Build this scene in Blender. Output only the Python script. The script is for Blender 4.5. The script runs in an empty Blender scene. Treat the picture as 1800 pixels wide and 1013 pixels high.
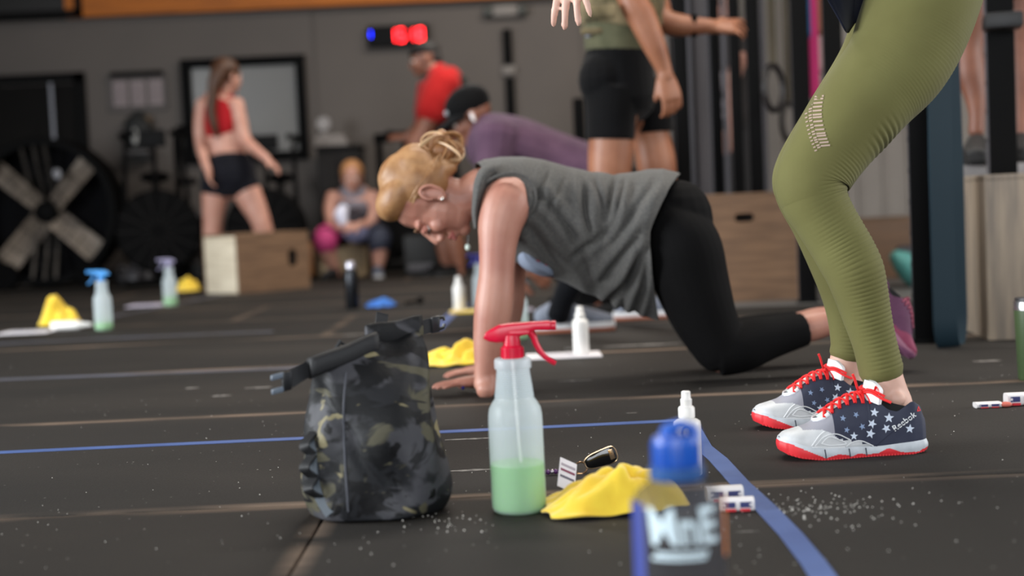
import bpy, bmesh, math, random
import numpy as np
from mathutils import Vector, Matrix
from mathutils.bvhtree import BVHTree
random.seed(7)
rng = np.random.default_rng(7)
SC = bpy.context.scene
COL = SC.collection

# ------------------------------------------------------------------ camera
CAM_H, F_PX, CX, CY = 0.48, 2400.0, 900.0, 506.5
PITCH, ROLL = math.atan(136.5 / 2400.0), 0.045
FWD = Vector((0, math.cos(PITCH), -math.sin(PITCH)))
_r0, _u0 = Vector((1, 0, 0)), Vector((0, math.sin(PITCH), math.cos(PITCH)))
RGT = math.cos(ROLL) * _r0 - math.sin(ROLL) * _u0
UPV = math.sin(ROLL) * _r0 + math.cos(ROLL) * _u0
EYE = Vector((0, 0, CAM_H))
cam_data = bpy.data.cameras.new('camera')
cam_data.sensor_width = 36.0
cam_data.lens = F_PX / 1800.0 * 36.0
cam_data.dof.use_dof = True
cam_data.dof.focus_distance = 2.68
cam_data.dof.aperture_fstop = 2.0
cam_data.clip_start = 0.05
cam = bpy.data.objects.new('camera', cam_data)
COL.objects.link(cam)
_m = Matrix((RGT, UPV, -FWD)).transposed().to_4x4()
_m.translation = EYE
cam.matrix_world = _m
SC.camera = cam
SC.view_settings.view_transform = 'Standard'
SC.view_settings.look = 'None'
SC.view_settings.gamma = 1.0
SC.view_settings.use_curve_mapping = False
SC.view_settings.exposure = 0.85
SC.cycles.use_denoising = True
SC.cycles.max_bounces = 6
SC.cycles.diffuse_bounces = 3
SC.cycles.transparent_max_bounces = 8
SC.cycles.caustics_reflective = False
SC.cycles.caustics_refractive = False

# ------------------------------------------------------------------ world and lights
world = bpy.data.worlds.new('daylight')
SC.world = world
world.use_nodes = True
_bg = world.node_tree.nodes['Background']
_bg.inputs[0].default_value = (0.80, 0.88, 1.0, 1)
_bg.inputs[1].default_value = 0.55

def area(name, loc, target, sx, sy, power, col):
    l = bpy.data.lights.new(name, 'AREA')
    l.shape = 'RECTANGLE'; l.size = sx; l.size_y = sy
    l.energy = power; l.color = col
    o = bpy.data.objects.new(name, l)
    o.location = loc
    o.rotation_euler = (Vector(target) - Vector(loc)).to_track_quat('-Z', 'Y').to_euler()
    COL.objects.link(o)
    return o
# daylight through the two open roll-up doors, and the shop lights under the ceiling
area('door_daylight_left', (-6.3, 2.2, 1.7), (0.5, 4.2, 0.5), 4.2, 2.9, 420, (0.93, 0.97, 1.0))
area('door_daylight_front', (-0.5, -3.4, 2.0), (0.4, 5.0, 0.7), 5.5, 2.6, 150, (0.95, 0.98, 1.0))
area('right_fill_light', (4.5, 3.0, 1.6), (0.5, 3.6, 0.5), 3.5, 2.6, 75, (1.0, 0.97, 0.93))  # added fill that brightens right-hand sides, no seen source
area('ceiling_lamp_light', (1.2, 4.6, 3.9), (1.2, 4.6, 0), 4.5, 0.5, 110, (1.0, 0.93, 0.84))
area('ceiling_lamp_light', (1.0, 9.4, 3.9), (1.0, 9.4, 0), 3.5, 0.5, 135, (1.0, 0.93, 0.84))

# ------------------------------------------------------------------ helpers
def ray(px, py):
    return FWD + RGT * ((px - CX) / F_PX) - UPV * ((py - CY) / F_PX)
def G(px, py, z=0.0):
    d = ray(px, py); t = (z - CAM_H) / d.z
    return EYE + d * t
def P(px, py, Y):
    d = ray(px, py)
    return EYE + d * (Y / d.y)
def mpp(v):
    """metres per photo pixel at a point"""
    return (Vector(v) - EYE).dot(FWD) / F_PX

def lin(c):
    return tuple(((x / 255.0 + 0.055) / 1.055) ** 2.4 if x > 10 else x / 255.0 / 12.92 for x in c)

MATS = {}
# calibration of base colours against the exposure
ALB = dict(beam_wood=.75, print_blue=.6, tumbler_green=.45, clock_case=.5, bike_cage=.4, bag_black=.5, fan_inside=.35, openwork_skin=.5, hair_brown=.7, orange_rim=.6, sock_black=.5, sock_dark=.5, vest_black=.5, sole_black=.5, shoe_black=.3, shoe_dark=.5, crate_black=.5, crate_grey=.5, bench_black=.4, box_inside=.5, dark_bracket=.5, clamp_black=.5, fob_black=.6,wall_paint=.50, pale_wall_paint=.92, concrete=.62, black_metal=.35, black_rubber=.45, dark_plastic=.6, plywood_brown=.66, plywood_weathered=.72, plywood_redbrown=.7, plywood_far=.7, plywood_light=.75,
           dark_door=.5, door_frame_black=.6, window_frame_black=.6, mirror_grey=.40, fan_blade=.75, board_backing=.6, paper_sheet=.55, paper_ink=.5, grey_frame=.5, dark_glass=.4, band_teal=.4, rig_black=.25, rig_grey_edge=.9,
           leggings_green=.41, heather_grey=.50, black_fabric=.4, navy_fabric=.6, red_fabric=.55, red_tshirt=.50, shorts_black=.28, shorts_charcoal=.6, camo_tan=.6, olive_undershirt=.6, purple_fabric=.7,
           skin_fair=.72, skin_rosy=.60, skin_tan=.62, skin_deep=.62, skin_pale=.85, hair_blond=.62, hair_blond_light=.72, hair_blond_dark=.6, hair_chestnut=.8, hair_black=.7, shoe_navy=.55, blue_tape=.75, worn_tape=.5, dusty_subfloor=.6,
           chalk=.6, cabinet_dark=.6, pulley=.6, canister=.6, orange_plastic=.45, lamp_housing=.5, bracket_grey=.5, pale_plastic=.5, paper_grey=.5, shoe_grey=.6, sole_gum=.7, shoe_plum=.6, shoe_pink_sole=.6, shoe_plum_outsole=.6,
           kettlebell_grey=.6, webbing_black=.7, buckle_black=.7, shelf_grey=.5, sleeve_pink=.6, cap_black=.35, locker_dark=.4, locker_door=.4, hoodie_dark=.6, band_pale=.5, band_pink=.5, band_green=.5, band_orange=.45, band_blue=.5, bag_teal=.6, strap_olive=.5, black_skirting=.5, shirt_front_pale=.7, red_plastic=.9)
def nodes_of(m):
    nt = m.node_tree
    return nt, nt.nodes, nt.links, nt.nodes['Principled BSDF']
def M(name, col, rough=0.6, metal=0.0, var=None, bump=None, sheen=0.0, spec=0.5, trans=0.0, emit=None, coat=0.0, sss=0.0):
    """var=(scale, colour2, stretch) mixes a second colour by noise; bump=(scale, strength, distance)"""
    if name in MATS: return MATS[name]
    m = bpy.data.materials.new(name); m.use_nodes = True
    nt, N, L, b = nodes_of(m)
    k = ALB.get(name, 1.0); c = (*[x * k for x in lin(col)], 1)
    b.inputs['Base Color'].default_value = c
    b.inputs['Roughness'].default_value = rough
    b.inputs['Metallic'].default_value = metal
    b.inputs['Specular IOR Level'].default_value = spec
    b.inputs['Sheen Weight'].default_value = sheen
    b.inputs['Coat Weight'].default_value = coat
    if sss:
        b.inputs['Subsurface Weight'].default_value = sss
        b.inputs['Subsurface Radius'].default_value = (0.012, 0.005, 0.003)
    if trans: b.inputs['Transmission Weight'].default_value = trans
    if emit:
        b.inputs['Emission Color'].default_value = (*lin(emit[0]), 1)
        b.inputs['Emission Strength'].default_value = emit[1]
    if var or bump:
        tc = N.new('ShaderNodeTexCoord')
    if var:
        mp = N.new('ShaderNodeMapping'); L.new(tc.outputs['Object'], mp.inputs[0])
        if len(var) > 2: mp.inputs['Scale'].default_value = var[2]
        n = N.new('ShaderNodeTexNoise'); n.inputs['Scale'].default_value = var[0]; n.inputs['Detail'].default_value = 5
        L.new(mp.outputs[0], n.inputs[0])
        r = N.new('ShaderNodeValToRGB')
        r.color_ramp.elements[0].position = 0.35; r.color_ramp.elements[1].position = 0.68
        r.color_ramp.elements[0].color = c; r.color_ramp.elements[1].color = (*[x * k for x in lin(var[1])], 1)
        L.new(n.outputs[0], r.inputs[0]); L.new(r.outputs[0], b.inputs['Base Color'])
    if bump:
        n2 = N.new('ShaderNodeTexNoise'); n2.inputs['Scale'].default_value = bump[0]; n2.inputs['Detail'].default_value = 3
        L.new(tc.outputs['Object'], n2.inputs[0])
        bp = N.new('ShaderNodeBump'); bp.inputs['Strength'].default_value = bump[1]; bp.inputs['Distance'].default_value = bump[2]
        L.new(n2.outputs[0], bp.inputs['Height']); L.new(bp.outputs[0], b.inputs['Normal'])
    MATS[name] = m
    return m

class MB:
    """collects geometry and links it as ONE mesh object"""
    def __init__(s): s.v = []; s.f = []; s.mi = []
    def add(s, verts, faces, mi=0):
        o = len(s.v)
        s.v.extend([tuple(v) for v in verts])
        s.f.extend([tuple(i + o for i in f) for f in faces])
        s.mi.extend([mi] * len(faces))
        return s
    def grid(s, A, closed_u=True, mi=0, cap=True, cap2=None):
        """A: (rows, cols, 3) rings"""
        A = np.asarray(A, float); R, C = A.shape[:2]
        o = len(s.v); s.v.extend(map(tuple, A.reshape(-1, 3).tolist()))
        fs = []
        cc = C if closed_u else C - 1
        for i in range(R - 1):
            a = o + i * C; b = a + C
            for j in range(cc):
                k = (j + 1) % C
                fs.append((a + j, a + k, b + k, b + j))
        if cap and closed_u:
            fs.append(tuple(o + j for j in reversed(range(C))))
        if (cap if cap2 is None else cap2) and closed_u:
            fs.append(tuple(o + (R - 1) * C + j for j in range(C)))
        s.f.extend(fs); s.mi.extend([mi] * len(fs))
        return s
    def box(s, c, size, rot=None, bevel=0.0, mi=0, seg=2):
        bm = bmesh.new()
        bmesh.ops.create_cube(bm, size=1.0)
        bmesh.ops.scale(bm, vec=Vector(size), verts=bm.verts)
        if bevel:
            bmesh.ops.bevel(bm, geom=bm.edges[:], offset=bevel, segments=seg, profile=0.6, affect='EDGES')
        M4 = Matrix.Translation(Vector(c)) @ (rot.to_4x4() if rot is not None else Matrix.Identity(4))
        bm.verts.index_update()
        s.add([M4 @ v.co for v in bm.verts], [[v.index for v in f.verts] for f in bm.faces], mi)
        bm.free(); return s
    def tube(s, pts, r, n=10, mi=0, ratio=1.0, ref=None, cap=True):
        pts = [Vector(p) for p in pts]
        rs = r if hasattr(r, '__len__') else [r] * len(pts)
        rings = []
        prev = None
        for i, p in enumerate(pts):
            t = (pts[min(i + 1, len(pts) - 1)] - pts[max(i - 1, 0)])
            t = t.normalized() if t.length > 1e-9 else Vector((0, 0, 1))
            if ref is not None: b = Vector(ref)
            elif prev is None: b = Vector((0, 1, 0)) if abs(t.y) < 0.9 else Vector((1, 0, 0))
            else: b = prev
            b = b - t * b.dot(t)
            if b.length < 1e-6: b = Vector((1, 0, 0)) - t * t.x
            b.normalize(); prev = b
            nn = t.cross(b)
            rings.append([p + nn * (rs[i] * math.cos(2 * math.pi * k / n)) + b * (rs[i] * ratio * math.sin(2 * math.pi * k / n)) for k in range(n)])
        return s.grid([[tuple(q) for q in rg] for rg in rings], mi=mi, cap=cap)
    def ell(s, c, r, rot=None, n=16, m=10, mi=0):
        R = np.array(rot.to_3x3()) if rot is not None else np.eye(3)
        rows = []
        for i in range(m + 1):
            ph = -math.pi / 2 + math.pi * (0.02 + 0.96 * i / m)
            a = 2 * np.pi * np.arange(n) / n
            q = np.stack([r[0] * math.cos(ph) * np.cos(a), r[1] * math.cos(ph) * np.sin(a), np.full(n, r[2] * math.sin(ph))], 1)
            rows.append(q @ R.T + np.array(tuple(c)))
        return s.grid(np.array(rows), mi=mi)
    def lathe(s, prof, c=(0, 0, 0), n=32, mi=0, rot=None, cap=True):
        """prof: list of (r, z) from bottom to top"""
        R = np.array(rot.to_3x3()) if rot is not None else np.eye(3)
        a = 2 * np.pi * np.arange(n) / n
        rows = []
        for r, z in prof:
            q = np.stack([r * np.cos(a), r * np.sin(a), np.full(n, z)], 1)
            rows.append(q @ R.T + np.array(tuple(c)))
        return s.grid(np.array(rows), mi=mi, cap=cap)
    def prism(s, outline, y0, y1, mi=0, M4=None):
        """outline in local xz extruded along y"""
        n = len(outline)
        vs = [Vector((x, y0, z)) for x, z in outline] + [Vector((x, y1, z)) for x, z in outline]
        if M4 is not None: vs = [M4 @ v for v in vs]
        fs = [tuple(range(n)), tuple(reversed(range(n, 2 * n)))] + [(i, i + n, (i + 1) % n + n, (i + 1) % n) for i in range(n)]
        return s.add(vs, fs, mi)
    def build(s, name, mats, parent=None, sharp=40, flat=False, recalc=True):
        me = bpy.data.meshes.new(name)
        me.from_pydata(s.v, [], s.f)
        if not isinstance(mats, (list, tuple)): mats = [mats]
        for m in mats: me.materials.append(m)
        if len(mats) > 1: me.polygons.foreach_set('material_index', s.mi)
        if recalc:
            bm = bmesh.new(); bm.from_mesh(me); bmesh.ops.recalc_face_normals(bm, faces=bm.faces); bm.to_mesh(me); bm.free()
        return link_mesh(name, me, parent, sharp, flat)

def link_mesh(name, me, parent=None, sharp=40, flat=False):
    if not flat:
        me.polygons.foreach_set('use_smooth', [True] * len(me.polygons))
        if sharp: me.set_sharp_from_angle(angle=math.radians(sharp))
    me.update()
    o = bpy.data.objects.new(name, me); COL.objects.link(o)
    if parent is not None:
        o.parent = parent
        o.matrix_parent_inverse = world_of(parent).inverted()
    return o
def world_of(o):
    m = o.matrix_basis
    if o.parent is not None:
        m = world_of(o.parent) @ o.matrix_parent_inverse @ m
    return m

def fuse(mb, name, mat, parent=None, voxel=0.005, smooth=6, fac=0.5):
    """one continuous skin over overlapping closed lofts"""
    me = bpy.data.meshes.new('tmp'); me.from_pydata(mb.v, [], mb.f)
    bm = bmesh.new(); bm.from_mesh(me); bmesh.ops.recalc_face_normals(bm, faces=bm.faces); bm.to_mesh(me); bm.free()
    o = bpy.data.objects.new('tmp', me); COL.objects.link(o)
    r = o.modifiers.new('r', 'REMESH'); r.mode = 'VOXEL'; r.voxel_size = voxel
    if smooth:
        sm = o.modifiers.new('s', 'SMOOTH'); sm.factor = fac; sm.iterations = smooth
    dg = bpy.context.evaluated_depsgraph_get(); dg.update()
    out = bpy.data.meshes.new_from_object(o.evaluated_get(dg))
    bpy.data.objects.remove(o); bpy.data.meshes.remove(me)
    out.name = name; out.materials.clear(); out.materials.append(mat)
    return link_mesh(name, out, parent, sharp=0)

def empty(name, loc, label=None, cat=None, group=None, rz=0.0):
    o = bpy.data.objects.new(name, None); COL.objects.link(o)
    o.empty_display_size = 0.1
    o.location = loc; o.rotation_euler = (0, 0, rz)
    return tag(o, label, cat, group)
def tag(o, label=None, cat=None, group=None, kind=None):
    if label: o['label'] = label
    if cat: o['category'] = cat
    if group: o['group'] = group
    if kind: o['kind'] = kind
    return o
def copy_tree(o, parent=None):
    c = o.copy(); COL.objects.link(c)
    if parent is not None:
        mpi = o.matrix_parent_inverse.copy(); c.parent = parent; c.matrix_parent_inverse = mpi
    for ch in [x for x in bpy.data.objects if x.parent == o]: copy_tree(ch, c)
    return c

def cr(vals, sub):
    """Catmull-Rom through rows of vals"""
    v = np.asarray(vals, float)
    if len(v) < 3:
        t = np.linspace(0, 1, sub * (len(v) - 1) + 1)[:, None]
        return v[0] * (1 - t) + v[-1] * t
    p = np.vstack([2 * v[0] - v[1], v, 2 * v[-1] - v[-2]])
    out = []
    for i in range(1, len(p) - 2):
        for k in range(sub):
            t = k / sub
            out.append(0.5 * (2 * p[i] + (p[i + 1] - p[i - 1]) * t + (2 * p[i - 1] - 5 * p[i] + 4 * p[i + 1] - p[i + 2]) * t * t
                              + (3 * p[i] - p[i - 1] - 3 * p[i + 1] + p[i + 2]) * t ** 3))
    out.append(p[-2])
    return np.array(out)

def frames(C):
    T = np.gradient(C, axis=0)
    T /= np.linalg.norm(T, axis=1)[:, None] + 1e-12
    B = np.tile(np.array([0.0, 1.0, 0.0]), (len(C), 1))
    d = (B * T).sum(1)
    bad = np.abs(d) > 0.9
    B[bad] = np.array([1.0, 0, 0]); d = (B * T).sum(1)
    B -= T * d[:, None]; B /= np.linalg.norm(B, axis=1)[:, None]
    N = np.cross(T, B)
    return T, N, B

def limb(mb, sts, n=18, sub=6, ratio=1.0, caps=True, grow=1.0, disp=None):
    """sts: (px, py, half width in px, depth Y[, depth ratio]) seen in the photograph, turned into a round loft in space"""
    rows = []
    for s in sts:
        c = P(s[0], s[1], s[3]); k = mpp(c)
        rows.append((c.x, c.y, c.z, s[2] * k * grow, s[2] * k * grow * (s[4] if len(s) > 4 else ratio)))
    return limbw(mb, rows, n, sub, caps, disp)
def limbw(mb, rows, n=18, sub=6, caps=True, disp=None):
    """rows: (x, y, z, r_side, r_depth) in metres"""
    A = cr(rows, sub)
    C = A[:, :3]
    T, N, B = frames(C)
    a = 2 * np.pi * np.arange(n) / n
    def ring(c, N_, B_, rn, rb):
        return c + np.outer(np.cos(a) * rn, N_) + np.outer(np.sin(a) * rb, B_)
    R = []
    if caps:
        for q in (0.15, 0.55, 0.85):
            R.append(ring(C[0] - T[0] * A[0, 3] * math.sqrt(1 - q * q) * 0.7, N[0], B[0], A[0, 3] * q, A[0, 4] * q))
    for i in range(len(A)):
        R.append(ring(C[i], N[i], B[i], max(A[i, 3], 1e-4), max(A[i, 4], 1e-4)))
    if caps:
        for q in (0.85, 0.55, 0.15):
            R.append(ring(C[-1] + T[-1] * A[-1, 3] * math.sqrt(1 - q * q) * 0.7, N[-1], B[-1], A[-1, 3] * q, A[-1, 4] * q))
    R = np.array(R)
    if disp is not None: R = disp(R)
    mb.grid(R)
    return mb

def basis(f, u):
    """matrix with x=forward f, z=up u"""
    f = Vector(f).normalized(); u = Vector(u); u = (u - f * u.dot(f)).normalized()
    l = u.cross(f)
    return Matrix((f, l, u)).transposed()

def head_parts(mb, c, f, u, s=1.0, ears=True):
    R = basis(f, u); c = Vector(c)
    def e(p, r, ang=0.0):
        rot = R @ Matrix.Rotation(ang, 3, 'Y') if ang else R
        mb.ell(c + R @ (Vector(p) * s), (r[0] * s, r[1] * s, r[2] * s), rot)
    e((-.014, 0, .03), (.098, .077, .09))
    e((.030, 0, -.022), (.060, .063, .085))
    e((.030, 0, -.070), (.052, .050, .040))
    e((.068, 0, -.094), (.020, .024, .017))
    for sgn in (-1, 1):
        e((.073, .030 * sgn, .017), (.016, .026, .010))
        e((.066, .040 * sgn, -.030), (.020, .020, .022))
        if ears:
            e((-.008, .079 * sgn, -.012), (.018, .008, .031), 0.15)
            e((-.004, .080 * sgn, -.034), (.010, .007, .012))
    mb.tube([c + R @ (Vector(p) * s) for p in ((.084, 0, .012), (.094, 0, -.008), (.104, 0, -.026), (.108, 0, -.036))], [.009 * s, .010 * s, .012 * s, .012 * s])
    e((.098, .010, -.040), (.011, .009, .008)); e((.098, -.010, -.040), (.011, .009, .008))
    e((.083, 0, -.062), (.014, .024, .009)); e((.081, 0, -.074), (.013, .021, .009))
    return R
def head_at(c, R, s, p):
    return Vector(c) + R @ (Vector(p) * s)
def eyes(c, R, s, parent, lids=0.6, iris=(60, 50, 40)):
    for sgn in (-1, 1):
        mb = MB()
        p = head_at(c, R, s, (.0765, .031 * sgn, .000))
        mb.ell(p, (.0125 * s,) * 3, R, 12, 8, 0)
        mb.ell(p + R @ Vector((.0075 * s, 0, -.002 * s)), (.0062 * s, .0062 * s, .0062 * s), R, 10, 6, 1)
        mb.build('eye', [M('eye_white', (225, 220, 215), .3), M('eye_iris', iris, .2)], parent)
    for sgn in (-1, 1):
        mb = MB()
        mb.tube([head_at(c, R, s, q) for q in ((.090, .012 * sgn, .019), (.090, .028 * sgn, .026), (.080, .046 * sgn, .021))], [.0025 * s, .0032 * s, .0018 * s], 6)
        mb.build('eyebrow', M('brow_hair', (120, 88, 62), .8), parent)

def hand_parts(mb, wrist, d, n, thumb=1, curl=(.3, .3, .35, .4, .3), s=1.0, spread=.12, thumb_out=.7):
    """d: direction of the fingers, n: direction the back of the hand faces, thumb: side of d x n"""
    d = Vector(d).normalized(); n = Vector(n); n = (n - d * n.dot(d)).normalized()
    t = d.cross(n) * thumb
    w = Vector(wrist)
    def row(p, rw, rt): return (*p, rw, rt)
    # palm: flattened loft
    prof = [(0.0, .027, .019), (.03, .036, .018), (.065, .041, .016), (.092, .040, .012)]
    rings = []
    a = 2 * np.pi * np.arange(16) / 16
    for x, rw, rt in prof:
        c = w + d * (x * s)
        rings.append([tuple(c + t * (rw * s * math.copysign(abs(math.cos(q)) ** .75, math.cos(q))) + n * (rt * s * math.copysign(abs(math.sin(q)) ** .8, math.sin(q)))) for q in a])
    mb.grid(rings)
    mb.ell(w + d * (.035 * s) + t * (.022 * s) - n * (.010 * s), (.030 * s, .018 * s, .016 * s), Matrix((d, t, n)).transposed())
    lens = [(.030, .074, .0088), (.0095, .081, .0090), (-.0115, .075, .0086), (-.031, .059, .0078)]
    for i, (off, ln, r) in enumerate(lens):
        ang = curl[i]; dirn = (d + t * (spread * off / .03)).normalized()
        p = w + d * (.086 * s) + t * (off * s)
        pts = [p - dirn * .012 * s, p]
        a_ = ang * .6
        for fr in (.45, .30, .25):
            v = dirn * math.cos(a_) - n * math.sin(a_)
            p = p + v * (ln * fr * s); pts.append(p); a_ += ang
        A = cr([tuple(q) for q in pts], 4)
        rr = np.interp(np.linspace(0, 1, len(A)), [0, .25, .6, .9, 1], [r, r * 1.05, r * .95, r * .85, r * .5]) * s
        mb.tube([Vector(q) for q in A], list(rr), 10)
    p = w + d * (.030 * s) + t * (.030 * s) - n * (.006 * s)
    v = (d * (1 - thumb_out * .6) + t * thumb_out - n * .25).normalized()
    pts = [p - v * .02 * s, p, p + v * .032 * s]
    v2 = (v + d * .45 - n * curl[4] * .5).normalized()
    pts += [pts[-1] + v2 * .030 * s]
    A = cr([tuple(q) for q in pts], 4)
    rr = np.interp(np.linspace(0, 1, len(A)), [0, .4, .85, 1], [.013, .0115, .0095, .005]) * s
    mb.tube([Vector(q) for q in A], list(rr), 10)

def projected(name, polys, surf, to3d, direction, off, mat, parent):
    """lay flat print outlines (lists of 2-D points / faces) onto a surface along a direction"""
    mb = MB()
    for vs, fs in polys:
        pts = []
        for q in vs:
            o = to3d(q)
            hit = surf.ray_cast(o, direction)
            if hit[0] is None: break
            pts.append(hit[0] - Vector(direction) * off)
        else:
            mb.add(pts, fs)
    return mb.build(name, mat, parent, recalc=False, sharp=0) if mb.v else None
def text_mesh(s, size, bold=0.0, res=2):
    cu = bpy.data.curves.new('t', 'FONT'); cu.body = s; cu.size = size; cu.align_x = 'CENTER'; cu.align_y = 'CENTER'
    cu.resolution_u = res; cu.offset = bold
    o = bpy.data.objects.new('t', cu); COL.objects.link(o)
    dg = bpy.context.evaluated_depsgraph_get(); dg.update()
    me = bpy.data.meshes.new_from_object(o.evaluated_get(dg))
    vs = [(v.co.x, v.co.y) for v in me.vertices]; fs = [tuple(p.vertices) for p in me.polygons]
    bpy.data.objects.remove(o); bpy.data.curves.remove(cu); bpy.data.meshes.remove(me)
    return vs, fs
def star(cx, cy, r, rot=0.0):
    vs = [(cx, cy)]
    for k in range(10):
        q = math.pi / 2 + rot + k * math.pi / 5
        rr = r if k % 2 == 0 else r * .42
        vs.append((cx + rr * math.cos(q), cy + rr * math.sin(q)))
    return vs, [(0, 1 + k, 1 + (k + 1) % 10) for k in range(10)]
# ------------------------------------------------------------------ materials of the setting
def rubber_mat_material():
    m = bpy.data.materials.new('rubber_mat'); m.use_nodes = True
    nt, N, L, b = nodes_of(m)
    tc = N.new('ShaderNodeTexCoord'); ge = N.new('ShaderNodeNewGeometry')
    big = N.new('ShaderNodeTexNoise'); big.inputs['Scale'].default_value = 1.3; big.inputs['Detail'].default_value = 6
    mp0 = N.new('ShaderNodeMapping'); mp0.inputs['Scale'].default_value = (.5, 1.4, 1)
    L.new(ge.outputs['Position'], mp0.inputs[0]); L.new(mp0.outputs[0], big.inputs[0])
    r0 = N.new('ShaderNodeValToRGB')
    r0.color_ramp.elements[0].position = .32; r0.color_ramp.elements[0].color = (*lin((28, 26, 24)), 1)
    r0.color_ramp.elements[1].position = .72; r0.color_ramp.elements[1].color = (*lin((46, 42, 38)), 1)
    L.new(big.outputs[0], r0.inputs[0])
    fine = N.new('ShaderNodeTexNoise'); fine.inputs['Scale'].default_value = 260; fine.inputs['Detail'].default_value = 2
    L.new(ge.outputs['Position'], fine.inputs[0])
    mx = N.new('ShaderNodeMix'); mx.data_type = 'RGBA'; mx.blend_type = 'MULTIPLY'; mx.inputs[0].default_value = .75
    rf = N.new('ShaderNodeValToRGB'); rf.color_ramp.elements[0].position = .3; rf.color_ramp.elements[1].position = .75
    rf.color_ramp.elements[0].color = (.5, .5, .5, 1); rf.color_ramp.elements[1].color = (1.35, 1.35, 1.35, 1)
    L.new(fine.outputs[0], rf.inputs[0]); L.new(r0.outputs[0], mx.inputs[6]); L.new(rf.outputs[0], mx.inputs[7])
    # pale chalk specks
    vo = N.new('ShaderNodeTexVoronoi'); vo.inputs['Scale'].default_value = 42
    L.new(ge.outputs['Position'], vo.inputs[0])
    lt = N.new('ShaderNodeMath'); lt.operation = 'LESS_THAN'; lt.inputs[1].default_value = .085
    L.new(vo.outputs['Distance'], lt.inputs[0])
    msk = N.new('ShaderNodeTexNoise'); msk.inputs['Scale'].default_value = 3.1; msk.inputs['Detail'].default_value = 4
    L.new(ge.outputs['Position'], msk.inputs[0])
    sp = N.new('ShaderNodeSeparateColor'); L.new(vo.outputs['Color'], sp.inputs[0])
    g1 = N.new('ShaderNodeMath'); g1.operation = 'GREATER_THAN'; g1.inputs[1].default_value = .60; L.new(sp.outputs[0], g1.inputs[0])
    g2 = N.new('ShaderNodeMapRange'); g2.inputs[1].default_value = .45; g2.inputs[2].default_value = .7; L.new(msk.outputs[0], g2.inputs[0])
    m1 = N.new('ShaderNodeMath'); m1.operation = 'MULTIPLY'; L.new(lt.outputs[0], m1.inputs[0]); L.new(g1.outputs[0], m1.inputs[1])
    m2 = N.new('ShaderNodeMath'); m2.operation = 'MULTIPLY'; L.new(m1.outputs[0], m2.inputs[0]); L.new(g2.outputs[0], m2.inputs[1])
    mix2 = N.new('ShaderNodeMix'); mix2.data_type = 'RGBA'; mix2.inputs[7].default_value = (*lin((170, 166, 160)), 1)
    L.new(m2.outputs[0], mix2.inputs[0]); L.new(mx.outputs[2], mix2.inputs[6])
    # dust trodden into the mat edges
    sx = N.new('ShaderNodeSeparateXYZ'); L.new(tc.outputs['Object'], sx.inputs[0])
    def edge(out, half, w):
        ab = N.new('ShaderNodeMath'); ab.operation = 'ABSOLUTE'; L.new(out, ab.inputs[0])
        mr = N.new('ShaderNodeMapRange'); mr.inputs[1].default_value = half - w; mr.inputs[2].default_value = half - .004
        L.new(ab.outputs[0], mr.inputs[0]); return mr.outputs[0]
    mxm = N.new('ShaderNodeMath'); mxm.operation = 'MAXIMUM'
    L.new(edge(sx.outputs[1], .548, .034), mxm.inputs[0]); xe = N.new('ShaderNodeMath'); xe.operation = 'MULTIPLY'; xe.inputs[1].default_value = .55; L.new(edge(sx.outputs[0], 1.828, .03), xe.inputs[0]); L.new(xe.outputs[0], mxm.inputs[1])
    dn = N.new('ShaderNodeTexNoise'); dn.inputs['Scale'].default_value = 5; dn.inputs['Detail'].default_value = 6
    mpd = N.new('ShaderNodeMapping'); mpd.inputs['Scale'].default_value = (.4, 3, 1); L.new(ge.outputs['Position'], mpd.inputs[0]); L.new(mpd.outputs[0], dn.inputs[0])
    dr = N.new('ShaderNodeMapRange'); dr.inputs[1].default_value = .35; dr.inputs[2].default_value = .62; dr.inputs[4].default_value = .9; L.new(dn.outputs[0], dr.inputs[0])
    dm = N.new('ShaderNodeMath'); dm.operation = 'MULTIPLY'; L.new(mxm.outputs[0], dm.inputs[0]); L.new(dr.outputs[0], dm.inputs[1])
    mix3 = N.new('ShaderNodeMix'); mix3.data_type = 'RGBA'; mix3.inputs[7].default_value = (*lin((134, 114, 98)), 1)
    L.new(dm.outputs[0], mix3.inputs[0]); L.new(mix2.outputs[2], mix3.inputs[6])
    L.new(mix3.outputs[2], b.inputs['Base Color'])
    b.inputs['Roughness'].default_value = .75; b.inputs['Specular IOR Level'].default_value = .22
    bp = N.new('ShaderNodeBump'); bp.inputs['Strength'].default_value = .45; bp.inputs['Distance'].default_value = .002
    L.new(fine.outputs[0], bp.inputs['Height']); L.new(bp.outputs[0], b.inputs['Normal'])
    return m
RUBBER = rubber_mat_material()
WALLP = M('wall_paint', (112, 103, 97), .75, var=(1.2, (104, 96, 91)), bump=(60, .15, .002))
WALLG = M('pale_wall_paint', (150, 143, 136), .7, var=(2.0, (138, 131, 125)))
CONC = M('concrete', (118, 116, 114), .55, var=(3, (92, 90, 88)), bump=(40, .3, .002))
BLACKM = M('black_metal', (13, 13, 14), .65, spec=.06, bump=(90, .1, .001))
BLACKR = M('black_rubber', (13, 13, 14), .8, spec=.06)
DARKP = M('dark_plastic', (17, 17, 18), .6, spec=.1)
WHITEP = M('white_plastic', (232, 230, 226), .35)
BEAM = M('beam_wood', (190, 104, 4), .7, var=(2.5, (164, 88, 4), (1, 1, 8)))
def ply(name, a, b2, stretch=(1.5, 1.5, 14)):
    return M(name, a, .6, var=(3.0, b2, stretch), bump=(60, .15, .001))
PLY_BROWN = ply('plywood_brown', (150, 116, 88), (120, 92, 70))
PLY_LIT = ply('plywood_lit_face', (226, 214, 190), (196, 182, 158))
PLY_GREY = ply('plywood_weathered', (178, 160, 138), (132, 120, 108), (9, 9, 1.0))

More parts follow.
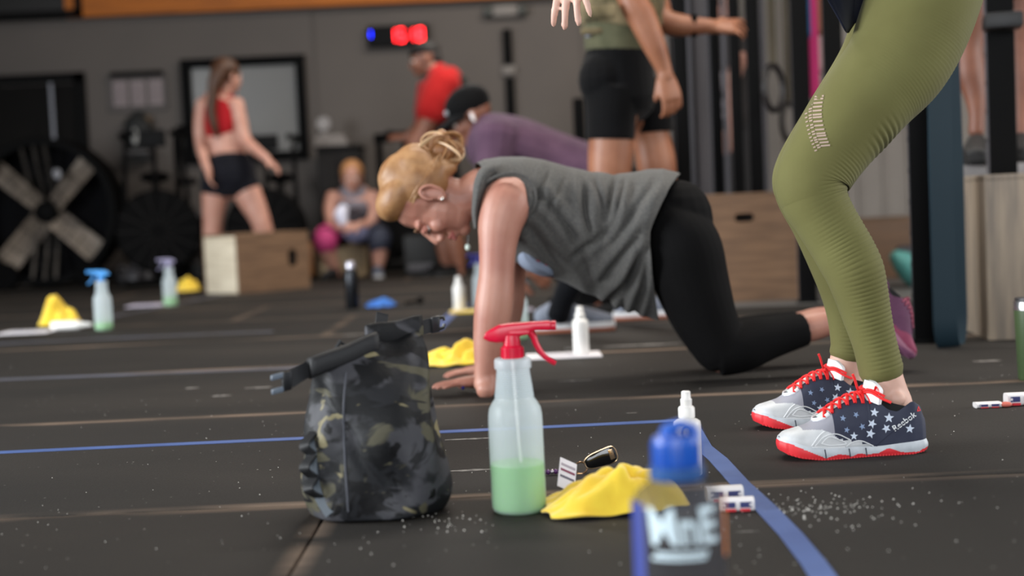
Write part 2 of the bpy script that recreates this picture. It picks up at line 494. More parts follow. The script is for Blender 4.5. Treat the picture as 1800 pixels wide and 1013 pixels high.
# ------------------------------------------------------------------ room shell
def slab(name, lo, hi, mat, kind='structure', parent=None, bevel=0.0):
    mb = MB(); lo = Vector(lo); hi = Vector(hi)
    mb.box((lo + hi) / 2, hi - lo, bevel=bevel)
    o = mb.build(name, mat, parent, flat=not bevel)
    if parent is None: o['kind'] = kind
    return o
YB = 12.6
floor = slab('floor', (-6.8, -4.0, -.20), (4.8, YB + .2, -.0125), M('dusty_subfloor', (120, 104, 92), .9))
ceiling = slab('ceiling', (-6.8, -4.0, 4.2), (4.8, YB + .2, 4.4), M('ceiling_paint', (70, 66, 62), .9))
wall_back = slab('wall_back', (-6.8, YB, -.0125), (4.8, YB + .2, 4.2), WALLP)
# left wall with an open roll-up door
mb = MB()
for lo, hi in (((-6.8, -4.0, -.0125), (-6.6, .1, 4.2)), ((-6.8, 4.4, -.0125), (-6.6, YB, 4.2)), ((-6.8, .1, 3.2), (-6.6, 4.4, 4.2))):
    lo = Vector(lo); hi = Vector(hi); mb.box((lo + hi) / 2, hi - lo)
tag(mb.build('wall_left', WALLP, flat=True), kind='structure')
mb = MB()
for lo, hi in (((-6.6, -4.2, -.0125), (-3.4, -4.0, 4.2)), ((2.4, -4.2, -.0125), (4.8, -4.0, 4.2)), ((-3.4, -4.2, 3.4), (2.4, -4.0, 4.2))):
    lo = Vector(lo); hi = Vector(hi); mb.box((lo + hi) / 2, hi - lo)
tag(mb.build('wall_front', WALLP, flat=True), kind='structure')
wall_right = slab('wall_right', (4.6, 5.2, -.0125), (4.8, YB, 4.2), WALLP)
partition = slab('wall_partition', (1.02, 8.7, -.0125), (4.6, 8.82, 4.2), WALLG)
# upright ribs of the pale sheet wall
for k in range(22):
    mbx = MB(); mbx.box((1.15 + k * .155, 8.692, 2.1), (.02, .016, 4.2), bevel=.004)
    mbx.build('rib', WALLG, partition)
tb = slab('trim_1', (-3.93, YB - .12, 2.40), (4.6, YB, 3.05), BEAM, bevel=.01)
for k_, xs_ in enumerate((-1.72, .72)): slab('trim_%d' % (k_ + 2), (xs_, YB - .012, .1), (xs_ + .022, YB, 2.4), M('wall_joint', (74, 68, 64), .8), bevel=.002)
b_back = slab('baseboard_back', (-3.9, YB - .02, 0), (1.0, YB, .10), M('black_skirting', (28, 27, 27), .6))
# rubber mats in rows
MW = 3.66
mat_mb = MB(); mat_mb.box((0, 0, -.006), (MW - .004, 1.096, .012), bevel=.0035)
mat0 = None
for r in range(-3, 10):
    for c in range(-2, 2):
        x = -.32 + MW * (c + .5) + (0 if r < 0 else (2.6, 1.95, 1.25, 3.2)[r % 4]); y = 2.28 + 1.1 * (r + .5)
        if abs(x) > 6.2: continue
        if y + .55 > YB + .3: continue
        if mat0 is None:
            mat0 = mat_mb.build('rubber_mat', RUBBER, floor)
            mat0.matrix_parent_inverse = Matrix.Identity(4)
            o = mat0
        else:
            o = mat0.copy(); COL.objects.link(o); o.parent = floor
        o.location = (x, y, 0)
        o.rotation_euler = (0, 0, math.pi * ((r * 7 + c * 3) % 2))
cf = MB(); cf.box((2.80, 7.38, .0005), (3.9, 2.62, .003), bevel=.001)
tag(cf.build('concrete_strip', CONC, floor))
# tape lines laid on the mats
def tape(pts, w, mat, name='tape_line'):
    pts = [Vector(p) for p in pts]; mb = MB(); L_, R_ = [], []
    for i, p in enumerate(pts):
        t = (pts[min(i + 1, len(pts) - 1)] - pts[max(i - 1, 0)]).normalized()
        n = Vector((-t.y, t.x, 0)); j = w * (1 + random.uniform(-.05, .05)) / 2
        L_.append(p + n * j); R_.append(p - n * j)
    vs = [(v.x, v.y, .0003) for v in L_ + R_] + [(v.x, v.y, .0012) for v in L_ + R_]
    n = len(pts); fs = []
    for i in range(n - 1):
        fs += [(2 * n + i, 2 * n + i + 1, 3 * n + i + 1, 3 * n + i), (i, n + i, n + i + 1, i + 1),
               (i, i + 1, 2 * n + i + 1, 2 * n + i), (n + i + 1, n + i, 3 * n + i, 3 * n + i + 1)]
    mb.add(vs, fs)
    return mb.build(name, mat, floor, flat=True)
TAPE = M('blue_tape', (88, 116, 178), .5, var=(9, (74, 100, 160)))
TAPEW = M('worn_tape', (118, 122, 142), .6, var=(5, (92, 90, 96)))
g = lambda x, y: G(x, y)
tape([g(-60, 799), g(300, 782), g(700, 763.5), g(1000, 749.5), g(1215, 739)], .034, TAPE)
tape([g(1212, 744), g(1236, 786), g(1262, 808), g(1300, 850), g(1345, 893), g(1390, 940), g(1430, 990), g(1470, 1050)], .036, TAPE)
tape([g(-60, 670), g(200, 660), g(500, 648), g(560, 645)], .055, TAPEW)
tape([g(-60, 608), g(80, 600.5), g(260, 592), g(480, 583)], .06, TAPEW)
tape([g(768, 580), g(790, 556), g(818, 535)], .05, TAPE)
tape([g(180, 560), g(300, 536), g(420, 512)], .05, TAPEW)
# chalk smears rubbed into the rubber
mb = MB()
def smear(px0, px1, py, hw):
    a, b = g(px0, py + .045 * 0), g(px1, py - .045 * (px1 - px0))
    n = 9; vs = []; fs = []
    for i in range(n + 1):
        t = i / n; p = a.lerp(b, t); w = hw * math.sin(math.pi * min(max(t, .04), .96)) ** .6 * random.uniform(.5, 1.1)
        vs += [(p.x, p.y - w, .0005), (p.x, p.y + w * random.uniform(.5, 1.0), .0005)]
    for i in range(n): fs.append((2 * i, 2 * i + 2, 2 * i + 3, 2 * i + 1))
    mb.add(vs, fs)
for q in ((782, 866, 774, .012), (785, 868, 829, .012), (325, 350, 683, .02), (372, 408, 697, .02), (1060, 1200, 610, .03), (980, 1040, 671, .015),
          (1292, 1335, 936, .004), (1100, 1120, 727, .006), (430, 480, 683, .02), (1710, 1760, 636, .02), (600, 660, 590, .03), (1720, 1735, 668, .004)):
    smear(*q)
ch = mb.build('chalk_smear', M('chalk', (172, 166, 160), .95, var=(60, (96, 92, 88))), floor, flat=True, recalc=False)
ch['kind'] = 'stuff'
# chalk crumbs
mb = MB()
for i in range(420):
    if i < 150: px, py = random.gauss(1420, 90), random.gauss(890, 14)
    elif i < 190: px, py = random.gauss(780, 40), random.gauss(915, 12)
    else: px, py = random.uniform(0, 1800), random.uniform(640, 1000)
    p = g(px, py); r = random.uniform(.0006, .0016) if i >= 190 else random.uniform(.0007, .002)
    a = random.uniform(0, 6.28)
    vs = [(p.x + r * math.cos(a + k * 1.57), p.y + r * math.sin(a + k * 1.57) * .7, 0) for k in range(4)] + [(p.x, p.y, r * 1.1)]
    mb.add(vs, [(0, 1, 4), (1, 2, 4), (2, 3, 4), (3, 0, 4)])
cc = mb.build('chalk_crumbs', M('chalk_crumb', (200, 196, 188), .9), floor, flat=True, recalc=False); cc['kind'] = 'stuff'

# dark doors, window and other wall fixtures of the back wall
def wallpt(px, py, Y=YB): return P(px, py, Y)
def wrect(px0, py0, px1, py1, Y):
    a, b = P(px0, py0, Y), P(px1, py1, Y)
    return min(a.x, b.x), max(a.x, b.x), min(a.z, b.z), max(a.z, b.z)
DOORM = M('dark_door', (26, 24, 23), .7, spec=.08, var=(2, (20, 19, 18)))
mb = MB(); x0, x1 = -5.2, P(160, 300, YB).x; zt = P(120, 128, YB).z
for lo, hi in (((x0, YB - .05, 0), (x0 + .1, YB, zt)), ((x1 - .10, YB - .05, 0), (x1, YB, zt)), ((x0, YB - .05, zt - .09), (x1, YB, zt))):
    lo = Vector(lo); hi = Vector(hi); mb.box((lo + hi) / 2, hi - lo, bevel=.006)
d1 = tag(mb.build('door_1', M('door_frame_black', (14, 14, 14), .7, spec=.08)), kind='structure')
xm = P(95, 200, YB).x
for a, b2 in ((x0 + .1, xm - .015), (xm + .015, x1 - .10)):
    mbx = MB(); mbx.box(((a + b2) / 2, YB - .02, zt / 2 - .05), (b2 - a, .035, zt - .1), bevel=.004)
    lf = mbx.build('door_leaf', DOORM, d1)
    for k in range(2):
        mby = MB(); mby.box(((a + b2) / 2, YB - .042, .45 + k * .75), ((b2 - a) * .72, .012, .58), bevel=.005)
        mby.build('panel', DOORM, lf)
mbx = MB(); mbx.box((xm, YB - .03, zt / 2), (.028, .03, zt - .1)); mbx.build('astragal', M('grey_metal', (80, 80, 86), .4, metal=.3), d1, flat=True)
mb = MB(); wx = P(146, 20, YB - .1).x; wz = P(80, 33, YB - .1).z
for lo, hi in (((-5.4, YB - .14, wz), (wx, YB, wz + .07)), ((wx - .07, YB - .14, wz), (wx, YB, 3.1)), ((-5.4, YB - .14, wz), (-5.3, YB, 3.1)), ((-5.4, YB - .14, 3.03), (wx, YB, 3.1))):
    lo = Vector(lo); hi = Vector(hi); mb.box((lo + hi) / 2, hi - lo, bevel=.005)
w1 = tag(mb.build('window_1', M('window_frame_black', (16, 15, 15), .7, spec=.08)), kind='structure')
mbx = MB(); mbx.box(((-5.3 + wx - .07) / 2, YB - .05, (wz + 3.1) / 2), (wx - .07 + 5.3, .012, 3.0 - wz)); mbx.build('window_pane', M('dark_glass', (38, 35, 32), .4, spec=.15), w1, flat=True)
# ------------------------------------------------------------------ plyo boxes
def plyo_box(label, c, size, rz, mat, slot=None, slot2=None, lit_side_mat=None, name='plyo_box'):
    """six ply panels with a hand slot; c = centre of the base"""
    r = empty(name, c, label, 'box', 'wooden plyo boxes', rz)
    W, D, Hh = size; t = .018; R4 = Matrix.Translation(Vector(c)) @ Matrix.Rotation(rz, 4, 'Z')
    def panel(lo, hi, nm='panel', m=mat):
        mb = MB(); lo = Vector(lo); hi = Vector(hi); mb.box((lo + hi) / 2, hi - lo, bevel=.0025)
        mb.v = [tuple(R4 @ Vector(v)) for v in mb.v]
        return mb.build(nm, m, r)
    def holed(axis, pos, sl):
        # panel standing at y=pos (front/back) or x=pos (sides) with a rounded slot cut through
        half = (W / 2 if axis == 'y' else D / 2 - t)
        bm = bmesh.new(); n = 24
        cx, cz, hw, hh = sl
        outer = [(-half, 0), (half, 0), (half, Hh - t), (-half, Hh - t)]
        inner = []
        for k in range(n):
            a = 2 * math.pi * k / n
            inner.append((cx + hw * math.copysign(abs(math.cos(a)) ** .45, math.cos(a)), cz + hh * math.copysign(abs(math.sin(a)) ** .45, math.sin(a))))
        ring = []
        for (x, z) in inner:
            dx, dz = x - cx, z - cz
            k = min([q for q in ((half - cx) / dx if dx > 1e-9 else 9e9, (-half - cx) / dx if dx < -1e-9 else 9e9, (Hh - t - cz) / dz if dz > 1e-9 else 9e9, (-cz) / dz if dz < -1e-9 else 9e9)])
            ring.append((cx + dx * k, cz + dz * k))
        # insert the outer corners
        mb = MB(); lo, hi = pos - t / 2, pos + t / 2
        def to(x, z, d): return (x, d, z) if axis == 'y' else (d, x, z)
        V = [to(*q, lo) for q in inner] + [to(*q, lo) for q in ring] + [to(*q, hi) for q in inner] + [to(*q, hi) for q in ring]
        F = []
        for k in range(n):
            j = (k + 1) % n
            F += [(k, j, n + j, n + k), (2 * n + j, 2 * n + k, 3 * n + k, 3 * n + j), (j, k, 2 * n + k, 2 * n + j)]
            a, b2 = ring[k], ring[j]
            if abs(a[0] - b2[0]) > 1e-6 and abs(a[1] - b2[1]) > 1e-6:
                cxy = min(outer, key=lambda o_: abs(o_[0] - a[0]) + abs(o_[1] - a[1]) + abs(o_[0] - b2[0]) + abs(o_[1] - b2[1]))
                V += [to(*cxy, lo), to(*cxy, hi)]; i0 = len(V) - 2
                F += [(n + k, n + j, i0), (3 * n + j, 3 * n + k, i0 + 1), (n + k, i0, i0 + 1, 3 * n + k), (i0, n + j, 3 * n + j, i0 + 1)]
            else:
                F.append((n + k, n + j, 3 * n + j, 3 * n + k))
        mb.add([tuple(R4 @ Vector(v)) for v in V], F)
        return mb.build('panel', mat if axis == 'y' or lit_side_mat is None else lit_side_mat, r, flat=True)
    if slot: holed('y', -D / 2 + t / 2, slot)
    else: panel((-W / 2, -D / 2, 0), (W / 2, -D / 2 + t, Hh - t))
    panel((-W / 2, D / 2 - t, 0), (W / 2, D / 2, Hh - t))
    if slot2: holed('x', W / 2 - t / 2, slot2)
    else: panel((W / 2 - t, -D / 2 + t, 0), (W / 2, D / 2 - t, Hh - t), m=lit_side_mat or mat)
    panel((-W / 2, -D / 2 + t, 0), (-W / 2 + t, D / 2 - t, Hh - t))
    panel((-W / 2, -D / 2, Hh - t), (W / 2, D / 2, Hh))
    inner = MB(); inner.box((0, 0, Hh / 2), (W - .10, D - .10, Hh - .06)); inner.v = [tuple(R4 @ Vector(v)) for v in inner.v]
    inner.build('inner_core', M('box_inside', (40, 32, 26), .9), r, flat=True)  # solid dark block filling the box behind the slot
    return r

# left box: left face painted pale as lit, brown face with the slot to the right (seen on its corner)
near = G(421, 517)
Wb, Db, Hb, ang = .60, .41, .405, .80
mk = Matrix.Rotation(ang, 3, 'Z'); ux, uy = mk @ Vector((1, 0, 0)), mk @ Vector((0, 1, 0))
cb = near + ux * (Wb / 2) + uy * (Db / 2)
boxA = plyo_box('plywood plyo box with one side painted as lit in front of the woman in red top', cb, (Wb, Db, Hb), ang, PLY_BROWN, slot=(.16, .22, .04, .058))
# left side panel painted pale, standing for the light on it
for ch in [o for o in COL.objects if o.parent == boxA and o.name.startswith('panel')]:
    vx = [(ch.matrix_parent_inverse @ v.co) for v in ch.data.vertices]
    if max(v.x for v in vx) < -Wb / 2 + .03:
        ch.data = ch.data.copy(); ch.data.materials[0] = PLY_LIT; ch['label'] = 'bleached white side panel'
cS = G(598, 488)
boxS = plyo_box('pale plywood plyo box the seated woman sits on', (cS.x, cS.y + .2, 0), (.40, .40, .385), .05, M('plywood_light', (206, 178, 138), .6, var=(3, (186, 156, 118), (1.5, 1.5, 12))), slot=None)
c1 = G(1250, 534)
boxM = plyo_box('brown plywood plyo box with hand slot behind the kneeling woman', (c1.x + .187, c1.y + .255, 0.002), (.56, .50, .51), .02, PLY_BROWN, slot=(-.02, .395, .045, .02), lit_side_mat=M('plywood_lit_side', (170, 150, 128), .6))  # right side panel painted paler to stand for light on it
c2 = G(1729, 600)
boxR = plyo_box('weathered grey plywood plyo box at the right rig post', (c2.x + .38 * math.cos(-.12) + .045, c2.y + .17, 0), (.76, .40, .525), -.12, PLY_GREY)
c3 = G(1692, 573)
boxR2 = plyo_box('brown plywood plyo box the climber stands on', (c3.x + .30, c3.y + .32, 0), (.60, .5, .525), .0, M('plywood_redbrown', (132, 98, 70), .6, var=(3, (108, 80, 58), (9, 9, 1))))
mb = MB(); mb.box((c3.x + .008, c3.y + .054, .26), (.022, .02, .52), bevel=.003); mb.build('edge_band', M('plywood_edge_pale', (186, 164, 138), .6), boxR2)
mb = MB(); mb.box((c3.x + .31, c3.y + .34, .5475), (.56, .40, .044), bevel=.008)
tag(mb.build('foam_pad', M('pad_grey', (126, 124, 124), .8)), 'flat grey pad on the box under the climber\'s black shoes', 'pad')
c4 = G(1520, 512)
boxF = plyo_box('far brown plywood box by the pale sheet wall', (c4.x + .30, 7.95, .002), (.62, .5, .34), 0, ply('plywood_far', (120, 88, 60), (104, 76, 52)))
co = G(542, 492)
mb = MB(); mb.box((co.x - .005, co.y + .10, .165), (.09, .12, .27), bevel=.018)
for q in (-.03, .03): mb.box((co.x + q, co.y + .04, .20), (.018, .004, .14), bevel=.001)
tag(mb.build('canister', M('orange_plastic', (176, 104, 20), .5)), 'orange plastic canister on dark stand between two plyo boxes', 'canister')
mb = MB(); mb.box((co.x - .01, co.y + .12, .015), (.12, .16, .03), bevel=.01)
tag(mb.build('low_stand', BLACKR), 'low black stand under the orange canister', 'stand')

# ------------------------------------------------------------------ drum fan
FY = 11.5
fc = P(86, 373, FY); fr = empty('drum_fan', (fc.x, fc.y, 0), 'large black drum fan with pale blades at the left wall', 'fan')
RX = Matrix.Rotation(math.pi / 2, 3, 'X')
R0 = .605
mb = MB(); mb.lathe([(R0 - .05, -.17), (R0, -.16), (R0 + .012, -.15), (R0 - .004, -.12), (R0 - .004, .12), (R0 + .012, .15), (R0, .17), (R0 - .05, .17), (R0 - .02, .1), (R0 - .02, -.1), (R0 - .05, -.17)], fc, 64, rot=RX, cap=False)
mb.build('drum', BLACKM, fr)
mb = MB(); mb.lathe([(.001, -.165), (R0 - .02, -.165), (R0 - .02, -.172), (.001, -.172)], fc, 48, rot=RX, cap=False)
mb.build('back_screen', M('fan_inside', (18, 18, 22), .7, spec=.05), fr)
bl = M('fan_blade', (150, 136, 122), .5, var=(5, (104, 94, 86)))
for k in range(4):
    a = math.radians(45 + 90 * k + 3)
    mb = MB(); rows = []
    for i in range(10):
        q = .08 + (R0 - .12) * i / 9; w = .082 + .012 * i / 9
        row = []
        for j in range(7):
            s_ = -1 + 2 * j / 6; off = s_ * w
            row.append((fc.x + q * math.cos(a) - off * math.sin(a), fc.y - .02 + .06 * s_ * (1 - .35 * i / 9) + .012 * (1 - s_ * s_), fc.z + q * math.sin(a) + off * math.cos(a)))
        rows.append(row)
    back = [[(x, y + .006, z) for x, y, z in reversed(r_)] for r_ in rows]
    mb.grid([r_ + b_ for r_, b_ in zip(rows, back)])
    mb.build('blade', bl, fr)
mb = MB(); mb.lathe([(.05, -.1), (.085, -.08), (.09, .1), (.05, .12)], fc, 24, rot=RX); mb.build('hub', BLACKM, fr)
gm = M('fan_guard', (72, 68, 64), .4, metal=.4)
for dx in (-.16, -.06, .03):
    mb = MB(); hh = math.sqrt(R0 ** 2 - dx ** 2) - .02
    mb.tube([(fc.x + dx, fc.y - .12, fc.z + hh), (fc.x + dx * .9, fc.y + .12, fc.z + .02), ], .018, 8)
    mb.tube([(fc.x + dx + .02, fc.y - .10, fc.z - hh), (fc.x + dx * .9 + .02, fc.y + .12, fc.z - .02)], .018, 8)
    mb.build('support_bar', gm, fr)
mb = MB()
for k in range(3):
    rr = R0 * (.35 + .3 * k)
    mb.tube([(fc.x + rr * math.cos(2 * math.pi * i / 40), fc.y - .165, fc.z + rr * math.sin(2 * math.pi * i / 40)) for i in range(41)], .004, 6)
for k in range(16):
    a = 2 * math.pi * k / 16
    mb.tube([(fc.x + .06 * math.cos(a), fc.y - .168, fc.z + .06 * math.sin(a)), (fc.x + R0 * math.cos(a), fc.y - .165, fc.z + R0 * math.sin(a))], .003, 6)
mb.build('front_grille', BLACKM, fr)
for sx in (-1, 1):
    mb = MB()
    wx = fc.x + sx * .38
    mb.lathe([(.04, -.025), (.105, -.03), (.115, -.015), (.115, .015), (.105, .03), (.04, .025)], (wx - (.0 if sx > 0 else -.06), fc.y - .22, .115), 28, rot=RX)
    w_ = mb.build('wheel', BLACKR, fr)
    m2 = MB(); m2.lathe([(.001, -.034), (.035, -.034), (.035, .0)], (wx - (.0 if sx > 0 else -.06), fc.y - .22, .115), 18, rot=RX); m2.build('wheel_hub', M('grey_plastic', (150, 150, 156), .4), w_)
    m3 = MB(); m3.tube([(wx, fc.y - .2, .12), (fc.x + sx * .46, fc.y, fc.z - .38)], .022, 8); m3.build('stand_leg', BLACKM, fr)
    m3 = MB(); m3.tube([(wx, fc.y - .25, .06), (wx, fc.y + .3, .06)], .02, 8); m3.build('base_bar', BLACKM, fr)
mb = MB(); mb.ell(P(100, 306, FY - .14), (.035, .02, .045)); mb.build('motor_cap', M('grey_plastic', (150, 150, 156), .4), fr)

# ------------------------------------------------------------------ wall frames, board, clock, wall post
def framed(name, label, cat, px, Y, frame_w, fmat, inner, depth=.04):
    x0, x1, z0, z1 = wrect(*px, Y)
    r = empty(name, ((x0 + x1) / 2, Y, z0), label, cat)
    for nm, lo, hi in (('frame_rail', (x0, z1 - frame_w, 0), (x1, z1, 0)), ('frame_rail', (x0, z0, 0), (x1, z0 + frame_w, 0)),
                   ('frame_stile', (x0, z0 + frame_w, 0), (x0 + frame_w, z1 - frame_w, 0)), ('frame_stile', (x1 - frame_w, z0 + frame_w, 0), (x1, z1 - frame_w, 0))):
        mb = MB(); mb.box(((lo[0] + hi[0]) / 2, Y - depth / 2, (lo[1] + hi[1]) / 2), (hi[0] - lo[0], depth, hi[1] - lo[1]), bevel=.006)
        mb.build(nm, fmat, r)
    mb = MB(); mb.box(((x0 + x1) / 2, Y - .012, (z0 + z1) / 2), (x1 - x0 - frame_w, .01, z1 - z0 - frame_w)); mb.build(inner[0], inner[1], r, flat=True)
    return r, (x0, x1, z0, z1)
mir, mrect = framed('wall_mirror', 'large black framed mirror with painted grey reflection on the wall behind the woman in red', 'board', (318, 106, 545, 280), YB, .085, BLACKM, ('mirror_face', M('mirror_grey', (126, 122, 116), .35, var=(1.5, (116, 112, 108)))), .07)  # mirror face painted flat grey in place of its reflection
mir.name = 'framed_mirror'
fm = M('grey_frame', (98, 92, 90), .6)
pf, pr = framed('paper_board', 'grey wall board holding three pale printed sheets under a dark rail', 'notice board', (191, 132, 296, 192), YB, .02, fm, ('backing', M('board_backing', (104, 96, 94), .8)), .03)
sh = M('paper_sheet', (176, 162, 164), .8); ink = M('paper_ink', (128, 114, 116), .8)
for k in range(3):
    xx = pr[0] + (pr[1] - pr[0]) * (.19 + .31 * k); mb = MB(); mb.box((xx, YB - .022, (pr[2] + pr[3]) / 2 - .01), (.125, .006, .22), bevel=.001)
    p_ = mb.build('sheet', sh, pf)
    m2 = MB()
    for j in range(5): m2.box((xx - .045 + .0225 * j, YB - .0258, (pr[2] + pr[3]) / 2 - .01), (.008, .0012, .18))
    m2.build('print_lines', ink, p_, flat=True)
mb = MB(); mb.box(((pr[0] + pr[1]) / 2, YB - .035, pr[3] - .005), (pr[1] - pr[0] - .05, .07, .045), bevel=.008); mb.build('top_rail', BLACKM, pf)
# interval clock
cx0, cx1, cz0, cz1 = wrect(645, 47, 754, 79, YB - .06)
ck = empty('interval_clock', ((cx0 + cx1) / 2, YB, cz0), 'black LED interval clock with red digits on the wall', 'clock')
rot = Matrix.Rotation(0, 3, 'Y')
mb = MB(); mb.box(((cx0 + cx1) / 2, YB - .045, (cz0 + cz1) / 2), (cx1 - cx0, .09, cz1 - cz0), bevel=.008); mb.build('case', M('clock_case', (14, 14, 15), .6, spec=.1), ck)
RED = M('red_led', (255, 40, 45), .4, emit=((255, 26, 34), 5.5)); BLUE = M('blue_led', (30, 50, 255), .4, emit=((24, 40, 255), 6.0))
SEG = {'1': 'bc', '5': 'afgcd', '8': 'abcdefg'}
def digit(ch_, x, z, w, h, mat):
    mb = MB(); t = h * .15; y = YB - .0925
    S_ = {'a': (0, h / 2, w, t), 'g': (0, 0, w, t), 'd': (0, -h / 2, w, t), 'b': (w / 2, h / 4, t, h / 2), 'c': (w / 2, -h / 4, t, h / 2), 'f': (-w / 2, h / 4, t, h / 2), 'e': (-w / 2, -h / 4, t, h / 2)}
    for s_ in SEG[ch_]:
        a, b2, c_, d_ = S_[s_]; mb.box((x + a, y, z + b2), (c_, .006, d_), bevel=.002, seg=1)
    return mb.build('digit', mat, ck)
wz_ = (cz0 + cz1) / 2; cw = cx1 - cx0
digit('1', cx0 + cw * .035, wz_ + .02, .03, .06, BLUE)
for ch_, fx in (('1', .42), ('5', .56), ('1', .72), ('8', .87)): digit(ch_, cx0 + cw * fx, wz_, .045, .105, RED)
for dz in (-.022, .022):
    mb = MB(); mb.box((cx0 + cw * .65, YB - .0925, wz_ + dz), (.014, .006, .014), bevel=.002, seg=1); mb.build('colon_dot', RED, ck)
# wall mounted pegboard post with white sign
px0 = P(885, 50, YB).x; r = empty('wall_climbing_post', (px0, YB, 1.0), 'black two-piece wall post with a pale bracket between', 'wall post')
for (ya, yb_) in ((52, 113), (137, 208)):
    a, b2 = P(890 + (ya - 52) * .06, ya, YB), P(890 + (yb_ - 52) * .06, yb_, YB); mb = MB()
    mb.box(((a.x + b2.x) / 2, YB - .03, (a.z + b2.z) / 2), (.085, .06, a.z - b2.z), bevel=.01); mb.build('post_section', BLACKM, r)
a = P(895, 125, YB); mb = MB(); mb.box((a.x, YB - .03, a.z), (.12, .05, .085), bevel=.01); mb.build('bracket', M('bracket_grey', (132, 124, 118), .5), r)
a = P(888, 21, YB); r = empty('wall_lamp', (a.x, YB, a.z - .06), 'twin-head emergency lamp above the black wall post', 'emergency lamp')
mb = MB(); mb.box((a.x, YB - .04, a.z), (.23, .08, .10), bevel=.015); mb.build('housing', M('lamp_housing', (138, 130, 124), .5), r)
for q in (-.155, .155):
    mb = MB(); mb.lathe([(.03, -.06), (.05, -.03), (.05, .03), (.03, .045)], (a.x + q, YB - .05, a.z), 18, rot=RX); mb.build('lamp_head', M('lamp_head_dark', (44, 46, 42), .4), r)

# ------------------------------------------------------------------ cardio machines along the wall
def air_bike(label, c, s=1.0, rz=0.0):
    r = empty('air_bike', (c[0], c[1], 0), label, 'exercise bike', 'air bikes along the wall')
    Z = Matrix.Translation(Vector((c[0], c[1], 0))) @ Matrix.Rotation(rz, 4, 'Z') @ Matrix.Diagonal((s, s, s, 1))
    def q(*v): return Z @ Vector(v)
    def tb(nm, pts, rad, mat=BLACKM):
        m_ = MB(); m_.tube([q(*p) for p in pts], rad * s, 8); return m_.build(nm, mat, r)
    m_ = MB(); RR = (Z.to_3x3().normalized()) @ RX
    m_.lathe([(.05, -.09), (.31, -.085), (.335, -.06), (.335, .06), (.31, .085), (.05, .09)], q(0, -.25, .44), 40, rot=RR.to_3x3() @ Matrix.Diagonal((s, s, s)) if s == 1 else RR)
    cage = m_.build('fan_cage', M('bike_cage', (15, 15, 16), .7, spec=.06), r)
    m_ = MB()
    for k in range(14):
        a_ = 2 * math.pi * k / 14
        m_.tube([q(.06 * math.cos(a_), -.345, .44 + .06 * math.sin(a_)), q(.325 * math.cos(a_), -.338, .44 + .325 * math.sin(a_))], .006 * s, 5)
    m_.build('cage_spoke', M('bike_spoke', (30, 29, 29), .6, spec=.1), cage)
    tb('front_foot', [(-.28, -.35, .03), (.28, -.35, .03)], .03); tb('rear_foot', [(-.28, .55, .03), (.28, .55, .03)], .03)
    tb('main_beam', [(0, -.3, .06), (0, .55, .06)], .035)
    tb('seat_post', [(0, .35, .06), (0, .42, .85)], .03)
    m_ = MB(); m_.ell(q(0, .45, .90), (.13 * s, .15 * s, .05 * s)); m_.build('saddle', BLACKR, r)
    for sx in (-1, 1):
        tb('handle_arm', [(sx * .24, -.05, .40), (sx * .25, -.1, .75), (sx * .22, .02, 1.18), (sx * .26, .12, 1.24)], .022)
        tb('grip', [(sx * .26, .12, 1.24), (sx * .14, .16, 1.26)], .026, BLACKR)
        tb('crank', [(sx * .14, .12, .40), (sx * .16, .2, .27 + (.1 if sx > 0 else 0))], .014)
        m_ = MB(); m_.box(q(sx * .21, .2, .27 + (.1 if sx > 0 else 0)), (.11 * s, .09 * s, .03 * s), bevel=.006); m_.build('pedal', BLACKR, r)
    tb('console_stem', [(0, -.2, .75), (0, -.05, 1.15)], .02)
    m_ = MB(); m_.box(q(0, -.05, 1.20), (.2 * s, .06 * s, .14 * s), bevel=.012); m_.build('console', DARKP, r)
    return r
def atx(px, Y): return P(px, 450, Y).x
air_bike('black air bike with tall handles right of the drum fan', (atx(281, 11.3), 11.3), 1.0, .25)
air_bike('black air bike behind the plyo box and framed mirror', (atx(482, 11.6), 11.6), .95, -.05)
# white water dispenser-like bag and hooks on the wall left of the bike
r = empty('wall_speaker', (P(243, 235, YB).x, YB, 1.15), 'black wall bag hanging above the air bike', 'bag')
a = P(243, 232, YB - .08)
mb = MB(); limbw(mb, [(a.x, a.y, a.z - .13, .11, .06), (a.x, a.y, a.z, .135, .08), (a.x, a.y, a.z + .09, .12, .07), (a.x + .01, a.y, a.z + .15, .06, .04)], 16); mb.build('bag_body', M('bag_black', (18, 20, 20), .7), r)
a2 = P(237, 240, YB - .17); mb = MB(); mb.ell(a2, (.028, .015, .075)); mb.build('pale_patch', M('patch_grey', (150, 150, 148), .6), r)
a3 = P(262, 225, YB - .06); mb = MB(); mb.box(a3, (.05, .05, .22), bevel=.01); mb.build('brown_strap', M('strap_brown', (84, 66, 44), .7), r)
r.name = 'hanging_bag'
a = P(243, 268, YB - .08); r = empty('wall_shelf', (a.x, YB, a.z), 'small grey wall shelf below the hanging black bag', 'shelf')
mb = MB(); mb.box((a.x, YB - .1, a.z), (.24, .2, .03), bevel=.005); mb.build('board', M('shelf_grey', (110, 106, 108), .6), r)
mb = MB(); mb.box((a.x + .02, YB - .06, a.z - .05), (.2, .1, .05), bevel=.01); mb.build('bracket', M('dark_bracket', (42, 40, 40), .6), r)
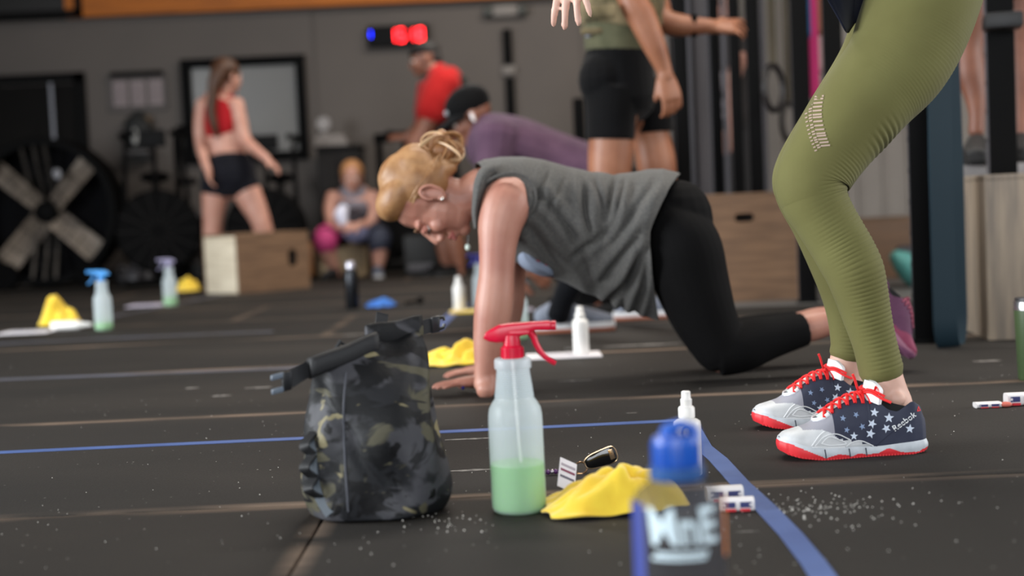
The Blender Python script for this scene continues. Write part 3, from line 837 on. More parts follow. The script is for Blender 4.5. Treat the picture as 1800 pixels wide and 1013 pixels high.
# upright frame next to the bike
x0 = P(309, 250, 12.0).x; x1 = P(345, 250, 12.0).x; r = empty('pulley_frame', (x0, 12.0, 0), 'thin black upright frame with a cross arm beside the air bike', 'frame')
mb = MB(); mb.tube([(x0, 12.0, 0), (x0, 12.0, 1.28), (x0 + .02, 12.0, 1.32), (x1, 12.0, 1.34)], .028, 8); mb.build('upright', BLACKM, r)
mb = MB(); mb.tube([(x0 - .02, 12.0, .86), (x0 + .16, 12.0, .86)], .03, 8); mb.build('cross_arm', BLACKM, r)
mb = MB(); mb.tube([(x0 - .05, 12.0, .03), (x0 + .05, 12.0, .03)], .03, 8); mb.build('foot', BLACKM, r)
# dark cabinet with things on top
cxa, cxb, _z0, cz = wrect(556, 262, 638, 400, 12.1)
r = empty('storage_cabinet', ((cxa + cxb) / 2, 12.3, 0), 'dark grey metal cabinet behind the seated woman', 'cabinet')
CABM = M('cabinet_dark', (44, 42, 42), .7, spec=.1); mb = MB(); mb.box(((cxa + cxb) / 2, 12.32, cz / 2), (cxb - cxa, .44, cz), bevel=.008); mb.build('body', CABM, r)
for k in range(2):
    w_ = (cxb - cxa) / 2; mb = MB(); mb.box((cxa + w_ * (k + .5), 12.09, cz / 2 - .02), (w_ - .012, .02, cz - .12), bevel=.004); d_ = mb.build('door', CABM, r)
    mb = MB(); mb.box((cxa + w_ + (-.03 if k == 0 else .03), 12.07, cz * .55), (.012, .02, .12), bevel=.003); mb.build('handle', M('handle_grey', (90, 90, 92), .3, metal=.6), d_)
mb = MB(); mb.box(((cxa + cxb) / 2, 12.3, cz + .012), (cxb - cxa + .03, .48, .024), bevel=.006); mb.build('top', CABM, r)
a = P(583, 250, 12.2); r = empty('paper_stack', (a.x, 12.2, cz + .024), 'stack of pale papers on top of the dark cabinet', 'papers')
for k in range(4):
    mb = MB(); mb.box((a.x + .01 * math.sin(k * 2), 12.2 + .008 * k, cz + .024 + .012 + .024 * k), (.30 - .02 * k, .22, .022), Matrix.Rotation(.06 * math.sin(k * 3), 3, 'Z'), bevel=.004); mb.build('sheaf', M('paper_grey', (170, 162, 158), .8), r)
a = P(570, 229, 12.2); zz = cz + .024 + .1
r = empty('desk_fan', (a.x, 12.22, zz), 'small pale round desk fan on the paper stack', 'desk fan')
mb = MB(); mb.lathe([(.02, -.03), (.06, -.028), (.066, 0), (.06, .028), (.02, .03)], (a.x, 12.2, zz + .10), 24, rot=RX); mb.build('fan_head', M('pale_plastic', (168, 162, 160), .5), r)
mb = MB(); mb.lathe([(.05, 0), (.045, .012), (.012, .02), (.01, .07)], (a.x, 12.2, zz), 18); mb.build('stand', M('pale_plastic', (168, 162, 160), .5), r)
# rower rail / ergometers in the middle distance
def erg(label, px, Y, h, w):
    x = atx(px, Y); r = empty('ski_machine', (x, Y, 0), label, 'exercise machine', 'low black machines along the back wall')
    mb = MB(); mb.tube([(x, Y, .03), (x, Y, h), (x + w * .4, Y, h + .05), (x + w, Y - .02, h + .01)], .03, 8); mb.build('column', BLACKM, r)
    mb = MB(); mb.lathe([(.04, -.05), (.2, -.05), (.21, 0), (.2, .05), (.04, .05)], (x + .08, Y, .30), 24, rot=RX); mb.build('flywheel', DARKP, r)
    mb = MB(); mb.tube([(x - .25, Y, .03), (x + .35, Y, .03)], .03, 8); mb.build('foot', BLACKM, r)
    mb = MB(); mb.box((x + w, Y - .05, h + .02), (.16, .06, .08), bevel=.012); mb.build('handlebar', BLACKR, r)
    return r
erg('black upright ergometer right of the dark cabinet', 676, 12.0, 1.15, .22)
erg('black upright ergometer behind the man in red', 722, 11.7, 1.12, -.18)
erg('black upright ergometer behind the person in purple', 925, 11.9, 1.05, .3)
x = atx(1028, 9.6); r = empty('bench', (x, 9.6, 0), 'black upright post beside the man in black shorts', 'post')
r.name = 'rack_post'
mb = MB(); mb.box((x, 9.6, .62), (.08, .08, 1.24), bevel=.008); mb.build('column', BLACKM, r)
mb = MB(); mb.box((x, 9.6, .02), (.3, .3, .04), bevel=.008); mb.build('foot_plate', BLACKM, r)
# kettlebells and dumbbells on the floor by the wall
KB = M('kettlebell_grey', (96, 94, 98), .45, var=(6, (70, 68, 72)))
kbs = [(216, 500, .062), (237, 500, .064), (258, 498, .062)]
for i, (px, py, rr) in enumerate(kbs):
    c = G(px, py); mb = MB(); mb.lathe([(rr * .6, 0), (rr * .95, rr * .35), (rr, rr * .85), (rr * .75, rr * 1.5), (rr * .35, rr * 1.75), (.005, rr * 1.8)], (c.x, c.y, 0), 24)
    r = empty('kettlebell', (c.x, c.y, 0), ['grey kettlebell nearest the drum fan', 'middle of the three grey kettlebells beside the fan', 'grey kettlebell nearest the air bike'][i], 'kettlebell', 'kettlebells on the floor by the back wall')
    mb.build('ball', KB, r); mb = MB()
    mb.tube([(c.x + rr * .55 * math.cos(a_) * (1.15), c.y, rr * 1.35 + rr * 1.1 * math.sin(a_)) for a_ in [math.pi * k / 12 for k in range(13)]], rr * .17, 8); mb.build('handle', KB, r)
c = P(330, 440, 12.3); r = empty('dumbbell_rack', (c.x, 12.3, 0), 'low rack of grey dumbbells beside the air bike', 'rack')
for z in (.22, .48):
    mb = MB(); mb.box((c.x, 12.3, z), (.34, .3, .02), bevel=.004); mb.build('shelf', BLACKM, r)
for sx in (-.17, .17):
    mb = MB(); mb.box((c.x + sx, 12.3, .27), (.03, .3, .54), bevel=.004); mb.build('side_frame', BLACKM, r)
for k in range(4):
    x = c.x - .09 + .18 * (k % 2); z = .285 + .26 * (k // 2); d = empty('dumbbell', (x, 12.3, z), ['grey hex dumbbell on the lower rack shelf, fan side', 'grey hex dumbbell on the lower rack shelf, box side', 'grey hex dumbbell on the upper rack shelf, fan side', 'grey hex dumbbell on the upper rack shelf, box side'][k], 'dumbbell', 'dumbbells on the low rack')
    for sy in (-.09, .09):
        mb = MB(); mb.lathe([(.045, -.04), (.055, -.03), (.055, .03), (.045, .04)], (x, 12.3 + sy, z), 6, rot=RX); mb.build('weight', KB, d)
    mb = MB(); mb.tube([(x, 12.2, z), (x, 12.4, z)], .014, 8); mb.build('handle', BLACKM, d)
# dark stacks near the red man
c = G(742, 484); r = empty('weight_crate', (c.x, c.y, 0), 'dark crate with grey bumper plate edge behind the kneeling woman', 'crate')
mb = MB(); mb.box((c.x, c.y, .16), (.24, .3, .32), bevel=.012); mb.build('body', M('crate_black', (22, 21, 21), .6), r)
mb = MB(); mb.box((c.x, c.y - .155, .07), (.2, .02, .06), bevel=.008); mb.build('grey_edge', M('crate_grey', (112, 108, 112), .6), r)

# ------------------------------------------------------------------ rig on the right
STEEL = M('rig_black', (22, 22, 23), .6, spec=.08, bump=(80, .1, .001)); STEELG = M('rig_grey_edge', (86, 84, 88), .55, spec=.2)
def upright(label, px, py, Y, w, h=3.4, holes=True, edge=True, rz=.0, mat=STEEL):
    x = P(px, py, Y).x; r = empty('rig_upright', (x, Y, 0), label, 'rig post', 'steel uprights of the pull-up rig')
    R_ = Matrix.Rotation(rz, 3, 'Z'); mb = MB(); mb.box((x, Y, h / 2), (w, w, h), R_, bevel=.006); mb.build('tube', mat, r)
    mb = MB(); mb.box((x, Y, .006), (w * 1.25, w * 1.25, .012), R_, bevel=.003); mb.build('foot_plate', STEEL, r)
    if edge:
        mb = MB(); c = Vector((x, Y, h / 2)) + R_ @ Vector((-w / 2 - .001, 0, 0)); mb.box(c, (.003, w * .82, h), R_); mb.build('pale_side', STEELG, r, flat=True)  # paler grey strip over the left face of the post
    if holes:
        mb = MB()
        for k in range(int(h / .1)):
            c = Vector((x, Y, .15 + .1 * k)) + R_ @ Vector((-w / 2 - .003, 0, 0))
            mb.lathe([(.009, -.001), (.009, .001)], c, 8, rot=R_ @ Matrix.Rotation(math.pi / 2, 3, 'Y'))
        hh = mb.build('bolt_holes', M('hole_black', (6, 6, 6), .8), r, flat=True); hh['kind'] = 'stuff'
    return r
upright('black rig upright left of the resistance loop', 1629, 600, 4.35, .078, rz=-.28)
upR = upright('black rig upright rising behind the weathered grey box', 1760, 200, 4.80, .092, rz=-.25)
a = P(1762, 38, 4.70); mb = MB(); mb.box((a.x, a.y, a.z), (.125, .13, .052), Matrix.Rotation(-.25, 3, 'Z'), bevel=.01); mb.build('clamp', M('clamp_black', (30, 30, 32), .5), upR)
ups = [(1203, 7.0, .074, 'first'), (1240, 7.1, .062, 'second'), (1264, 7.3, .055, 'third'), (1299, 7.1, .058, 'fourth'), (1331, 7.12, .07, 'fifth'), (1413, 6.2, .08, 'sixth'), (1470, 6.2, .085, 'seventh')]
for px, Y, w, nm in ups:
    upright(nm + ' post from the man in black shorts along the far rig', px, 300, Y, w, 3.6, holes=False, edge=True, rz=-.2, mat=STEEL if px != 1240 else STEELG)
# cross bar of the far rig overhead
mb = MB(); mb.tube([(1.0, 7.0, 2.9), (2.4, 7.0, 2.9)], .03, 10)
tag(mb.build('pull_up_bar', STEEL), 'overhead steel pull-up bar across the far rig', 'bar')
# barbells stored upright between the posts
for i, px in enumerate((1219, 1251, 1279, 1347)):
    x = P(px, 300, 7.5).x; r = empty('barbell', (x, 7.5, .003), ['barbell standing left of all the upright bars', 'barbell between the grey post and the third post', 'barbell standing by the hanging hand', 'barbell standing under the gymnastic ring'][i], 'barbell', 'barbells standing in the far rig')
    mb = MB(); mb.tube([(x, 7.5, .43), (x + .01, 7.53, 1.75)], .014, 10); mb.build('shaft', STEELG, r)
    mb = MB(); mb.tube([(x, 7.5, .02), (x, 7.5, .42)], .025, 12); mb.build('sleeve', STEELG, r)
    mb = MB(); mb.tube([(x + .01, 7.53, 1.75), (x + .012, 7.54, 2.15)], .025, 12); mb.build('sleeve', STEELG, r)
# tall dark locker behind the posts
x0 = P(1193, 300, 8.3).x; x1 = P(1296, 300, 8.3).x; r = empty('tall_locker', ((x0 + x1) / 2, 8.35, 0), 'tall dark locker against the pale wall behind the rig', 'locker')
mb = MB(); mb.box(((x0 + x1) / 2, 8.4, 1.2), (x1 - x0, .4, 2.4), bevel=.01); mb.build('body', M('locker_dark', (30, 28, 27), .7, spec=.08), r)
for k in range(2):
    w_ = (x1 - x0) / 2; mb = MB(); mb.box((x0 + w_ * (k + .5), 8.19, 1.2), (w_ - .02, .02, 2.3), bevel=.005); mb.build('door', M('locker_door', (36, 33, 31), .7, spec=.08), r)
# gymnastic ring on its strap
def ring_on_strap(label, px, py, Y, top=3.2):
    c = P(px, py, Y); r = empty('gymnastic_ring', (c.x, Y, c.z), label, 'gymnastic ring')
    mb = MB(); mb.tube([(c.x + .10 * math.cos(2 * math.pi * k / 32) * .62, c.y + .10 * math.cos(2 * math.pi * k / 32) * .75, c.z + .112 * math.sin(2 * math.pi * k / 32)) for k in range(33)], .017, 10); mb.build('ring', M('ring_black', (26, 22, 22), .5), r)
    mb = MB(); mb.box((c.x, Y, (c.z + .11 + top) / 2), (.036, .004, top - c.z - .11), bevel=.001); mb.build('strap', M('strap_olive', (88, 78, 58), .8), r)
ring_on_strap('dark gymnastic ring hanging on an olive strap in the far rig', 1360, 155, 6.9)
ring_on_strap('dark gymnastic ring hanging on an olive strap against the pale wall', 1388, 215, 8.2)
# coloured loop bands hanging on the far rig
def loop_band(label, px, pyb, Y, col, w, rz, span=.05, top=2.95, nm=None, thick=.005, lean=0.0):
    c = P(px, pyb, Y); R_ = Matrix.Rotation(rz, 3, 'Z'); wv = R_ @ Vector((1, 0, 0)); dv = R_ @ Vector((0, 1, 0))
    pts = []; rad = span / 2
    for k in range(25):
        z = top + (c.z + rad * 1.6 - top) * k / 24; q = min(1, k / 20)
        pts.append((rad * (.35 + .65 * q ** 3) * -1, z))
    for k in range(1, 16):
        a_ = math.pi + math.pi * k / 16; pts.append((rad * math.cos(a_), c.z + rad * 1.6 + rad * 1.6 * math.sin(a_)))
    for k in range(25):
        z = c.z + rad * 1.6 + (top - c.z - rad * 1.6) * k / 24; q = min(1, (24 - k) / 20); pts.append((rad * (.35 + .65 * q ** 3), z))
    pts = [(d, z) for d, z in pts]; rows = []
    for i, (d, z) in enumerate(pts):
        a_ = pts[max(i - 1, 0)]; b2 = pts[min(i + 1, len(pts) - 1)]; t = Vector((b2[0] - a_[0], b2[1] - a_[1])).normalized(); nrm = Vector((-t.y, t.x))
        base = Vector((c.x, c.y, 0)) + wv * lean * d
        def q(sw, sn): 
            p = base + wv * (w / 2 * sw) + dv * (d + nrm.x * thick / 2 * sn); p.z = z + nrm.y * thick / 2 * sn; return tuple(p)
        rows.append([q(-1, -1), q(-.94, -1), q(0, -1), q(.94, -1), q(1, -1), q(1, 1), q(.94, 1), q(0, 1), q(-.94, 1), q(-1, 1)])
    mb = MB(); mb.grid(rows)
    o = mb.build('resistance_band', M('band_' + (nm or str(col[0])), col, .7, spec=.2, bump=(120, .1, .001)), sharp=50)
    return tag(o, label, 'resistance band', None if pyb > 500 else 'coloured loop bands on the far rig')
loop_band('wide dark teal resistance loop hanging to the floor at the rig', 1672, 612, 4.22, (38, 66, 80), .082, .32, .125, nm='teal', thick=.008, lean=1.05)
loop_band('green loop band on the far rig, beside the sixth post', 1426, 55, 6.75, (58, 112, 62), .05, .3, .04, nm='green')
loop_band('orange brown loop band on the far rig', 1442, 62, 6.62, (156, 92, 66), .05, -.2, .05, nm='orange')
loop_band('pale pink loop band on the far rig', 1446, 128, 6.95, (186, 150, 150), .07, .1, .05, nm='pale')
loop_band('hot pink loop band, lowest hanging on the far rig', 1433, 172, 6.50, (196, 44, 110), .03, .2, .04, nm='pink')
loop_band('narrow blue loop band on the far rig', 1420, 66, 6.40, (36, 96, 150), .02, .1, .03, nm='blue')
# teal and black shoe left by the brown box, grey dumbbell behind the leggings
c = P(1592, 468, 6.9)
r = empty('gym_bag', (c.x, 6.9, .1), 'small teal and black bag by the far brown box', 'bag')
mb = MB(); limbw(mb, [(c.x - .06, 6.86, c.z + .055, .035, .05), (c.x - .02, 6.86, c.z + .02, .06, .07), (c.x + .05, 6.88, c.z - .045, .068, .07), (c.x + .13, 6.9, c.z - .06, .05, .06)], 16); mb.build('bag_body', M('bag_teal', (104, 186, 178), .6, var=(14, (84, 160, 154))), r)
mb = MB(); limbw(mb, [(c.x - .03, 6.9, c.z + .075, .03, .04), (c.x + .03, 6.9, c.z + .06, .045, .05), (c.x + .12, 6.92, c.z + .03, .05, .05)], 14); mb.build('flap', M('bag_flap', (34, 34, 42), .6), r)
mb = MB(); mb.box((c.x + .05, 6.95, (c.z - .17) / 2 + .004), (.34, .2, c.z - .17), bevel=.006); tag(mb.build('low_bench', M('bench_black', (30, 28, 27), .7)), 'low dark bench under the teal bag', 'bench')
c = P(1414, 475, 7.3); r = empty('dumbbell_stand', (c.x, 7.4, .003), 'black stand with a grey dumbbell behind the leggings', 'stand')
mb = MB(); mb.box((c.x + .04, 7.5, .20), (.16, .18, .40), bevel=.01); mb.build('body', BLACKM, r)
mb = MB(); mb.lathe([(.02, -.03), (.03, -.02), (.03, .02), (.02, .03)], (c.x, 7.38, c.z), 12, rot=RX); mb.build('dumbbell_end', M('grey_plastic', (150, 150, 156), .4), r)
# ================================================================== people
SKIN = M('skin_fair', (222, 168, 148), .5, var=(14, (208, 148, 128)), bump=(180, .12, .001), sss=.12)
SKINW = M('skin_rosy', (224, 162, 140), .48, var=(11, (206, 138, 118)), bump=(160, .15, .001), sss=.12)
SKINT = M('skin_tan', (196, 132, 98), .5, var=(12, (176, 112, 80)), sss=.1)
SKIND = M('skin_deep', (160, 104, 80), .5, var=(12, (140, 88, 68)), sss=.1)
def cloth(name, a, b2=None, scale=30, rough=.85, bump=(220, .25, .001), sheen=.15):
    return M(name, a, rough, var=(scale, b2) if b2 else None, bump=bump, sheen=sheen * .4, spec=.10)
LEG_GREEN = cloth('leggings_green', (160, 157, 98), (150, 146, 90), 9, .72)
BLACKC = M('black_fabric', (23, 22, 23), .85, var=(12, (18, 17, 18)), bump=(220, .2, .001), spec=.12)
GREYC = cloth('heather_grey', (128, 126, 122), (108, 107, 106), 160)
NAVY = cloth('navy_fabric', (34, 38, 54), (27, 30, 44), 14)
REDC = cloth('red_fabric', (206, 40, 48), (186, 30, 40), 14)
REDT = cloth('red_tshirt', (226, 48, 46), (206, 38, 40), 14)
PURPLE = cloth('purple_fabric', (104, 78, 98), (90, 66, 86), 14)
CAMOG = cloth('camo_tan', (176, 158, 122), (74, 70, 48), 9)
OLIVE = cloth('olive_undershirt', (120, 118, 92), (104, 104, 80), 14)

# ------------------------------------------------------------------ training shoes (modelled toe along +x, heel at 0)
def lerp_tab(tab, x):
    return np.interp(x, [t[0] for t in tab], [t[1] for t in tab])
def sm_tab(tab, n=240):
    xs = np.linspace(tab[0][0], tab[-1][0], n); ys = lerp_tab(tab, xs)
    k = np.ones(9) / 9; yp = np.pad(ys, 4, mode='edge'); return list(zip(xs, np.convolve(yp, k, 'valid')))
def make_shoe(parent, place, pal, text=None, stars=True, tongue=True):
    """place: Matrix from shoe space to the world; pal: dict of materials"""
    Lh = .272
    W = sm_tab([(0, .012), (.006, .024), (.03, .032), (.07, .033), (.11, .034), (.15, .040), (.19, .0455), (.22, .044), (.245, .0375), (.258, .029), (.267, .019), (.271, .011), (.272, .008)])
    ZT = sm_tab([(0, .060), (.008, .084), (.028, .098), (.04, .090), (.057, .079), (.075, .084), (.093, .101), (.112, .110), (.136, .108), (.158, .098), (.195, .074), (.217, .060), (.245, .0525), (.259, .050), (.267, .046), (.272, .041)])
    Z1 = sm_tab([(0, .024), (.05, .021), (.096, .017), (.14, .019), (.20, .021), (.232, .025), (.252, .033), (.272, .038)])
    Z0 = sm_tab([(0, .004), (.03, 0), (.205, 0), (.24, .004), (.262, .010), (.272, .016)])
    def rim(x): # outline of the collar: half angle of the opening
        return 0
    xs = np.concatenate([np.linspace(0, .012, 8)[:-1], np.linspace(.012, .26, 170)[:-1], np.linspace(.26, Lh, 12)])
    shoe = None
    def w2(v): return tuple(place @ Vector(v))
    # ---- upper
    nt = 72; V = []; F = []; MI = []
    open_end = .108
    for x in xs:
        w = lerp_tab(W, x) * .97; z1 = lerp_tab(Z1, x) - .002; zt = lerp_tab(ZT, x)
        oh = 0.0
        if x < open_end: oh = .62 * min(1, max(0, (x - .004) / .02)) ** .5 * min(1, max(0, (open_end - x) / .03)) ** .5
        row = []
        for j in range(nt + 1):
            t = -1 + 2 * j / nt
            sg = 1 if t >= 0 else -1; q = abs(t) * (1 - oh) + oh     # q=0 top centre, 1 at the welt
            ph = q * math.pi / 2
            y = sg * w * math.sin(ph) ** .72
            c_ = math.cos(ph) ** (.80 if x > .11 else .62)
            if oh: y = sg * (w * (math.sin(ph) ** .72) ); z = z1 + (zt - z1) * min(1.0, (math.cos(ph) / max(math.cos(oh * math.pi / 2), .05)) ** .75)
            else: z = z1 + (zt - z1) * c_
            row.append((x, y, z))
        V.append(row)
    nx = len(xs)
    idx = lambda i, j: i * (nt + 1) + j
    flat_v = [v for r_ in V for v in r_]
    def toe_line(x):  # height of the pale toe/side overlay
        return float(np.interp(x, [0, .096, .104, .135, .155, .172, .185, .20, .215, .272], [0, .015, .018, .030, .033, .037, .048, .0545, .0545, .05]))
    for i in range(nx - 1):
        for j in range(nt):
            if xs[i] < open_end and abs(j + .5 - nt / 2) < .5 + 0 and False: continue
            if xs[i + 1] < open_end and j == nt // 2 - 0 and False: continue
            a_ = flat_v[idx(i, j)]; b_ = flat_v[idx(i + 1, j + 1)]
            xm, ym, zm = (a_[0] + b_[0]) / 2, (a_[1] + b_[1]) / 2, (a_[2] + b_[2]) / 2
            # skip the bridging face over the collar opening
            if xs[i] < open_end and (j == nt // 2 - 1 or j == nt // 2) and abs(a_[1]) > .004 and abs(flat_v[idx(i, j + 1)][1] - a_[1]) > .012: continue
            m_ = 0
            if zm < toe_line(xm): m_ = 1
            elif xm > .232: m_ = 1
            elif xm > .178: m_ = 2                      # grey mesh vamp
            F.append((idx(i, j), idx(i, j + 1), idx(i + 1, j + 1), idx(i + 1, j))); MI.append(m_)
    me = bpy.data.meshes.new('upper'); me.from_pydata([w2(v) for v in flat_v], [], F)
    for k in ('upper', 'overlay', 'mesh'): me.materials.append(pal[k])
    me.polygons.foreach_set('material_index', MI)
    bm = bmesh.new(); bm.from_mesh(me); bmesh.ops.remove_doubles(bm, verts=bm.verts, dist=2e-4); bmesh.ops.recalc_face_normals(bm, faces=bm.faces); bm.to_mesh(me); bm.free()
    shoe = link_mesh('shoe', me, parent, sharp=0)
    so = shoe.modifiers.new('thickness', 'SOLIDIFY'); so.thickness = .0025; so.offset = -1
    local = BVHTree.FromPolygons([Vector(v) for v in flat_v], F)
    # ---- sole: side wall coloured between midsole and outsole
    nz = 16; ring_x = np.concatenate([xs, xs[::-1]])
    side = np.concatenate([np.ones(nx), -np.ones(nx)])
    rows = []
    for k in range(nz + 1):
        q = k / nz; r_ = []
        for x, sd in zip(ring_x, side):
            z0 = lerp_tab(Z0, x); z1 = lerp_tab(Z1, x) + .001; w = lerp_tab(W, x) + .0025 * math.sin(math.pi * q)
            ex = .0025 * math.sin(math.pi * q)
            xx = x + (ex if x > .262 else (-ex if x < .01 else 0))
            r_.append((xx, sd * w, z0 + (z1 - z0) * q))
        rows.append(r_)
    def red_top(x):
        return float(np.interp(x, [0, .012, .018, .052, .074, .080, .096, .118, .128, .136, .146, .152, .172, .188, .197, .202, .225, .256, .272],
                                  [.010, .008, .0035, .005, .0135, .0135, .006, .0045, .0072, .0072, .003, .006, .0095, .006, .0025, .006, .016, .030, .034]))
    mb = MB(); n2 = 2 * nx; o = 0
    mb.v = [w2(v) for r_ in rows for v in r_]
    for k in range(nz):
        for j in range(n2):
            j2 = (j + 1) % n2; v = rows[k][j]; zz = (rows[k][j][2] + rows[k + 1][j][2]) / 2
            mb.f.append((k * n2 + j, k * n2 + j2, (k + 1) * n2 + j2, (k + 1) * n2 + j)); mb.mi.append(1 if zz < red_top(v[0]) else 0)
    mb.f.append(tuple(range(n2))); mb.mi.append(1)
    mb.f.append(tuple(nz * n2 + j for j in reversed(range(n2)))); mb.mi.append(0)
    mb.build('midsole', [pal['mid'], pal['out']], shoe, sharp=60)
    # tread teeth under the outsole
    mb = MB()
    for k in range(46):
        x = .01 + .25 * k / 45; z0 = float(lerp_tab(Z0, x)); w = float(lerp_tab(W, x))
        for sg in (-1, 1): mb.box(place @ Vector((x, sg * (w - .002), z0 + .0015)), (.003, .007, .003), place.to_3x3())
    tt = mb.build('tread_teeth', pal['out'], shoe, flat=True); tt['kind'] = 'stuff'
    # flex gaps in the midsole
    for x in (.120, .152, .198):
        mb = MB()
        w = float(lerp_tab(W, x)); z1 = float(lerp_tab(Z1, x))
        mb.box(place @ Vector((x, w + .0015, z1 * .5 + .001)), (.0022, .004, z1 * .8), place.to_3x3() @ Matrix.Rotation(.12, 3, 'Y'), bevel=.0008)
        mb.build('flex_groove', pal['groove'], shoe)
    # raised ribs on the pale overlay
    def on_side(pts, rad, nm, mat, off=.0006, n=6):
        out = []
        for x, z in pts:
            hit = local.ray_cast(Vector((x, .2, z)), Vector((0, -1, 0)))
            out.append(place @ (hit[0] + Vector((0, off, 0))) if hit[0] is not None else place @ Vector((x, float(lerp_tab(W, x)), z)))
        m_ = MB(); m_.tube(out, rad, n); return m_.build(nm, mat, shoe)
    def dense(pts, k=10): return [tuple(q) for q in cr(pts, k)]
    if pal.get('ribs'):
        for pts in (((.245, .022), (.215, .024), (.19, .022), (.16, .021)), ((.222, .026), (.207, .044), (.196, .052)), ((.216, .026), (.198, .042), (.175, .046), (.150, .034)),
                    ((.204, .030), (.190, .041), (.172, .036), (.158, .027), (.186, .026), (.204, .030)), ((.158, .022), (.145, .029), (.128, .030), (.105, .019))):
            on_side(dense(pts), .0011, 'overlay_rib', pal['rib'])
        on_side(dense(((.100, .018), (.075, .038), (.05, .056), (.03, .070))), .0009, 'heel_seam', pal['seam'])
    # ---- eyestay in white around the front of the lacing and lace rows
    def top_pt(x, yy, off=.002):
        hit = local.ray_cast(Vector((x, yy, .3)), Vector((0, 0, -1)))
        return (hit[0] + Vector((0, 0, off))) if hit[0] is not None else None
    for sg in (-1, 1):
        pts = [p for p in (top_pt(x, sg * y) for x, y in ((.208, .004), (.203, .016), (.192, .0225), (.182, .021))) if p]
        mb = MB(); mb.tube([place @ p for p in pts], .0042, 8, ratio=.45); mb.build('eyestay', pal['white'], shoe)
    mb = MB()
    rows = []
    for x in np.linspace(.118, .200, 20):
        r_ = []
        for y in np.linspace(-.015, .015, 9):
            p = top_pt(x, y, .0012 + .002 * (1 - (y / .015) ** 2)); r_.append(tuple(place @ p))
        rows.append(r_)
    mb.grid(rows, closed_u=False); mb.build('tongue_base', pal['tongue2'], shoe, sharp=0)
    lace = pal['lace']
    for k in range(6):
        x = .192 - .0145 * k
        for sg in (1, -1):
            pts = []
            for y in np.linspace(-.024, .024, 13):
                xx = x - .0145 * ((y / .048) + .5)
                p = top_pt(xx, sg * y, .0035 + .0025 * (1 - (y / .024) ** 2))
                if p is not None: pts.append(place @ p)
            if len(pts) > 3:
                mb = MB(); mb.tube(pts, .0032, 8, ratio=.62); mb.build('lace', lace, shoe)
    kc = top_pt(.118, .004, .006)
    mb = MB()
    for k in range(4):
        a_ = k * 1.3; mb.ell(place @ (kc + Vector((.005 * math.cos(a_), .006 * math.sin(a_), .002 * k - .001))), (.0065, .0048, .0045), Matrix.Rotation(a_, 3, 'Y'), 10, 8)
    mb.build('lace_knot', lace, shoe)
    for pts in () if not pal.get('ribs') else (((0, 0, 0), (.008, .010, .010), (.014, .014, .028), (.0175, .015, .036)), ((0, .002, 0), (-.014, .018, .001), (-.030, .030, -.009), (-.046, .0365, -.017)),
                ((0, 0, 0), (-.006, -.014, .008), (-.018, -.024, .006), (-.03, -.03, -.004)), ((0, .002, .001), (-.010, .016, .006), (-.024, .025, .001), (-.036, .031, -.006))):
        mb = MB(); A = cr([(kc.x + p[0], kc.y + p[1], kc.z + p[2]) for p in pts], 6); mb.tube([place @ Vector(q) for q in A], .0026, 8); mb.build('lace_end', lace, shoe)
    # ---- tongue wrapping the front of the ankle
    if tongue:
        rows = []; ax = .066
        for i in range(15):
            q = i / 14
            r_ = []
            hw = .98 * (1 - max(0, q - .55) ** 2 * 3.0)
            for j in range(17):
                a_ = hw * (-1 + 2 * j / 16)
                rad = .0500 - .004 * q
                r_.append((ax + rad * math.cos(a_) - .006 * q, rad * .80 * math.sin(a_), .104 + .036 * q - .010 * a_ * a_ * (1 - q * .5) - (.003 if i == 14 else 0)))
            rows.append(r_)
        back = [[(x - .007 * math.cos(hh), y * .86, z) for (x, y, z), hh in zip(reversed(r_), [0] * 17)] for r_ in rows]
        mb = MB(); mb.grid([[w2(v) for v in a_ + b_] for a_, b_ in zip(rows, back)]); tg = mb.build('tongue', pal['white'], shoe, sharp=60)
        bv = BVHTree.FromPolygons([Vector(v) for r_ in rows for v in r_], [(i * 17 + j, i * 17 + j + 1, (i + 1) * 17 + j + 1, (i + 1) * 17 + j) for i in range(14) for j in range(16)])
        # triangular emblem on the tongue, built from three bars
        if text:
            cdir = Vector((math.cos(.82), math.sin(.82), 0)); tdir = Vector((-math.sin(.82), math.cos(.82), 0))
            base = Vector((ax, 0, .122)); mb = MB()
            tri = [(-.0085, -.008), (.0085, -.008), (.0, .0105)]
            inn = [(-.0045, -.0055), (.0045, -.0055), (.0, .0045)]
            for k in range(3):
                a_, b_ = tri[k], tri[(k + 1) % 3]; c_, d_ = inn[(k + 1) % 3], inn[k]; g_ = .12
                qd = [(a_[0] + (b_[0] - a_[0]) * g_, a_[1] + (b_[1] - a_[1]) * g_), b_, c_, (d_[0] + (c_[0] - d_[0]) * .05, d_[1] + (c_[1] - d_[1]) * .05)]
                pts = []
                for (u_, v_) in qd:
                    o_ = base + tdir * u_ + Vector((0, 0, v_)) + cdir * .2
                    h_ = bv.ray_cast(o_, -cdir)
                    pts.append(place @ ((h_[0] if h_[0] is not None else base + tdir * u_ + Vector((0, 0, v_)) + cdir * .047) + cdir * .0007))
                mb.add(pts, [(0, 1, 2, 3)])
            mb.build('emblem', pal['lace'], tg, flat=True, recalc=False)
    # ---- sock
    mb = MB(); rows = []
    for z, rx_, ry_, cx_ in ((.045, .052, .028, .060), (.072, .047, .0275, .060), (.090, .042, .0275, .058), (.093, .040, .026, .058)):
        rows.append([w2((cx_ + rx_ * math.cos(a_), ry_ * math.sin(a_), z + .012 * math.cos(a_) ** 1)) for a_ in 2 * np.pi * np.arange(28) / 28])
    mb.grid(rows); mb.build('sock', pal['sock'], shoe)
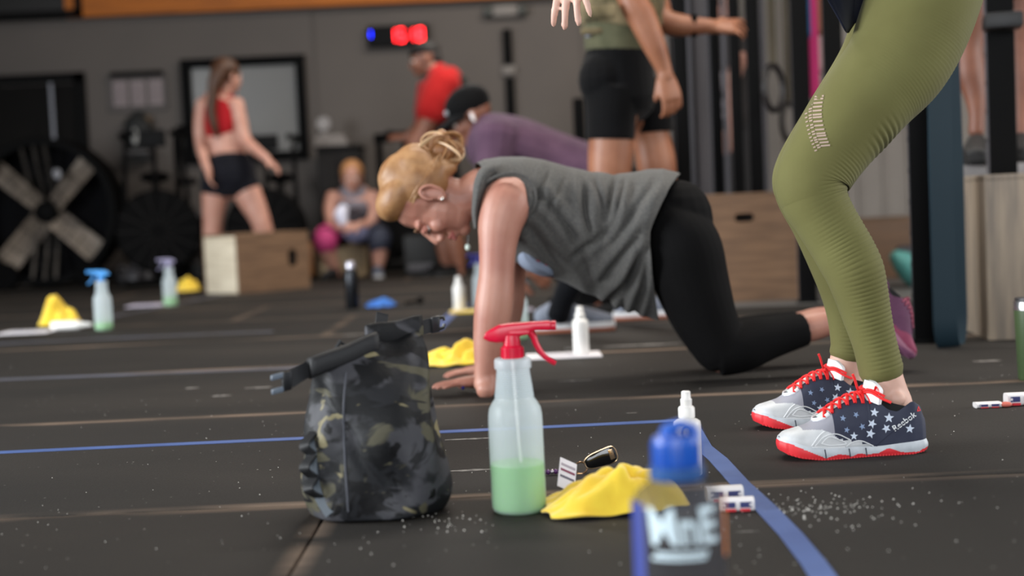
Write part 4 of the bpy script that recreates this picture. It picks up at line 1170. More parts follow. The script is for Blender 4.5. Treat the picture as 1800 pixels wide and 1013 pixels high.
    # ---- printed stars and lettering on the visible side
    if stars:
        for (x, z, r_, ro) in ((.100, .080, .0085, .2), (.074, .069, .0098, .1), (.106, .060, .009, .5), (.080, .050, .0088, .8), (.110, .042, .0095, .3), (.142, .040, .008, .1), (.125, .056, .0065, .9), (.036, .047, .009, .15), (.040, .082, .0075, .4), (.155, .052, .006, .3), (.135, .078, .006, .6), (.16, .073, .006, .2), (.092, .096, .005, .2)):
            vs, fs = star(x, z, r_, ro); pts = []
            for (sx, sz) in vs:
                h_ = local.ray_cast(Vector((sx, .2, sz)), Vector((0, -1, 0)))
                if h_[0] is None: pts = []; break
                pts.append(place @ (h_[0] + h_[1] * (.0006 if h_[1].y > 0 else -.0006)))
            if pts and max(p_[2] for p_ in vs and [(0, 0, q[1]) for q in vs]) < float(lerp_tab(ZT, x)) - .004:
                mb = MB(); mb.add(pts, fs); mb.build('star_print', pal['star'] if r_ > .007 else pal['star2'], shoe, flat=True, recalc=False)
    if text:
        vs, fs = text_mesh(text, .0162, .0002); ang = .56; mb = MB(); pts = []
        for (u_, v_) in vs:
            u2, v2 = u_ * math.cos(ang) - v_ * math.sin(ang), u_ * math.sin(ang) + v_ * math.cos(ang)
            h_ = local.ray_cast(Vector((.046 - u2, .2, .0605 + v2)), Vector((0, -1, 0)))
            pts.append(place @ ((h_[0] if h_[0] is not None else Vector((.046 - u2, .033, .0605 + v2))) + Vector((0, .0008, 0))))
        mb.add(pts, fs); mb.build('lettering', pal['white'], shoe, flat=True, recalc=False)
        mb = MB()
        for k in range(3):
            a_ = [(-.0045, -.004), (.0045, -.004), (0, .0055)]; b_ = [(-.002, -.0022), (.002, -.0022), (0, .002)]; q_ = [a_[k], a_[(k + 1) % 3], b_[(k + 1) % 3], b_[k]]; pts = []
            for (u_, v_) in q_:
                h_ = local.ray_cast(Vector((.0155 - u_, .2, .0815 + v_)), Vector((0, -1, 0)))
                pts.append(place @ ((h_[0] if h_[0] is not None else Vector((.0155 - u_, .024, .0815 + v_))) + Vector((0, .0009, 0))))
            mb.add(pts, [(0, 1, 2, 3)])
        mb.build('emblem', pal['lace'], shoe, flat=True, recalc=False)
    return shoe
def shoe_place(heel, toe_dir, s=1.0):
    f = Vector(toe_dir).normalized(); z = Vector((0, 0, 1)); l = z.cross(f)
    m = Matrix((f, l, z)).transposed().to_4x4() @ Matrix.Scale(s, 4); m.translation = Vector(heel); return m
PAL_FLAG = dict(upper=M('shoe_navy', (48, 54, 82), .7, var=(22, (66, 72, 96)), bump=(500, .2, .0006)), overlay=M('shoe_pale_overlay', (206, 208, 210), .5, var=(30, (188, 190, 192))),
                mesh=M('shoe_grey_mesh', (148, 148, 158), .75, bump=(700, .4, .0006)), mid=M('shoe_midsole', (196, 202, 208), .5, var=(40, (178, 184, 190))), out=M('shoe_red_outsole', (216, 44, 52), .55),
                groove=M('shoe_groove', (60, 64, 74), .7), rib=M('shoe_rib', (222, 224, 226), .45), seam=M('shoe_seam', (34, 38, 58), .7), white=M('shoe_white', (232, 234, 236), .5), tongue2=M('shoe_tongue_pale', (196, 212, 206), .7),
                lace=M('shoe_red_lace', (232, 36, 38), .65, bump=(900, .3, .0005)), sock=M('sock_black', (16, 16, 17), .9), star=M('star_pale', (206, 216, 232), .7), star2=M('star_faded', (132, 152, 186), .7), ribs=True)

# ------------------------------------------------------------------ A: woman in green leggings, standing bent forward
pa = empty('person', G(1540, 790), 'person in ribbed olive green leggings and star print training shoes standing at the right', 'person', 'people training in the gym')
YA, YF = 2.535, 2.86
near_leg = [(1648, -110, 96, 2.63), (1638, -50, 97, 2.62), (1608, 40, 97, 2.61), (1578, 107, 91, 2.60), (1536, 160, 83, 2.59), (1495, 212, 76, 2.58), (1452, 272, 69, 2.57), (1428, 318, 64.5, 2.56), (1432, 350, 59, 2.555),
            (1447, 380, 54, 2.55), (1471, 420, 52.5, 2.545), (1487, 448, 52.5, 2.54), (1502, 478, 51, 2.535), (1514, 518, 46.5, 2.535), (1524, 556, 42, 2.535), (1537, 603, 38, 2.535), (1549, 652, 38.5, 2.535)]
far_leg = [(1640, -110, 92, 2.80), (1606, -10, 92, 2.80), (1560, 110, 84, 2.81), (1482, 220, 72, 2.83), (1424, 300, 61, 2.84), (1420, 336, 57, 2.85), (1440, 392, 48, 2.855), (1461, 440, 47, 2.86), (1482, 495, 45, 2.865), (1492, 548, 39, 2.87), (1493, 600, 32.5, 2.87), (1492, 620, 33, 2.87)]
def ribbed(R, part):
    """knit ribs: real ridges across the back of the calf and the outer thigh"""
    R = R.copy(); n0 = 3; m = len(R)
    C = R.mean(axis=1, keepdims=True); D = R - C; ln = np.linalg.norm(D, axis=2, keepdims=True); U = D / ln
    d = np.concatenate([[0], np.cumsum(np.linalg.norm(np.diff(C[:, 0], axis=0), axis=1))]); tot = d[-1]
    n = R.shape[1]; a = 2 * np.pi * np.arange(n) / n
    back = np.clip((U[:, :, 0] + .10) * 2.0, 0, 1)            # towards the heel side (+x)
    knee = part['knee']
    dk = d - knee
    calf = np.clip((dk - .035) / .06, 0, 1)
    low = np.clip((dk - .17) / .10, 0, 1)
    end = 1 - np.clip((d - (tot - part['cuff'])) / .003, 0, 1)
    maskc = np.maximum(back * calf[:, None], low[:, None] * np.clip((U[:, :, 0] + .75) * 1.6, 0, 1)) * end[:, None]
    thigh = np.clip((-dk - .03) / .05, 0, 1)[:, None] * np.clip((U[:, :, 0] + .55) * 1.4, 0, 1) * .8
    fold = np.exp(-(dk / .035) ** 2)[:, None] * np.clip((U[:, :, 0] - .35) * 3, 0, 1)
    period = .0082
    prof = (np.abs(np.sin(np.pi * d / period)) ** .6 - .6)[:, None]
    prof2 = (np.sin(2 * np.pi * d / .0062))[:, None]
    off = .0016 * prof * maskc + .0005 * prof2 * thigh + .0045 * fold * (np.abs(np.sin(np.pi * d / .013)) - .5)[:, None]
    cuff = np.clip((d - (tot - part['cuff'])) / .002, 0, 1)[:, None] * .0012
    return R + U * (off + cuff)[:, :, None]
leg_mb = MB(); limb(leg_mb, near_leg, n=88, sub=36, ratio=1.02, disp=lambda R: ribbed(R, dict(knee=.475, cuff=.024)))
leg_o = leg_mb.build('leggings', LEG_GREEN, pa, sharp=0)
far_mb = MB(); limb(far_mb, far_leg, n=64, sub=40, ratio=1.02, disp=lambda R: ribbed(R, dict(knee=.475, cuff=.022)))
far_mb.ell(P(1652, -85, 2.70), (.115, .165, .12))
far_mb.build('leggings', LEG_GREEN, pa, sharp=0)
tag(leg_o, 'near leg with openwork panel above the knee')
# openwork slots on the outer thigh
lt = BVHTree.FromPolygons([Vector(v) for v in leg_mb.v], leg_mb.f)
mb = MB()
curve = cr([(1445, 136), (1435, 170), (1431, 202), (1437, 235), (1447, 262)], 14)
for row_, (off, hw_, hh_) in enumerate(((6, 8.0, 2.1), (-6, 2.8, 1.9), (-13, 2.2, 1.7))):
    nslot = (19, 22, 18)[row_]
    for k in range(nslot):
        q = curve[int((k + 1 + row_ * .5) * (len(curve) - 1) / (nslot + 1))]; pts = []
        for dx, dy in ((-hw_, -hh_ * .7 + .8), (hw_, -hh_ * .7 - .8), (hw_, hh_ * .7 - .8), (-hw_, hh_ * .7 + .8)):
            v = ray(q[0] + off + dx, q[1] + dy + row_ * 1.5); h_ = lt.ray_cast(EYE, v.normalized())
            if h_[0] is None: pts = []; break
            pts.append(h_[0] + (h_[1] if h_[1].y < 0 else -h_[1]) * .0014)
        if pts: mb.add(pts, [(0, 1, 2, 3)])
ow = mb.build('openwork_slots', M('openwork_skin', (226, 196, 176), .6), pa, flat=True, recalc=False); ow['kind'] = 'stuff'
# body: one surface, legs inside the leggings, bare ankles, torso, arms and head above the frame
bd = MB()
limb(bd, [(s[0], s[1], s[2] * .90, s[3]) for s in near_leg[:-1]] + [(1553, 668, 35, 2.535), (1560, 692, 36, 2.535, .9), (1568, 718, 37, 2.535, .8), (1560, 750, 36, 2.535, .8)], 24, 5)
limb(bd, [(s[0], s[1], s[2] * .90, s[3]) for s in far_leg[:-1]] + [(1487, 640, 29, 2.87), (1486, 665, 30, 2.87, .9), (1490, 690, 31, 2.87, .8), (1480, 715, 30, 2.87, .8)], 20, 5)
bd.ell(P(1578, 702, 2.50), (.016, .010, .014))
limb(bd, [(1645, -70, 105, 2.71, 1.5), (1600, -190, 98, 2.71, 1.35), (1520, -330, 110, 2.71, 1.4), (1440, -440, 112, 2.71, 1.6), (1375, -510, 60, 2.71, 1.6), (1320, -560, 46, 2.71, 1.1), (1285, -600, 46, 2.71)], 24, 5)
limb(bd, [(1395, -455, 48, 2.55), (1310, -385, 42, 2.53), (1215, -300, 36, 2.55), (1130, -230, 35, 2.57), (1048, -140, 27, 2.57), (1010, -96, 24, 2.56)], 18, 5)
limb(bd, [(1395, -455, 48, 2.90), (1330, -340, 42, 2.95), (1290, -220, 36, 2.95), (1240, -150, 35, 2.90), (1185, -140, 27, 2.86)], 18, 5)
hw_ = P(1010, -94, 2.56)
hand_parts(bd, hw_, (-.12, -.05, -1), (-.55, -.75, .1), thumb=1, curl=(.12, .08, .12, .18, .1), s=.93, spread=.22, thumb_out=.75)
hand_parts(bd, P(1185, -140, 2.86), (-.5, 0, -1), (-.8, .4, .3), thumb=-1, curl=(.2, .2, .25, .3, .2), s=.93)
hc = P(1250, -660, 2.71); Rh = head_parts(bd, hc, (-.75, -.1, -.65), (-.6, 0, .8), 1.0)
fuse(bd, 'body', M('skin_pale', (226, 184, 166), .5, var=(12, (216, 168, 150)), bump=(150, .15, .001), sss=.12), pa, .0042, 7)
eyes(hc, Rh, 1.0, pa)
mb = MB(); mb.ell(head_at(hc, Rh, 1, (-.03, 0, .04)), (.098, .09, .10), Rh); limb(mb, [(1310, -690, 30, 2.71), (1340, -650, 26, 2.71), (1352, -590, 14, 2.71)], 12, 4); mb.build('hair', M('hair_brown', (92, 62, 40), .6, bump=(90, .4, .002)), pa)
# navy training top, hem falling forward in a point at the waist
mb = MB(); rows = []
TS = cr([(1420, -440, 122, 1.55), (1475, -370, 118, 1.45), (1540, -265, 108, 1.45), (1590, -170, 106, 1.45), (1620, -100, 130, 1.52), (1632, -58, 138, 1.48)], 8)
n = 56
C3 = np.array([tuple(P(s[0], s[1], 2.71)) for s in TS]); T3, N3, B3 = frames(C3); Rr = TS[:, 2] * mpp(P(1500, -200, 2.71))
for i in range(len(TS)):
    q = i / (len(TS) - 1); r_ = []
    for k in range(n):
        a_ = 2 * math.pi * k / n
        p = Vector(C3[i]) + Vector(N3[i]) * Rr[i] * math.cos(a_) + Vector(B3[i]) * Rr[i] * TS[i, 3] * math.sin(a_)
        p += Vector(T3[i]) * .006 * math.sin(5 * a_) * q
        r_.append(p)
    rows.append(r_)
tip = P(1487, 52, 2.72)
last = rows[-1]
for e in range(1, 9):   # hanging front flap
    q = e / 8; r_ = []
    for k in range(n):
        p = last[k].copy(); fr = max(0.0, 1 - abs(p.x - P(1500, -40, 2.71).x) / .16)
        fwd_ = max(0.0, (Vector(C3[-1]).x - p.x) / .12); wgt = min(1, fwd_) ** 1.5
        p = p.lerp(tip + Vector(((p.x - tip.x) * .35, (p.y - 2.71) * .25, (p.z - tip.z) * .02 + .03 * abs(p.y - 2.71))), q * wgt * .96)
        p.z -= .012 * q * (1 - wgt)
        r_.append(p)
    rows.append(r_)
mb.grid([[tuple(p) for p in r_] for r_ in rows], cap=False)
o = mb.build('training_top', NAVY, pa, sharp=0); so = o.modifiers.new('thickness', 'SOLIDIFY'); so.thickness = .003
# front hem point hanging away from the hip
rows = []
for i in range(-8, 13):
    if i < 0:
        q = (i + 8) / 8; xl, xr, py = 1418 + (1405 - 1418) * q, 1470 + (1560 - 1470) * q, -400 + 325 * q; q = 0
    else:
        q = i / 12; xl = 1405 + (1484 - 1405) * q ** .9; xr = 1560 + (1492 - 1560) * q ** 1.25; py = -75 + 128 * q
    rows.append([tuple(P(xl + (xr - xl) * j / 12, py + 5 * math.sin(3.1 * j / 12) * q, 2.57 + .17 * j / 12 + .016 * math.sin(j * .9 + 2 * q) * (1 - .4 * q))) for j in range(13)])
mb = MB(); mb.grid(rows, closed_u=False); fh = mb.build('hanging_hem', NAVY, o, sharp=0); so = fh.modifiers.new('thickness', 'SOLIDIFY'); so.thickness = .003
heelA = G(1630, 795); toeA = G(1385, 808)
da = (toeA - heelA).normalized()
make_shoe(pa, shoe_place(heelA + Vector((0, .02, 0)), da), PAL_FLAG, 'Reebok')
toeF = G(1338, 757); dF = Vector((-1, -.10, 0)).normalized()
make_shoe(pa, shoe_place(Vector((toeF.x, toeF.y, 0)) - dF * .264 + Vector((0, .03, 0)), dF), PAL_FLAG, None)
# ------------------------------------------------------------------ B: woman in grey shirt on hands and knees
pb = empty('person', G(1000, 690), 'person with blond bun, grey sleeveless shirt and black capri leggings on hands and knees', 'person', 'people training in the gym')
bd = MB()
YN, YM, YR = 3.55, 3.72, 3.90
# near arm, straight, palm on the floor
limb(bd, [(908, 334, 28, 3.60, 1.0), (894, 352, 45, 3.575, .9), (880, 392, 40, 3.56), (875, 435, 33.5, 3.55), (873, 480, 31.5, 3.545), (870, 520, 34, 3.54), (866, 555, 33.5, 3.54), (860, 600, 28.5, 3.54), (855, 638, 22, 3.54), (852, 664, 18.5, 3.54), (850, 678, 18, 3.54)], 20, 6)
bd.ell(P(876, 520, 3.525), (.022, .03, .028)); bd.ell(P(902, 345, 3.585), (.052, .055, .056))
wn = G(856, 690) + Vector((0, 0, .034))
hand_parts(bd, wn, (-.96, -.22, -.03), (-.02, 0, 1), thumb=1, curl=(.10, .09, .09, .10, .1), s=.88, spread=.16, thumb_out=.6)
limb(bd, [(853, 655, 20, 3.545), (856, 676, 20, 3.535), (853, 688, 17, 3.52)], 14, 4)
# far arm
limb(bd, [(912, 330, 32, 3.83), (905, 365, 42, 3.88), (898, 430, 32, 3.9), (894, 500, 29, 3.9), (893, 535, 29, 3.9), (886, 580, 25, 3.9), (873, 625, 18, 3.9), (866, 650, 16, 3.9)], 16, 5)
wf = G(868, 667) + Vector((0, 0, .030))
hand_parts(bd, wf, (-.97, -.1, -.03), (0, 0, 1), thumb=-1, curl=(.10, .09, .09, .10, .1), s=.88, spread=.15, thumb_out=.55)
# trunk, neck
limb(bd, [(845, 335, 38, YM, 1.2), (880, 338, 50, YM, 1.55), (940, 352, 56, YM, 1.30), (1010, 358, 50, YM, 1.35), (1080, 360, 46, YM, 1.45), (1150, 368, 54, YM, 1.7), (1195, 380, 54, YM, 1.9)], 24, 6)
limb(bd, [(790, 348, 37, YM), (815, 352, 36, YM), (845, 338, 42, YM), (872, 335, 50, YM, 1.2)], 18, 5)
near_t = [(1168, 372, 40, 3.64, 1.0), (1184, 398, 56, 3.62, 1.05), (1204, 436, 64.5, 3.61, 1.05), (1218, 492, 63, 3.61), (1238, 552, 56, 3.61), (1258, 596, 50, 3.61), (1270, 618, 46, 3.61)]
near_s = [(1262, 616, 46.5, 3.61), (1300, 611, 45, 3.61), (1335, 599, 41, 3.62), (1370, 590, 35, 3.63), (1414, 579, 29.5, 3.645)]
far_t = [(1160, 370, 40, 3.80, 1.0), (1175, 396, 54, 3.83, 1.05), (1190, 434, 60, 3.84), (1205, 492, 58, 3.85), (1226, 548, 52, 3.85), (1246, 588, 46, 3.85), (1258, 606, 43, 3.85)]
far_s = [(1254, 606, 43, 3.85), (1290, 602, 42, 3.85), (1325, 592, 38, 3.86), (1365, 582, 33, 3.87), (1402, 574, 28, 3.88)]
limb(bd, [(s[0], s[1], s[2] * .88, s[3]) for s in near_t], 18, 5)
limb(bd, [(s[0], s[1], s[2] * .88, s[3]) for s in near_s[:-1]] + [(1405, 580, 26, 3.645), (1428, 574, 26.5, 3.65), (1465, 565, 22.5, 3.66), (1505, 562, 18, 3.68), (1540, 566, 18, 3.69), (1565, 585, 18, 3.70)], 18, 5)
limb(bd, [(s[0], s[1], s[2] * .88, s[3]) for s in far_t], 16, 5)
limb(bd, [(s[0], s[1], s[2] * .88, s[3]) for s in far_s] + [(1440, 562, 22, 3.89), (1490, 556, 17, 3.90), (1530, 562, 16, 3.91)], 16, 5)
hs = 1.07
hcB = P(757, 348, YM); uB = Vector((-.985, .02, .17)); fB = Vector((-.17, -.03, -.985))
RB = head_parts(bd, hcB, fB, uB, hs)
fuse(bd, 'body', SKINW, pb, .0038, 6)
eyes(hcB, RB, hs, pb)
def hp(*p): return head_at(hcB, RB, hs, p)
# lowered lid, lips, ear stud and pendant necklace
mb = MB()
for sgn in (-1, 1):
    mb.ell(hp(.0790, .031 * sgn, .0022), (.0132 * hs, .0150 * hs, .0118 * hs), RB, 12, 8)
mb.build('eyelid', M('lid_skin', (198, 132, 116), .55), pb)
mb = MB()
for sgn in (-1, 1): mb.tube([hp(.086, .016 * sgn, -.008), hp(.0925, .030 * sgn, -.0105), hp(.083, .045 * sgn, -.007)], .0022, 6)
mb.build('eyelashes', M('lash_dark', (50, 36, 32), .7), pb)['kind'] = 'stuff'
mb = MB()
for z, r_ in ((-.0615, .0075), (-.0725, .0082)):
    mb.tube([hp(.080, -.024, -.067), hp(.093, -.010, z), hp(.094, 0, z - .001), hp(.093, .010, z), hp(.080, .024, -.067)], [.003, r_ * .8, r_ * .85, r_ * .8, .003], 8)
mb.build('lips', M('lip_pink', (176, 104, 98), .4), pb)
# outer ear on the visible side
eR = RB @ Matrix.Rotation(.25, 3, 'Y')
for sgn in (1, -1):
    mb = MB(); pts = []
    for k in range(16):
        a_ = math.radians(-60 + 250 * k / 15); pts.append(hp(-.010 + .017 * math.cos(a_) * -1 * (.9 if math.sin(a_) < 0 else 1.0), sgn * (.084 + .006 * math.sin(a_ * .5)), -.008 + .029 * math.sin(a_)))
    mb.tube(pts, [.0042 * hs] * 14 + [.004, .003], 8); mb.ell(hp(.0, sgn * .083, -.033), (.008, .005, .010), eR, 10, 8)
    mb.build('ear_rim', SKINW, pb)
mb = MB(); mb.ell(hp(.002, .090, -.036), (.005, .005, .005)); mb.build('ear_stud', M('silver', (226, 226, 222), .2, metal=.8), pb)
nk0, nk1 = P(838, 350, YM - .06), P(822, 432, YM)
mb = MB(); A = cr([tuple(P(842, 318, YM - .07)), tuple(P(826, 352, YM - .045)), tuple(P(824, 392, YM - .01)), tuple(nk1)], 8); mb.tube([Vector(q) for q in A], .0011, 6)
A = cr([tuple(P(842, 318, YM + .07)), tuple(P(828, 360, YM + .045)), tuple(P(824, 395, YM + .01)), tuple(nk1)], 8); mb.tube([Vector(q) for q in A], .0011, 6)
nk = mb.build('necklace', M('silver', (226, 226, 222), .2, metal=.8), pb)
mb = MB(); mb.ell(nk1 - Vector((0, 0, .004)), (.0075, .0075, .0095)); mb.build('pendant', M('pendant_pale', (206, 224, 214), .15), nk)
mb = MB(); mb.lathe([(.0105, -.003), (.0112, 0), (.0105, .003)], wn + Vector((-.062, -.034, -.008)), 16, rot=Matrix.Rotation(math.pi / 2, 3, 'Y'), cap=False); mb.build('blue_ring', M('ring_blue', (40, 50, 150), .3), pb)
# hair: cap, combed strands and a loose bun
HB = M('hair_blond', (206, 156, 106), .5, var=(24, (168, 116, 70), (1, 1, 1)), bump=(220, .4, .001)); HB2 = M('hair_blond_light', (224, 188, 146), .45); HB3 = M('hair_blond_dark', (170, 114, 66), .5)
bun = hp(-.116, .0, -.012)
mb = MB()
limbw(mb, [(*hp(-.05, 0, .095), .060 * hs, .062 * hs), (*hp(-.032, 0, .05), .088 * hs, .0835 * hs), (*hp(-.045, 0, .01), .080 * hs, .080 * hs), (*hp(-.075, 0, -.02), .045 * hs, .062 * hs), (*hp(-.085, 0, -.045), .02, .04)], 28, 6)
mb.ell(hp(.014, 0, .080), (.066 * hs, .0825 * hs, .044 * hs), RB @ Matrix.Rotation(-.58, 3, 'Y'), 24, 14)
mb.ell(hp(.0, 0, .077), (.080 * hs, .0835 * hs, .050 * hs), RB @ Matrix.Rotation(-.58, 3, 'Y'), 28, 16)
mb.ell(hp(-.062, 0, .045), (.074 * hs, .076 * hs, .066 * hs), RB)
cap_ = fuse(mb, 'hair', HB, pb, .004, 22)
cap_bv = BVHTree.FromPolygons([v.co.copy() for v in cap_.data.vertices], [tuple(p.vertices) for p in cap_.data.polygons])
hair_mid = hp(-.03, 0, .03)
def strand_set(nm, mat, count, seed, rad):
    r_ = random.Random(seed); m_ = MB()
    for i in range(count):
        th = r_.uniform(-1.75, 1.75)                      # around the hairline: 0 = middle of the forehead
        y0 = math.sin(th) * .072; 
        if abs(th) < 1.0: s0 = (.080 - .022 * th * th, y0, .068 - .012 * abs(th))
        else: s0 = (.060 - .085 * (abs(th) - 1.0), math.copysign(.076, th), .062 - .055 * (abs(th) - 1.0))
        pts = []
        for k in range(7):
            q = k / 6; b_ = Vector(s0).lerp(Vector((-.105, .012 * math.sin(th * 2), .000)), q)
            w_ = hp(*b_); dr = (w_ - hair_mid).normalized(); hit = cap_bv.ray_cast(hair_mid + dr * .4, -dr)
            if hit[0] is not None: w_ = hit[0] + dr * (.0004 + .0012 * r_.random() * math.sin(q * 3.14))
            pts.append(tuple(w_))
        A = cr(pts, 3); m_.tube([Vector(q) for q in A], [rad * (.6 + .5 * math.sin(math.pi * k / (len(A) - 1))) for k in range(len(A))], 5, ratio=.5)
    o_ = m_.build(nm, mat, cap_); o_['kind'] = 'stuff'
strand_set('hair_strands', HB, 190, 1, .0021); strand_set('hair_strands', HB2, 90, 2, .0017); strand_set('hair_strands', HB3, 90, 3, .0018)
for j, (mat_, cnt) in enumerate(((HB, 22), (HB2, 7), (HB3, 13))):
    m_ = MB(); r_ = random.Random(20 + j)
    for i in range(cnt):
        a0 = r_.uniform(0, 6.28); R3 = Matrix.Rotation(r_.uniform(-.7, .7), 3, 'X') @ Matrix.Rotation(r_.uniform(-.6, .6), 3, 'Z'); ra = r_.uniform(.026, .056); rb = r_.uniform(.022, .050)
        off = Vector((r_.uniform(-.018, .018), r_.uniform(-.03, .03), r_.uniform(-.014, .014)))
        pts = [bun + Vector((.004, 0, .010)) + off + R3 @ Vector((ra * math.cos(a0 + k * .42), .006 * math.sin(k * .7), rb * math.sin(a0 + k * .42))) for k in range(r_.choice((11, 14, 16)))]
        A = cr([tuple(p) for p in pts], 3); m_.tube([Vector(q) for q in A], [.0058 * (.35 + .65 * math.sin(math.pi * min(.98, max(.02, k / (len(A) - 1))))) for k in range(len(A))], 7, ratio=.55)
    o_ = m_.build('bun_coil', mat_, cap_); o_['kind'] = 'stuff'
mb = MB(); mb.ell(bun + Vector((0, 0, .005)), (.040, .042, .036)); mb.build('bun_core', HB3, cap_)
mb = MB(); mb.lathe([(.026, -.006), (.031, 0), (.026, .006)], bun.lerp(hp(-.06, 0, .01), .5), 20, rot=RB @ Matrix.Rotation(-1.0, 3, 'Y'), cap=False); mb.build('hair_tie', M('hair_tie_purple', (70, 52, 96), .7), cap_)
# grey sleeveless shirt, loft with gathered folds and a slanting hem
ytop = [(820, 300), (836, 288), (850, 281), (880, 277), (920, 278), (960, 284), (1000, 294), (1040, 304), (1080, 309), (1110, 305), (1140, 299), (1165, 298), (1190, 304), (1202, 310)]
ybot = [(820, 352), (850, 380), (880, 432), (905, 458), (930, 470), (958, 477), (985, 492), (1020, 508), (1060, 525), (1100, 543), (1130, 555), (1160, 564), (1200, 568)]
hd = [(820, .10), (845, .135), (880, .17), (930, .175), (1000, .160), (1060, .160), (1110, .182), (1150, .205), (1200, .215)]
CREASES = [(1022, 322, 1036, 405, .013, 6), (1046, 318, 1060, 372, .010, 4.5), (1076, 316, 1070, 370, .010, 4.5), (1098, 316, 1086, 372, .009, 4.5), (1176, 345, 1098, 510, .015, 9), (1132, 405, 1060, 492, .016, 8),
           (1108, 486, 1062, 540, .013, 7), (944, 338, 1030, 432, .012, 8), (1150, 320, 1080, 430, .009, 7), (960, 300, 938, 372, .010, 6), (988, 310, 965, 372, .008, 5), (1146, 420, 1118, 545, .012, 7), (1124, 440, 1092, 536, .010, 7),
           (925, 395, 990, 478, .010, 9), (1000, 400, 1046, 505, .008, 9), (1010, 450, 1075, 400, .010, 6)]
n = 150; m_ = 130; rows = []
for i in range(m_):
    t = i / (m_ - 1); r_ = []
    for k in range(n):
        a_ = 2 * math.pi * k / n; sn, cs = math.sin(a_), math.cos(a_)
        x0 = 836 + 14 * max(0, -cs) + 62 * max(0, -sn) ** 1.3
        x1 = 1143 + 52 * max(0, sn) ** 1.1 + 15 * max(0, -sn) ** 1.5
        px = x0 + (x1 - x0) * t
        yt, yb = float(lerp_tab(ytop, px)), float(lerp_tab(ybot, px))
        cy = yt + (yb - yt) * .42; up = cy - yt; dn = yb - cy
        ss = math.copysign(abs(sn) ** .82, sn); cc = math.copysign(abs(cs) ** .82, cs)
        py = cy - ss * (up if sn > 0 else dn)
        d_ = float(lerp_tab(hd, px)) * cc * (1 - .50 * max(0, -sn) ** 1.2)
        # folds
        f = 0.0; tp = 1 - .75 * max(0, sn) ** 3
        gx = math.exp(-((px - 1062) / 62) ** 2) * math.exp(-((py - 345) / 42) ** 2)
        f += .010 * gx * math.sin((px - 1000) / 6.8 + (py - 330) * .02) * tp
        for (xa, ya, xb, yb2, A_, wd) in CREASES:
            lx, ly = xb - xa, yb2 - ya; L2 = math.hypot(lx, ly); s_ = ((px - xa) * lx + (py - ya) * ly) / L2; d2 = ((px - xa) * ly - (py - ya) * lx) / L2
            if abs(d2) > 5 * wd or s_ < -25 or s_ > L2 + 25: continue
            e_ = 1 / (1 + math.exp(-(s_ + 2) / 6)) / (1 + math.exp((s_ - L2 - 2) / 8))
            f += A_ * e_ * (-math.exp(-(d2 / wd) ** 2) + .75 * math.exp(-((d2 - 1.9 * wd) / wd) ** 2) + .55 * math.exp(-((d2 + 1.9 * wd) / wd) ** 2)) * tp
        f += .0016 * math.sin(px / 21 + 2 * math.sin(py / 37)) * tp + .0012 * math.sin(py / 13 + px / 31)
        p = P(px, py, YM + d_); 
        nrm = Vector((0, cc * 1.0, ss)); nrm.normalize()
        p = p + nrm * f
        r_.append(tuple(p))
    rows.append(r_)
mb = MB(); mb.grid(rows, cap=False)
o = mb.build('sleeveless_shirt', GREYC, pb, sharp=0); so = o.modifiers.new('thickness', 'SOLIDIFY'); so.thickness = .0028; so.offset = 1
# armhole hem band following the deltoid and the printed graphic on the chest
mb = MB(); A = cr([tuple(P(*q)) for q in ((842, 392, 3.575), (838, 345, 3.56), (858, 318, 3.545), (895, 305, 3.54), (925, 312, 3.54), (941, 336, 3.54), (938, 366, 3.54), (922, 384, 3.56))], 6)
mb.tube([Vector(q) for q in A], .0042, 8, ratio=.7); mb.build('armhole_hem', GREYC, o)
sp_ = cr([(872, 296, 3.555, 11), (855, 304, 3.545, 13), (845, 322, 3.535, 12), (839, 348, 3.535, 9), (836, 374, 3.545, 7), (837, 402, 3.565, 4)], 6); rows = []
for i, (px, py, Y, w_) in enumerate(sp_):
    nx_ = sp_[min(i + 1, len(sp_) - 1)]; pv_ = sp_[max(i - 1, 0)]; tx, ty = nx_[0] - pv_[0], nx_[1] - pv_[1]; l_ = math.hypot(tx, ty); ux_, uy_ = -ty / l_, tx / l_
    rows.append([tuple(P(px + ux_ * w_ * a_, py + uy_ * w_ * a_, Y + .03 * a_ * a_ + b_)) for a_, b_ in ((-1, 0), (-.5, 0), (0, 0), (.5, 0), (1, 0), (1, .006), (0, .007), (-1, .006))])
mb = MB(); mb.grid(rows); mb.build('shoulder_strap', GREYC, o, sharp=0)
mb = MB(); limbw(mb, [(*P(918, 432, 3.70), .02, .05), (*P(928, 452, 3.70), .030, .07), (*P(946, 464, 3.72), .028, .07), (*P(962, 474, 3.74), .018, .05)], 14, 5); mb.build('shirt_front', M('shirt_front_pale', (150, 162, 184), .85), o)
for k, q in enumerate(((945, 458, 3.645), (956, 466, 3.655), (951, 470, 3.66))):
    mb = MB(); mb.ell(P(*q), (.011, .006, .006)); mb.build('chest_print', M('print_maroon', (120, 44, 58), .8), o)
# capri leggings
mb = MB(); limb(mb, near_t, 26, 6); limb(mb, near_s, 26, 6, caps=False)
limb(mb, far_t, 22, 6); limb(mb, far_s, 22, 6, caps=False)
mb.ell(P(1188, 380, YM), (.090, .170, .098)); mb.ell(P(1196, 388, 3.63), (.088, .085, .108)); mb.ell(P(1186, 386, 3.82), (.088, .09, .105))
limb(mb, [(1120, 366, 38, YM, 2.0), (1160, 370, 48, YM, 2.2)], 22, 6)
fuse(mb, 'capri_leggings', BLACKC, pb, .0045, 7)
